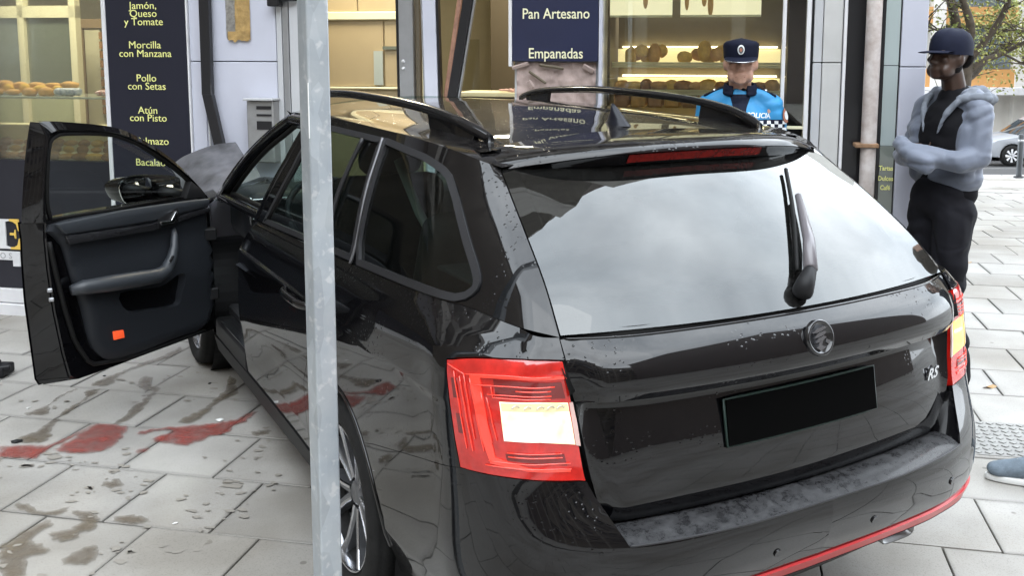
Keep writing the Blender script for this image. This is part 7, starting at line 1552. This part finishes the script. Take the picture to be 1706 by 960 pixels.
# ---- man with folded arms
MA = empty('person', (2.36,1.43,G), 'person in a blue grey jacket and navy cap, arms folded, by the corner pier', 'person', rotz=math.radians(-97))
bm = bmesh.new(); hR = Matrix.Rotation(math.radians(0),4,'Z') @ Matrix.Rotation(math.radians(-6),4,'X'); head(bm, (0,-.035,1.700), 1.0, hR.to_3x3())
chain(bm, [(0,-.005,1.625),(0,.03,1.49)], [.055,.064]); ell(bm, (0,.01,1.30), (.155,.095,.22)); ell(bm, (0,-.01,1.02), (.145,.10,.17))
for q, wr in ((1, (.02,-.24,1.24)), (-1, (.0,-.235,1.21))):
    chain(bm, [(.15*q,.03,1.44),(.205*q,-.02,1.20),wr], [.045,.034,.022]); hand(bm, wr, (-.5*q,.55,.0), (0,0,1), .8, .5, q)
for q in (-1, 1): chain(bm, [(.085*q,-.02,.95),(.095*q,-.04 if q > 0 else .0,.52),(.10*q,.04,.09)], [.075,.055,.042])
skin('body', bm, M_skinD, MA, .0085, 2)
bm = bmesh.new(); ell(bm, (0,-.055,1.635), (.050,.045,.040), sub=2); ell(bm, (0,-.085,1.622), (.034,.030,.032), sub=2)
for q in (-1, 1): ell(bm, (.052,-.03,1.655) if q > 0 else (-.052,-.03,1.655), (.018,.035,.035), sub=2)
ell(bm, (0,.055,1.70), (.070,.04,.06), sub=2); skin('beard_and_hair', bm, M_beard, MA, .006, 2)
cap(MA, (0,-.018,1.742), math.radians(-2), M_navyc, False)
bm = bmesh.new(); chain(bm, [(0,.02,1.535),(0,.03,1.48)], [.062,.095]); ell(bm, (0,.005,1.29), (.170,.128,.23)); ell(bm, (0,.005,1.06), (.165,.125,.17)); skin('black_top', bm, M_blackc, MA, .011, 3, folds=.012, fscale=9)
# jacket: open at the front, slipping off the near shoulder
bm = bmesh.new(); ell(bm, (0,.018,1.32), (.195,.108,.20)); ell(bm, (.0,.010,1.17), (.19,.120,.15)); ell(bm, (.01,.005,1.10), (.185,.125,.09))
chain(bm, [(.10,.030,1.50),(.175,.012,1.44),(.215,-.025,1.225),(.19,-.12,1.20),(.0,-.262,1.245)], [.056,.064,.060,.055,.050])
chain(bm, [(-.10,.030,1.50),(-.175,.012,1.44),(-.22,-.02,1.21),(-.17,-.13,1.20),(.05,-.262,1.21)], [.056,.062,.060,.054,.048])
hull(bm, (.0,-.262,1.245), .050, (-.07,-.245,1.275), .042); hull(bm, (.05,-.262,1.21), .048, (.10,-.24,1.185), .046)
for q in (-1, 1): chain(bm, [(.150*q,-.035,1.34),(.155*q,-.045,1.20),(.145*q,-.040,1.12)], [.055,.055,.050])
ell(bm, (0,.0,1.065), (.176,.116,.055))
jm = skin('jacket', bm, M_jack, MA, .010, 3, folds=.020, fscale=8, seed=1, fdir=(.7,.7,1.7))
bm = bmesh.new()
for q in (-1, 1): chain(bm, [(.045*q,-.128,1.33),(.072*q,-.110,1.42),(.105*q,-.060,1.49),(.115*q,.02,1.53)], [.009,.014,.019,.022])
chain(bm, [(.115,.02,1.53),(.10,.10,1.525),(.0,.135,1.52),(-.10,.10,1.525),(-.115,.02,1.53)], [.026,.036,.040,.036,.026]); ell(bm, (.03,.135,1.49), (.115,.05,.07)); chain(bm, [(.10,-.05,1.50),(.19,.03,1.505),(.15,.11,1.50)], [.022,.030,.03])
skin('hood_collar', bm, M_jackin, MA, .008, 5, folds=.014, fscale=16)
bm = bmesh.new(); ell(bm, (0,-.03,1.0), (.165,.122,.13))
for q, ky in ((1,-.05),(-1,.0)): chain(bm, [(.085*q,-.03,.93),(.095*q,ky,.52),(.10*q,.04,.10)], [.105,.078,.062])
skin('trousers', bm, M_trs, MA, .013, 3, folds=.035, fscale=6)
for q in (-1, 1):
    bm = bmesh.new(); chain(bm, [(.10*q,.05,.07),(.11*q,-.09,.045)], [.055,.045]); skin('shoe', bm, M_blackc, MA, .011, 2)

# ---- passer-by at the right edge: only the toe of one shoe reaches into the picture
SH = empty('person', (2.06,.31,G), 'person at the right edge, only a blue grey trainer with white sole showing', 'person', rotz=math.radians(223))
bm = bmesh.new(); head(bm, (0,0,1.66), 1.0); chain(bm, [(0,.02,1.58),(0,.03,1.45)], [.055,.062]); ell(bm, (0,.02,1.26), (.155,.10,.22)); ell(bm, (0,.02,1.0), (.15,.10,.16))
for q in (-1, 1):
    chain(bm, [(.16*q,.03,1.42),(.20*q,.05,1.13),(.19*q,.0,.90)], [.05,.04,.027]); hand(bm, (.19*q,-.0,.885), (0,-.2,-1), (-q,0,0), 1, .4, q)
chain(bm, [(.09,.02,.93),(.09,-.22,.5),(.09,-.26,.09)], [.085,.058,.042]); chain(bm, [(-.09,.02,.93),(-.09,.04,.5),(-.09,.20,.11)], [.085,.058,.042]); skin('body', bm, M_skinL, SH, .012, 2)
bm = bmesh.new(); ell(bm, (0,.03,1.70), (.088,.10,.09), sub=2); skin('hair', bm, M_hairg, SH, .011, 2)
bm = bmesh.new(); chain(bm, [(0,.03,1.50),(0,.035,1.44)], [.07,.10]); ell(bm, (0,.02,1.28), (.185,.125,.2)); ell(bm, (0,.02,1.06), (.18,.125,.18))
for q in (-1, 1): chain(bm, [(.12*q,.03,1.43),(.18*q,.04,1.39),(.215*q,.055,1.14),(.195*q,.0,.93)], [.06,.068,.056,.045])
skin('coat', bm, M_navyc, SH, .014, 3, folds=.02)
M_jean = mat('denim', (.06,.085,.13), .8, noise_amt=.3, noise_scale=60); M_shoe = mat('blue_grey_suede', (.15,.19,.23), .8, noise_amt=.3, noise_scale=40, bump=.5, bump_scale=200)
bm = bmesh.new(); ell(bm, (0,.02,.97), (.165,.12,.14)); chain(bm, [(.09,.02,.93),(.09,-.22,.5),(.09,-.26,.13)], [.10,.075,.06]); chain(bm, [(-.09,.02,.93),(-.09,.04,.5),(-.09,.20,.13)], [.10,.075,.06]); skin('trousers', bm, M_jean, SH, .013, 3, folds=.03)
for q, y0 in ((1,-.30),(-1,.17)):
    bm = bmesh.new(); x = .09*q; chain(bm, [(x,y0+.06,.085),(x,y0+.0,.085),(x,y0-.10,.058),(x,y0-.165,.048)], [.040,.046,.042,.036]); ell(bm, (x,y0-.175,.046), (.044,.045,.030)); ell(bm, (x,y0+.03,.05), (.040,.065,.04)); so_ = skin('shoe', bm, M_shoe, SH, .007, 2)
    sole = [(x+.044*math.cos(a)*(1 if math.sin(a) < 0 else .88), y0-.06+(.165 if math.sin(a) < 0 else .155)*math.sin(a)) for a in np.linspace(0, 2*PI, 28, endpoint=False)]
    prism('sole', sole, lambda p: (p[0], p[1], .002), lambda p: (p[0], p[1], .026), mat('white_sole', (.66,.66,.64), .6), so_, bevel=.004, local=True)
    for k in range(4): 
        v_, f_ = tube_geo([(x-.022,y0-.03-.024*k,.118-.010*k),(x,y0-.035-.024*k,.126-.010*k),(x+.022,y0-.03-.024*k,.118-.010*k)], .0035, 5); mesh('lace', v_, f_, mat('grey_lace', (.35,.36,.36), .8), so_, local=True)

# ---------------------------------------------------------------- parked silver car across the street
SV = empty('parked_car', tuple(at(14.85,32,gz(32)-.16)), 'silver grey car parked across the street beyond the bollard', 'car')
SMx = Matrix.Translation(at(14.85,32,gz(32)-.15)) @ Matrix(((RT[0],FW[0],0,0),(RT[1],FW[1],0,0),(0,0,1,0),(0,0,0,1)))
M_silv = mat('silver_grey_paint', (.30,.315,.34), .4, metal=.0, coat=.6); M_dk = mat('dark_glass_band', (.02,.025,.03), .08, coat=1)
body = [(0,.42),(.02,.62),(.10,.78),(.35,.90),(1.05,1.02),(1.30,1.06),(4.35,1.10),(4.5,.95),(4.52,.45),(4.3,.28)]+[(3.62+.40*math.cos(a), .36+.40*math.sin(a)) for a in np.linspace(-.2, PI+.2, 14)]+[(3.1,.24),(1.3,.24)]+[(.86+.40*math.cos(a), .36+.40*math.sin(a)) for a in np.linspace(-.2, PI+.2, 14)]+[(.40,.30),(.10,.32)]
prism('body', body, lambda p: (SMx @ Vector((p[0], 0, p[1])))[:], lambda p: (SMx @ Vector((p[0], 1.82, p[1])))[:], M_silv, SV, bevel=.05, seg=3)
cabn = [(1.15,1.04),(1.75,1.50),(2.1,1.60),(3.4,1.60),(4.15,1.10)]
prism('cabin_glass', cabn, lambda p: (SMx @ Vector((p[0], .10+max(0,(p[1]-1.04))*.35, p[1])))[:], lambda p: (SMx @ Vector((p[0], 1.72-max(0,(p[1]-1.04))*.35, p[1])))[:], M_dk, SV, bevel=.03)
prism('roof', [(1.72,1.50),(2.08,1.60),(3.42,1.60),(3.9,1.30),(3.45,1.635),(2.05,1.64)], lambda p: (SMx @ Vector((p[0], .26, p[1])))[:], lambda p: (SMx @ Vector((p[0], 1.56, p[1])))[:], M_silv, SV, bevel=.02)
for y_ in (.02, 1.60):
    for x_ in (.86, 3.62):
        W = [(SMx @ Vector((x_+r_*math.cos(a), y_+h, .36+r_*math.sin(a))))[:] for r_, h in ((.20,.0),(.24,-.02),(.34,-.01),(.355,.05),(.355,.19),(.2,.2)) for a in np.linspace(0, 2*PI, 36, endpoint=False)]
        wo = mesh('wheel', W, [(k*36+j, k*36+(j+1) % 36, (k+1)*36+(j+1) % 36, (k+1)*36+j) for k in range(5) for j in range(36)], M_tyre, SV, smooth=True)
        for s in range(8):
            a = 2*PI*s/8; q0 = [(.03,-.35),(.03,.35),(.25,.16),(.25,-.16)]
            V = [(SMx @ Vector((x_+r_*math.cos(a+b), y_+h, .36+r_*math.sin(a+b))))[:] for h in (-.012,.02) for r_, b in q0]; mesh('spoke', V, [(0,1,2,3),(7,6,5,4),(0,4,5,1),(1,5,6,2),(2,6,7,3),(3,7,4,0)], M_white, wo)
box('headlamp', (-.01,.10,.66), (.25,.45,.78), mat('clear_headlamp', (.6,.62,.65), .1, coat=1), SV, .03, M=SMx); box('number_plate', (-.02,.65,.42), (.02,1.17,.53), M_white, SV, .004, M=SMx); box('wing_mirror', (1.35,-.16,1.06), (1.55,.0,1.20), M_silv, SV, .04, M=SMx, seg=2); box('door_gap', (1.55,-.004,.35), (1.565,.01,1.04), M_black, SV, M=SMx); box('sill_strip', (1.35,-.015,.24), (3.15,.02,.36), M_black, SV, .01, M=SMx)
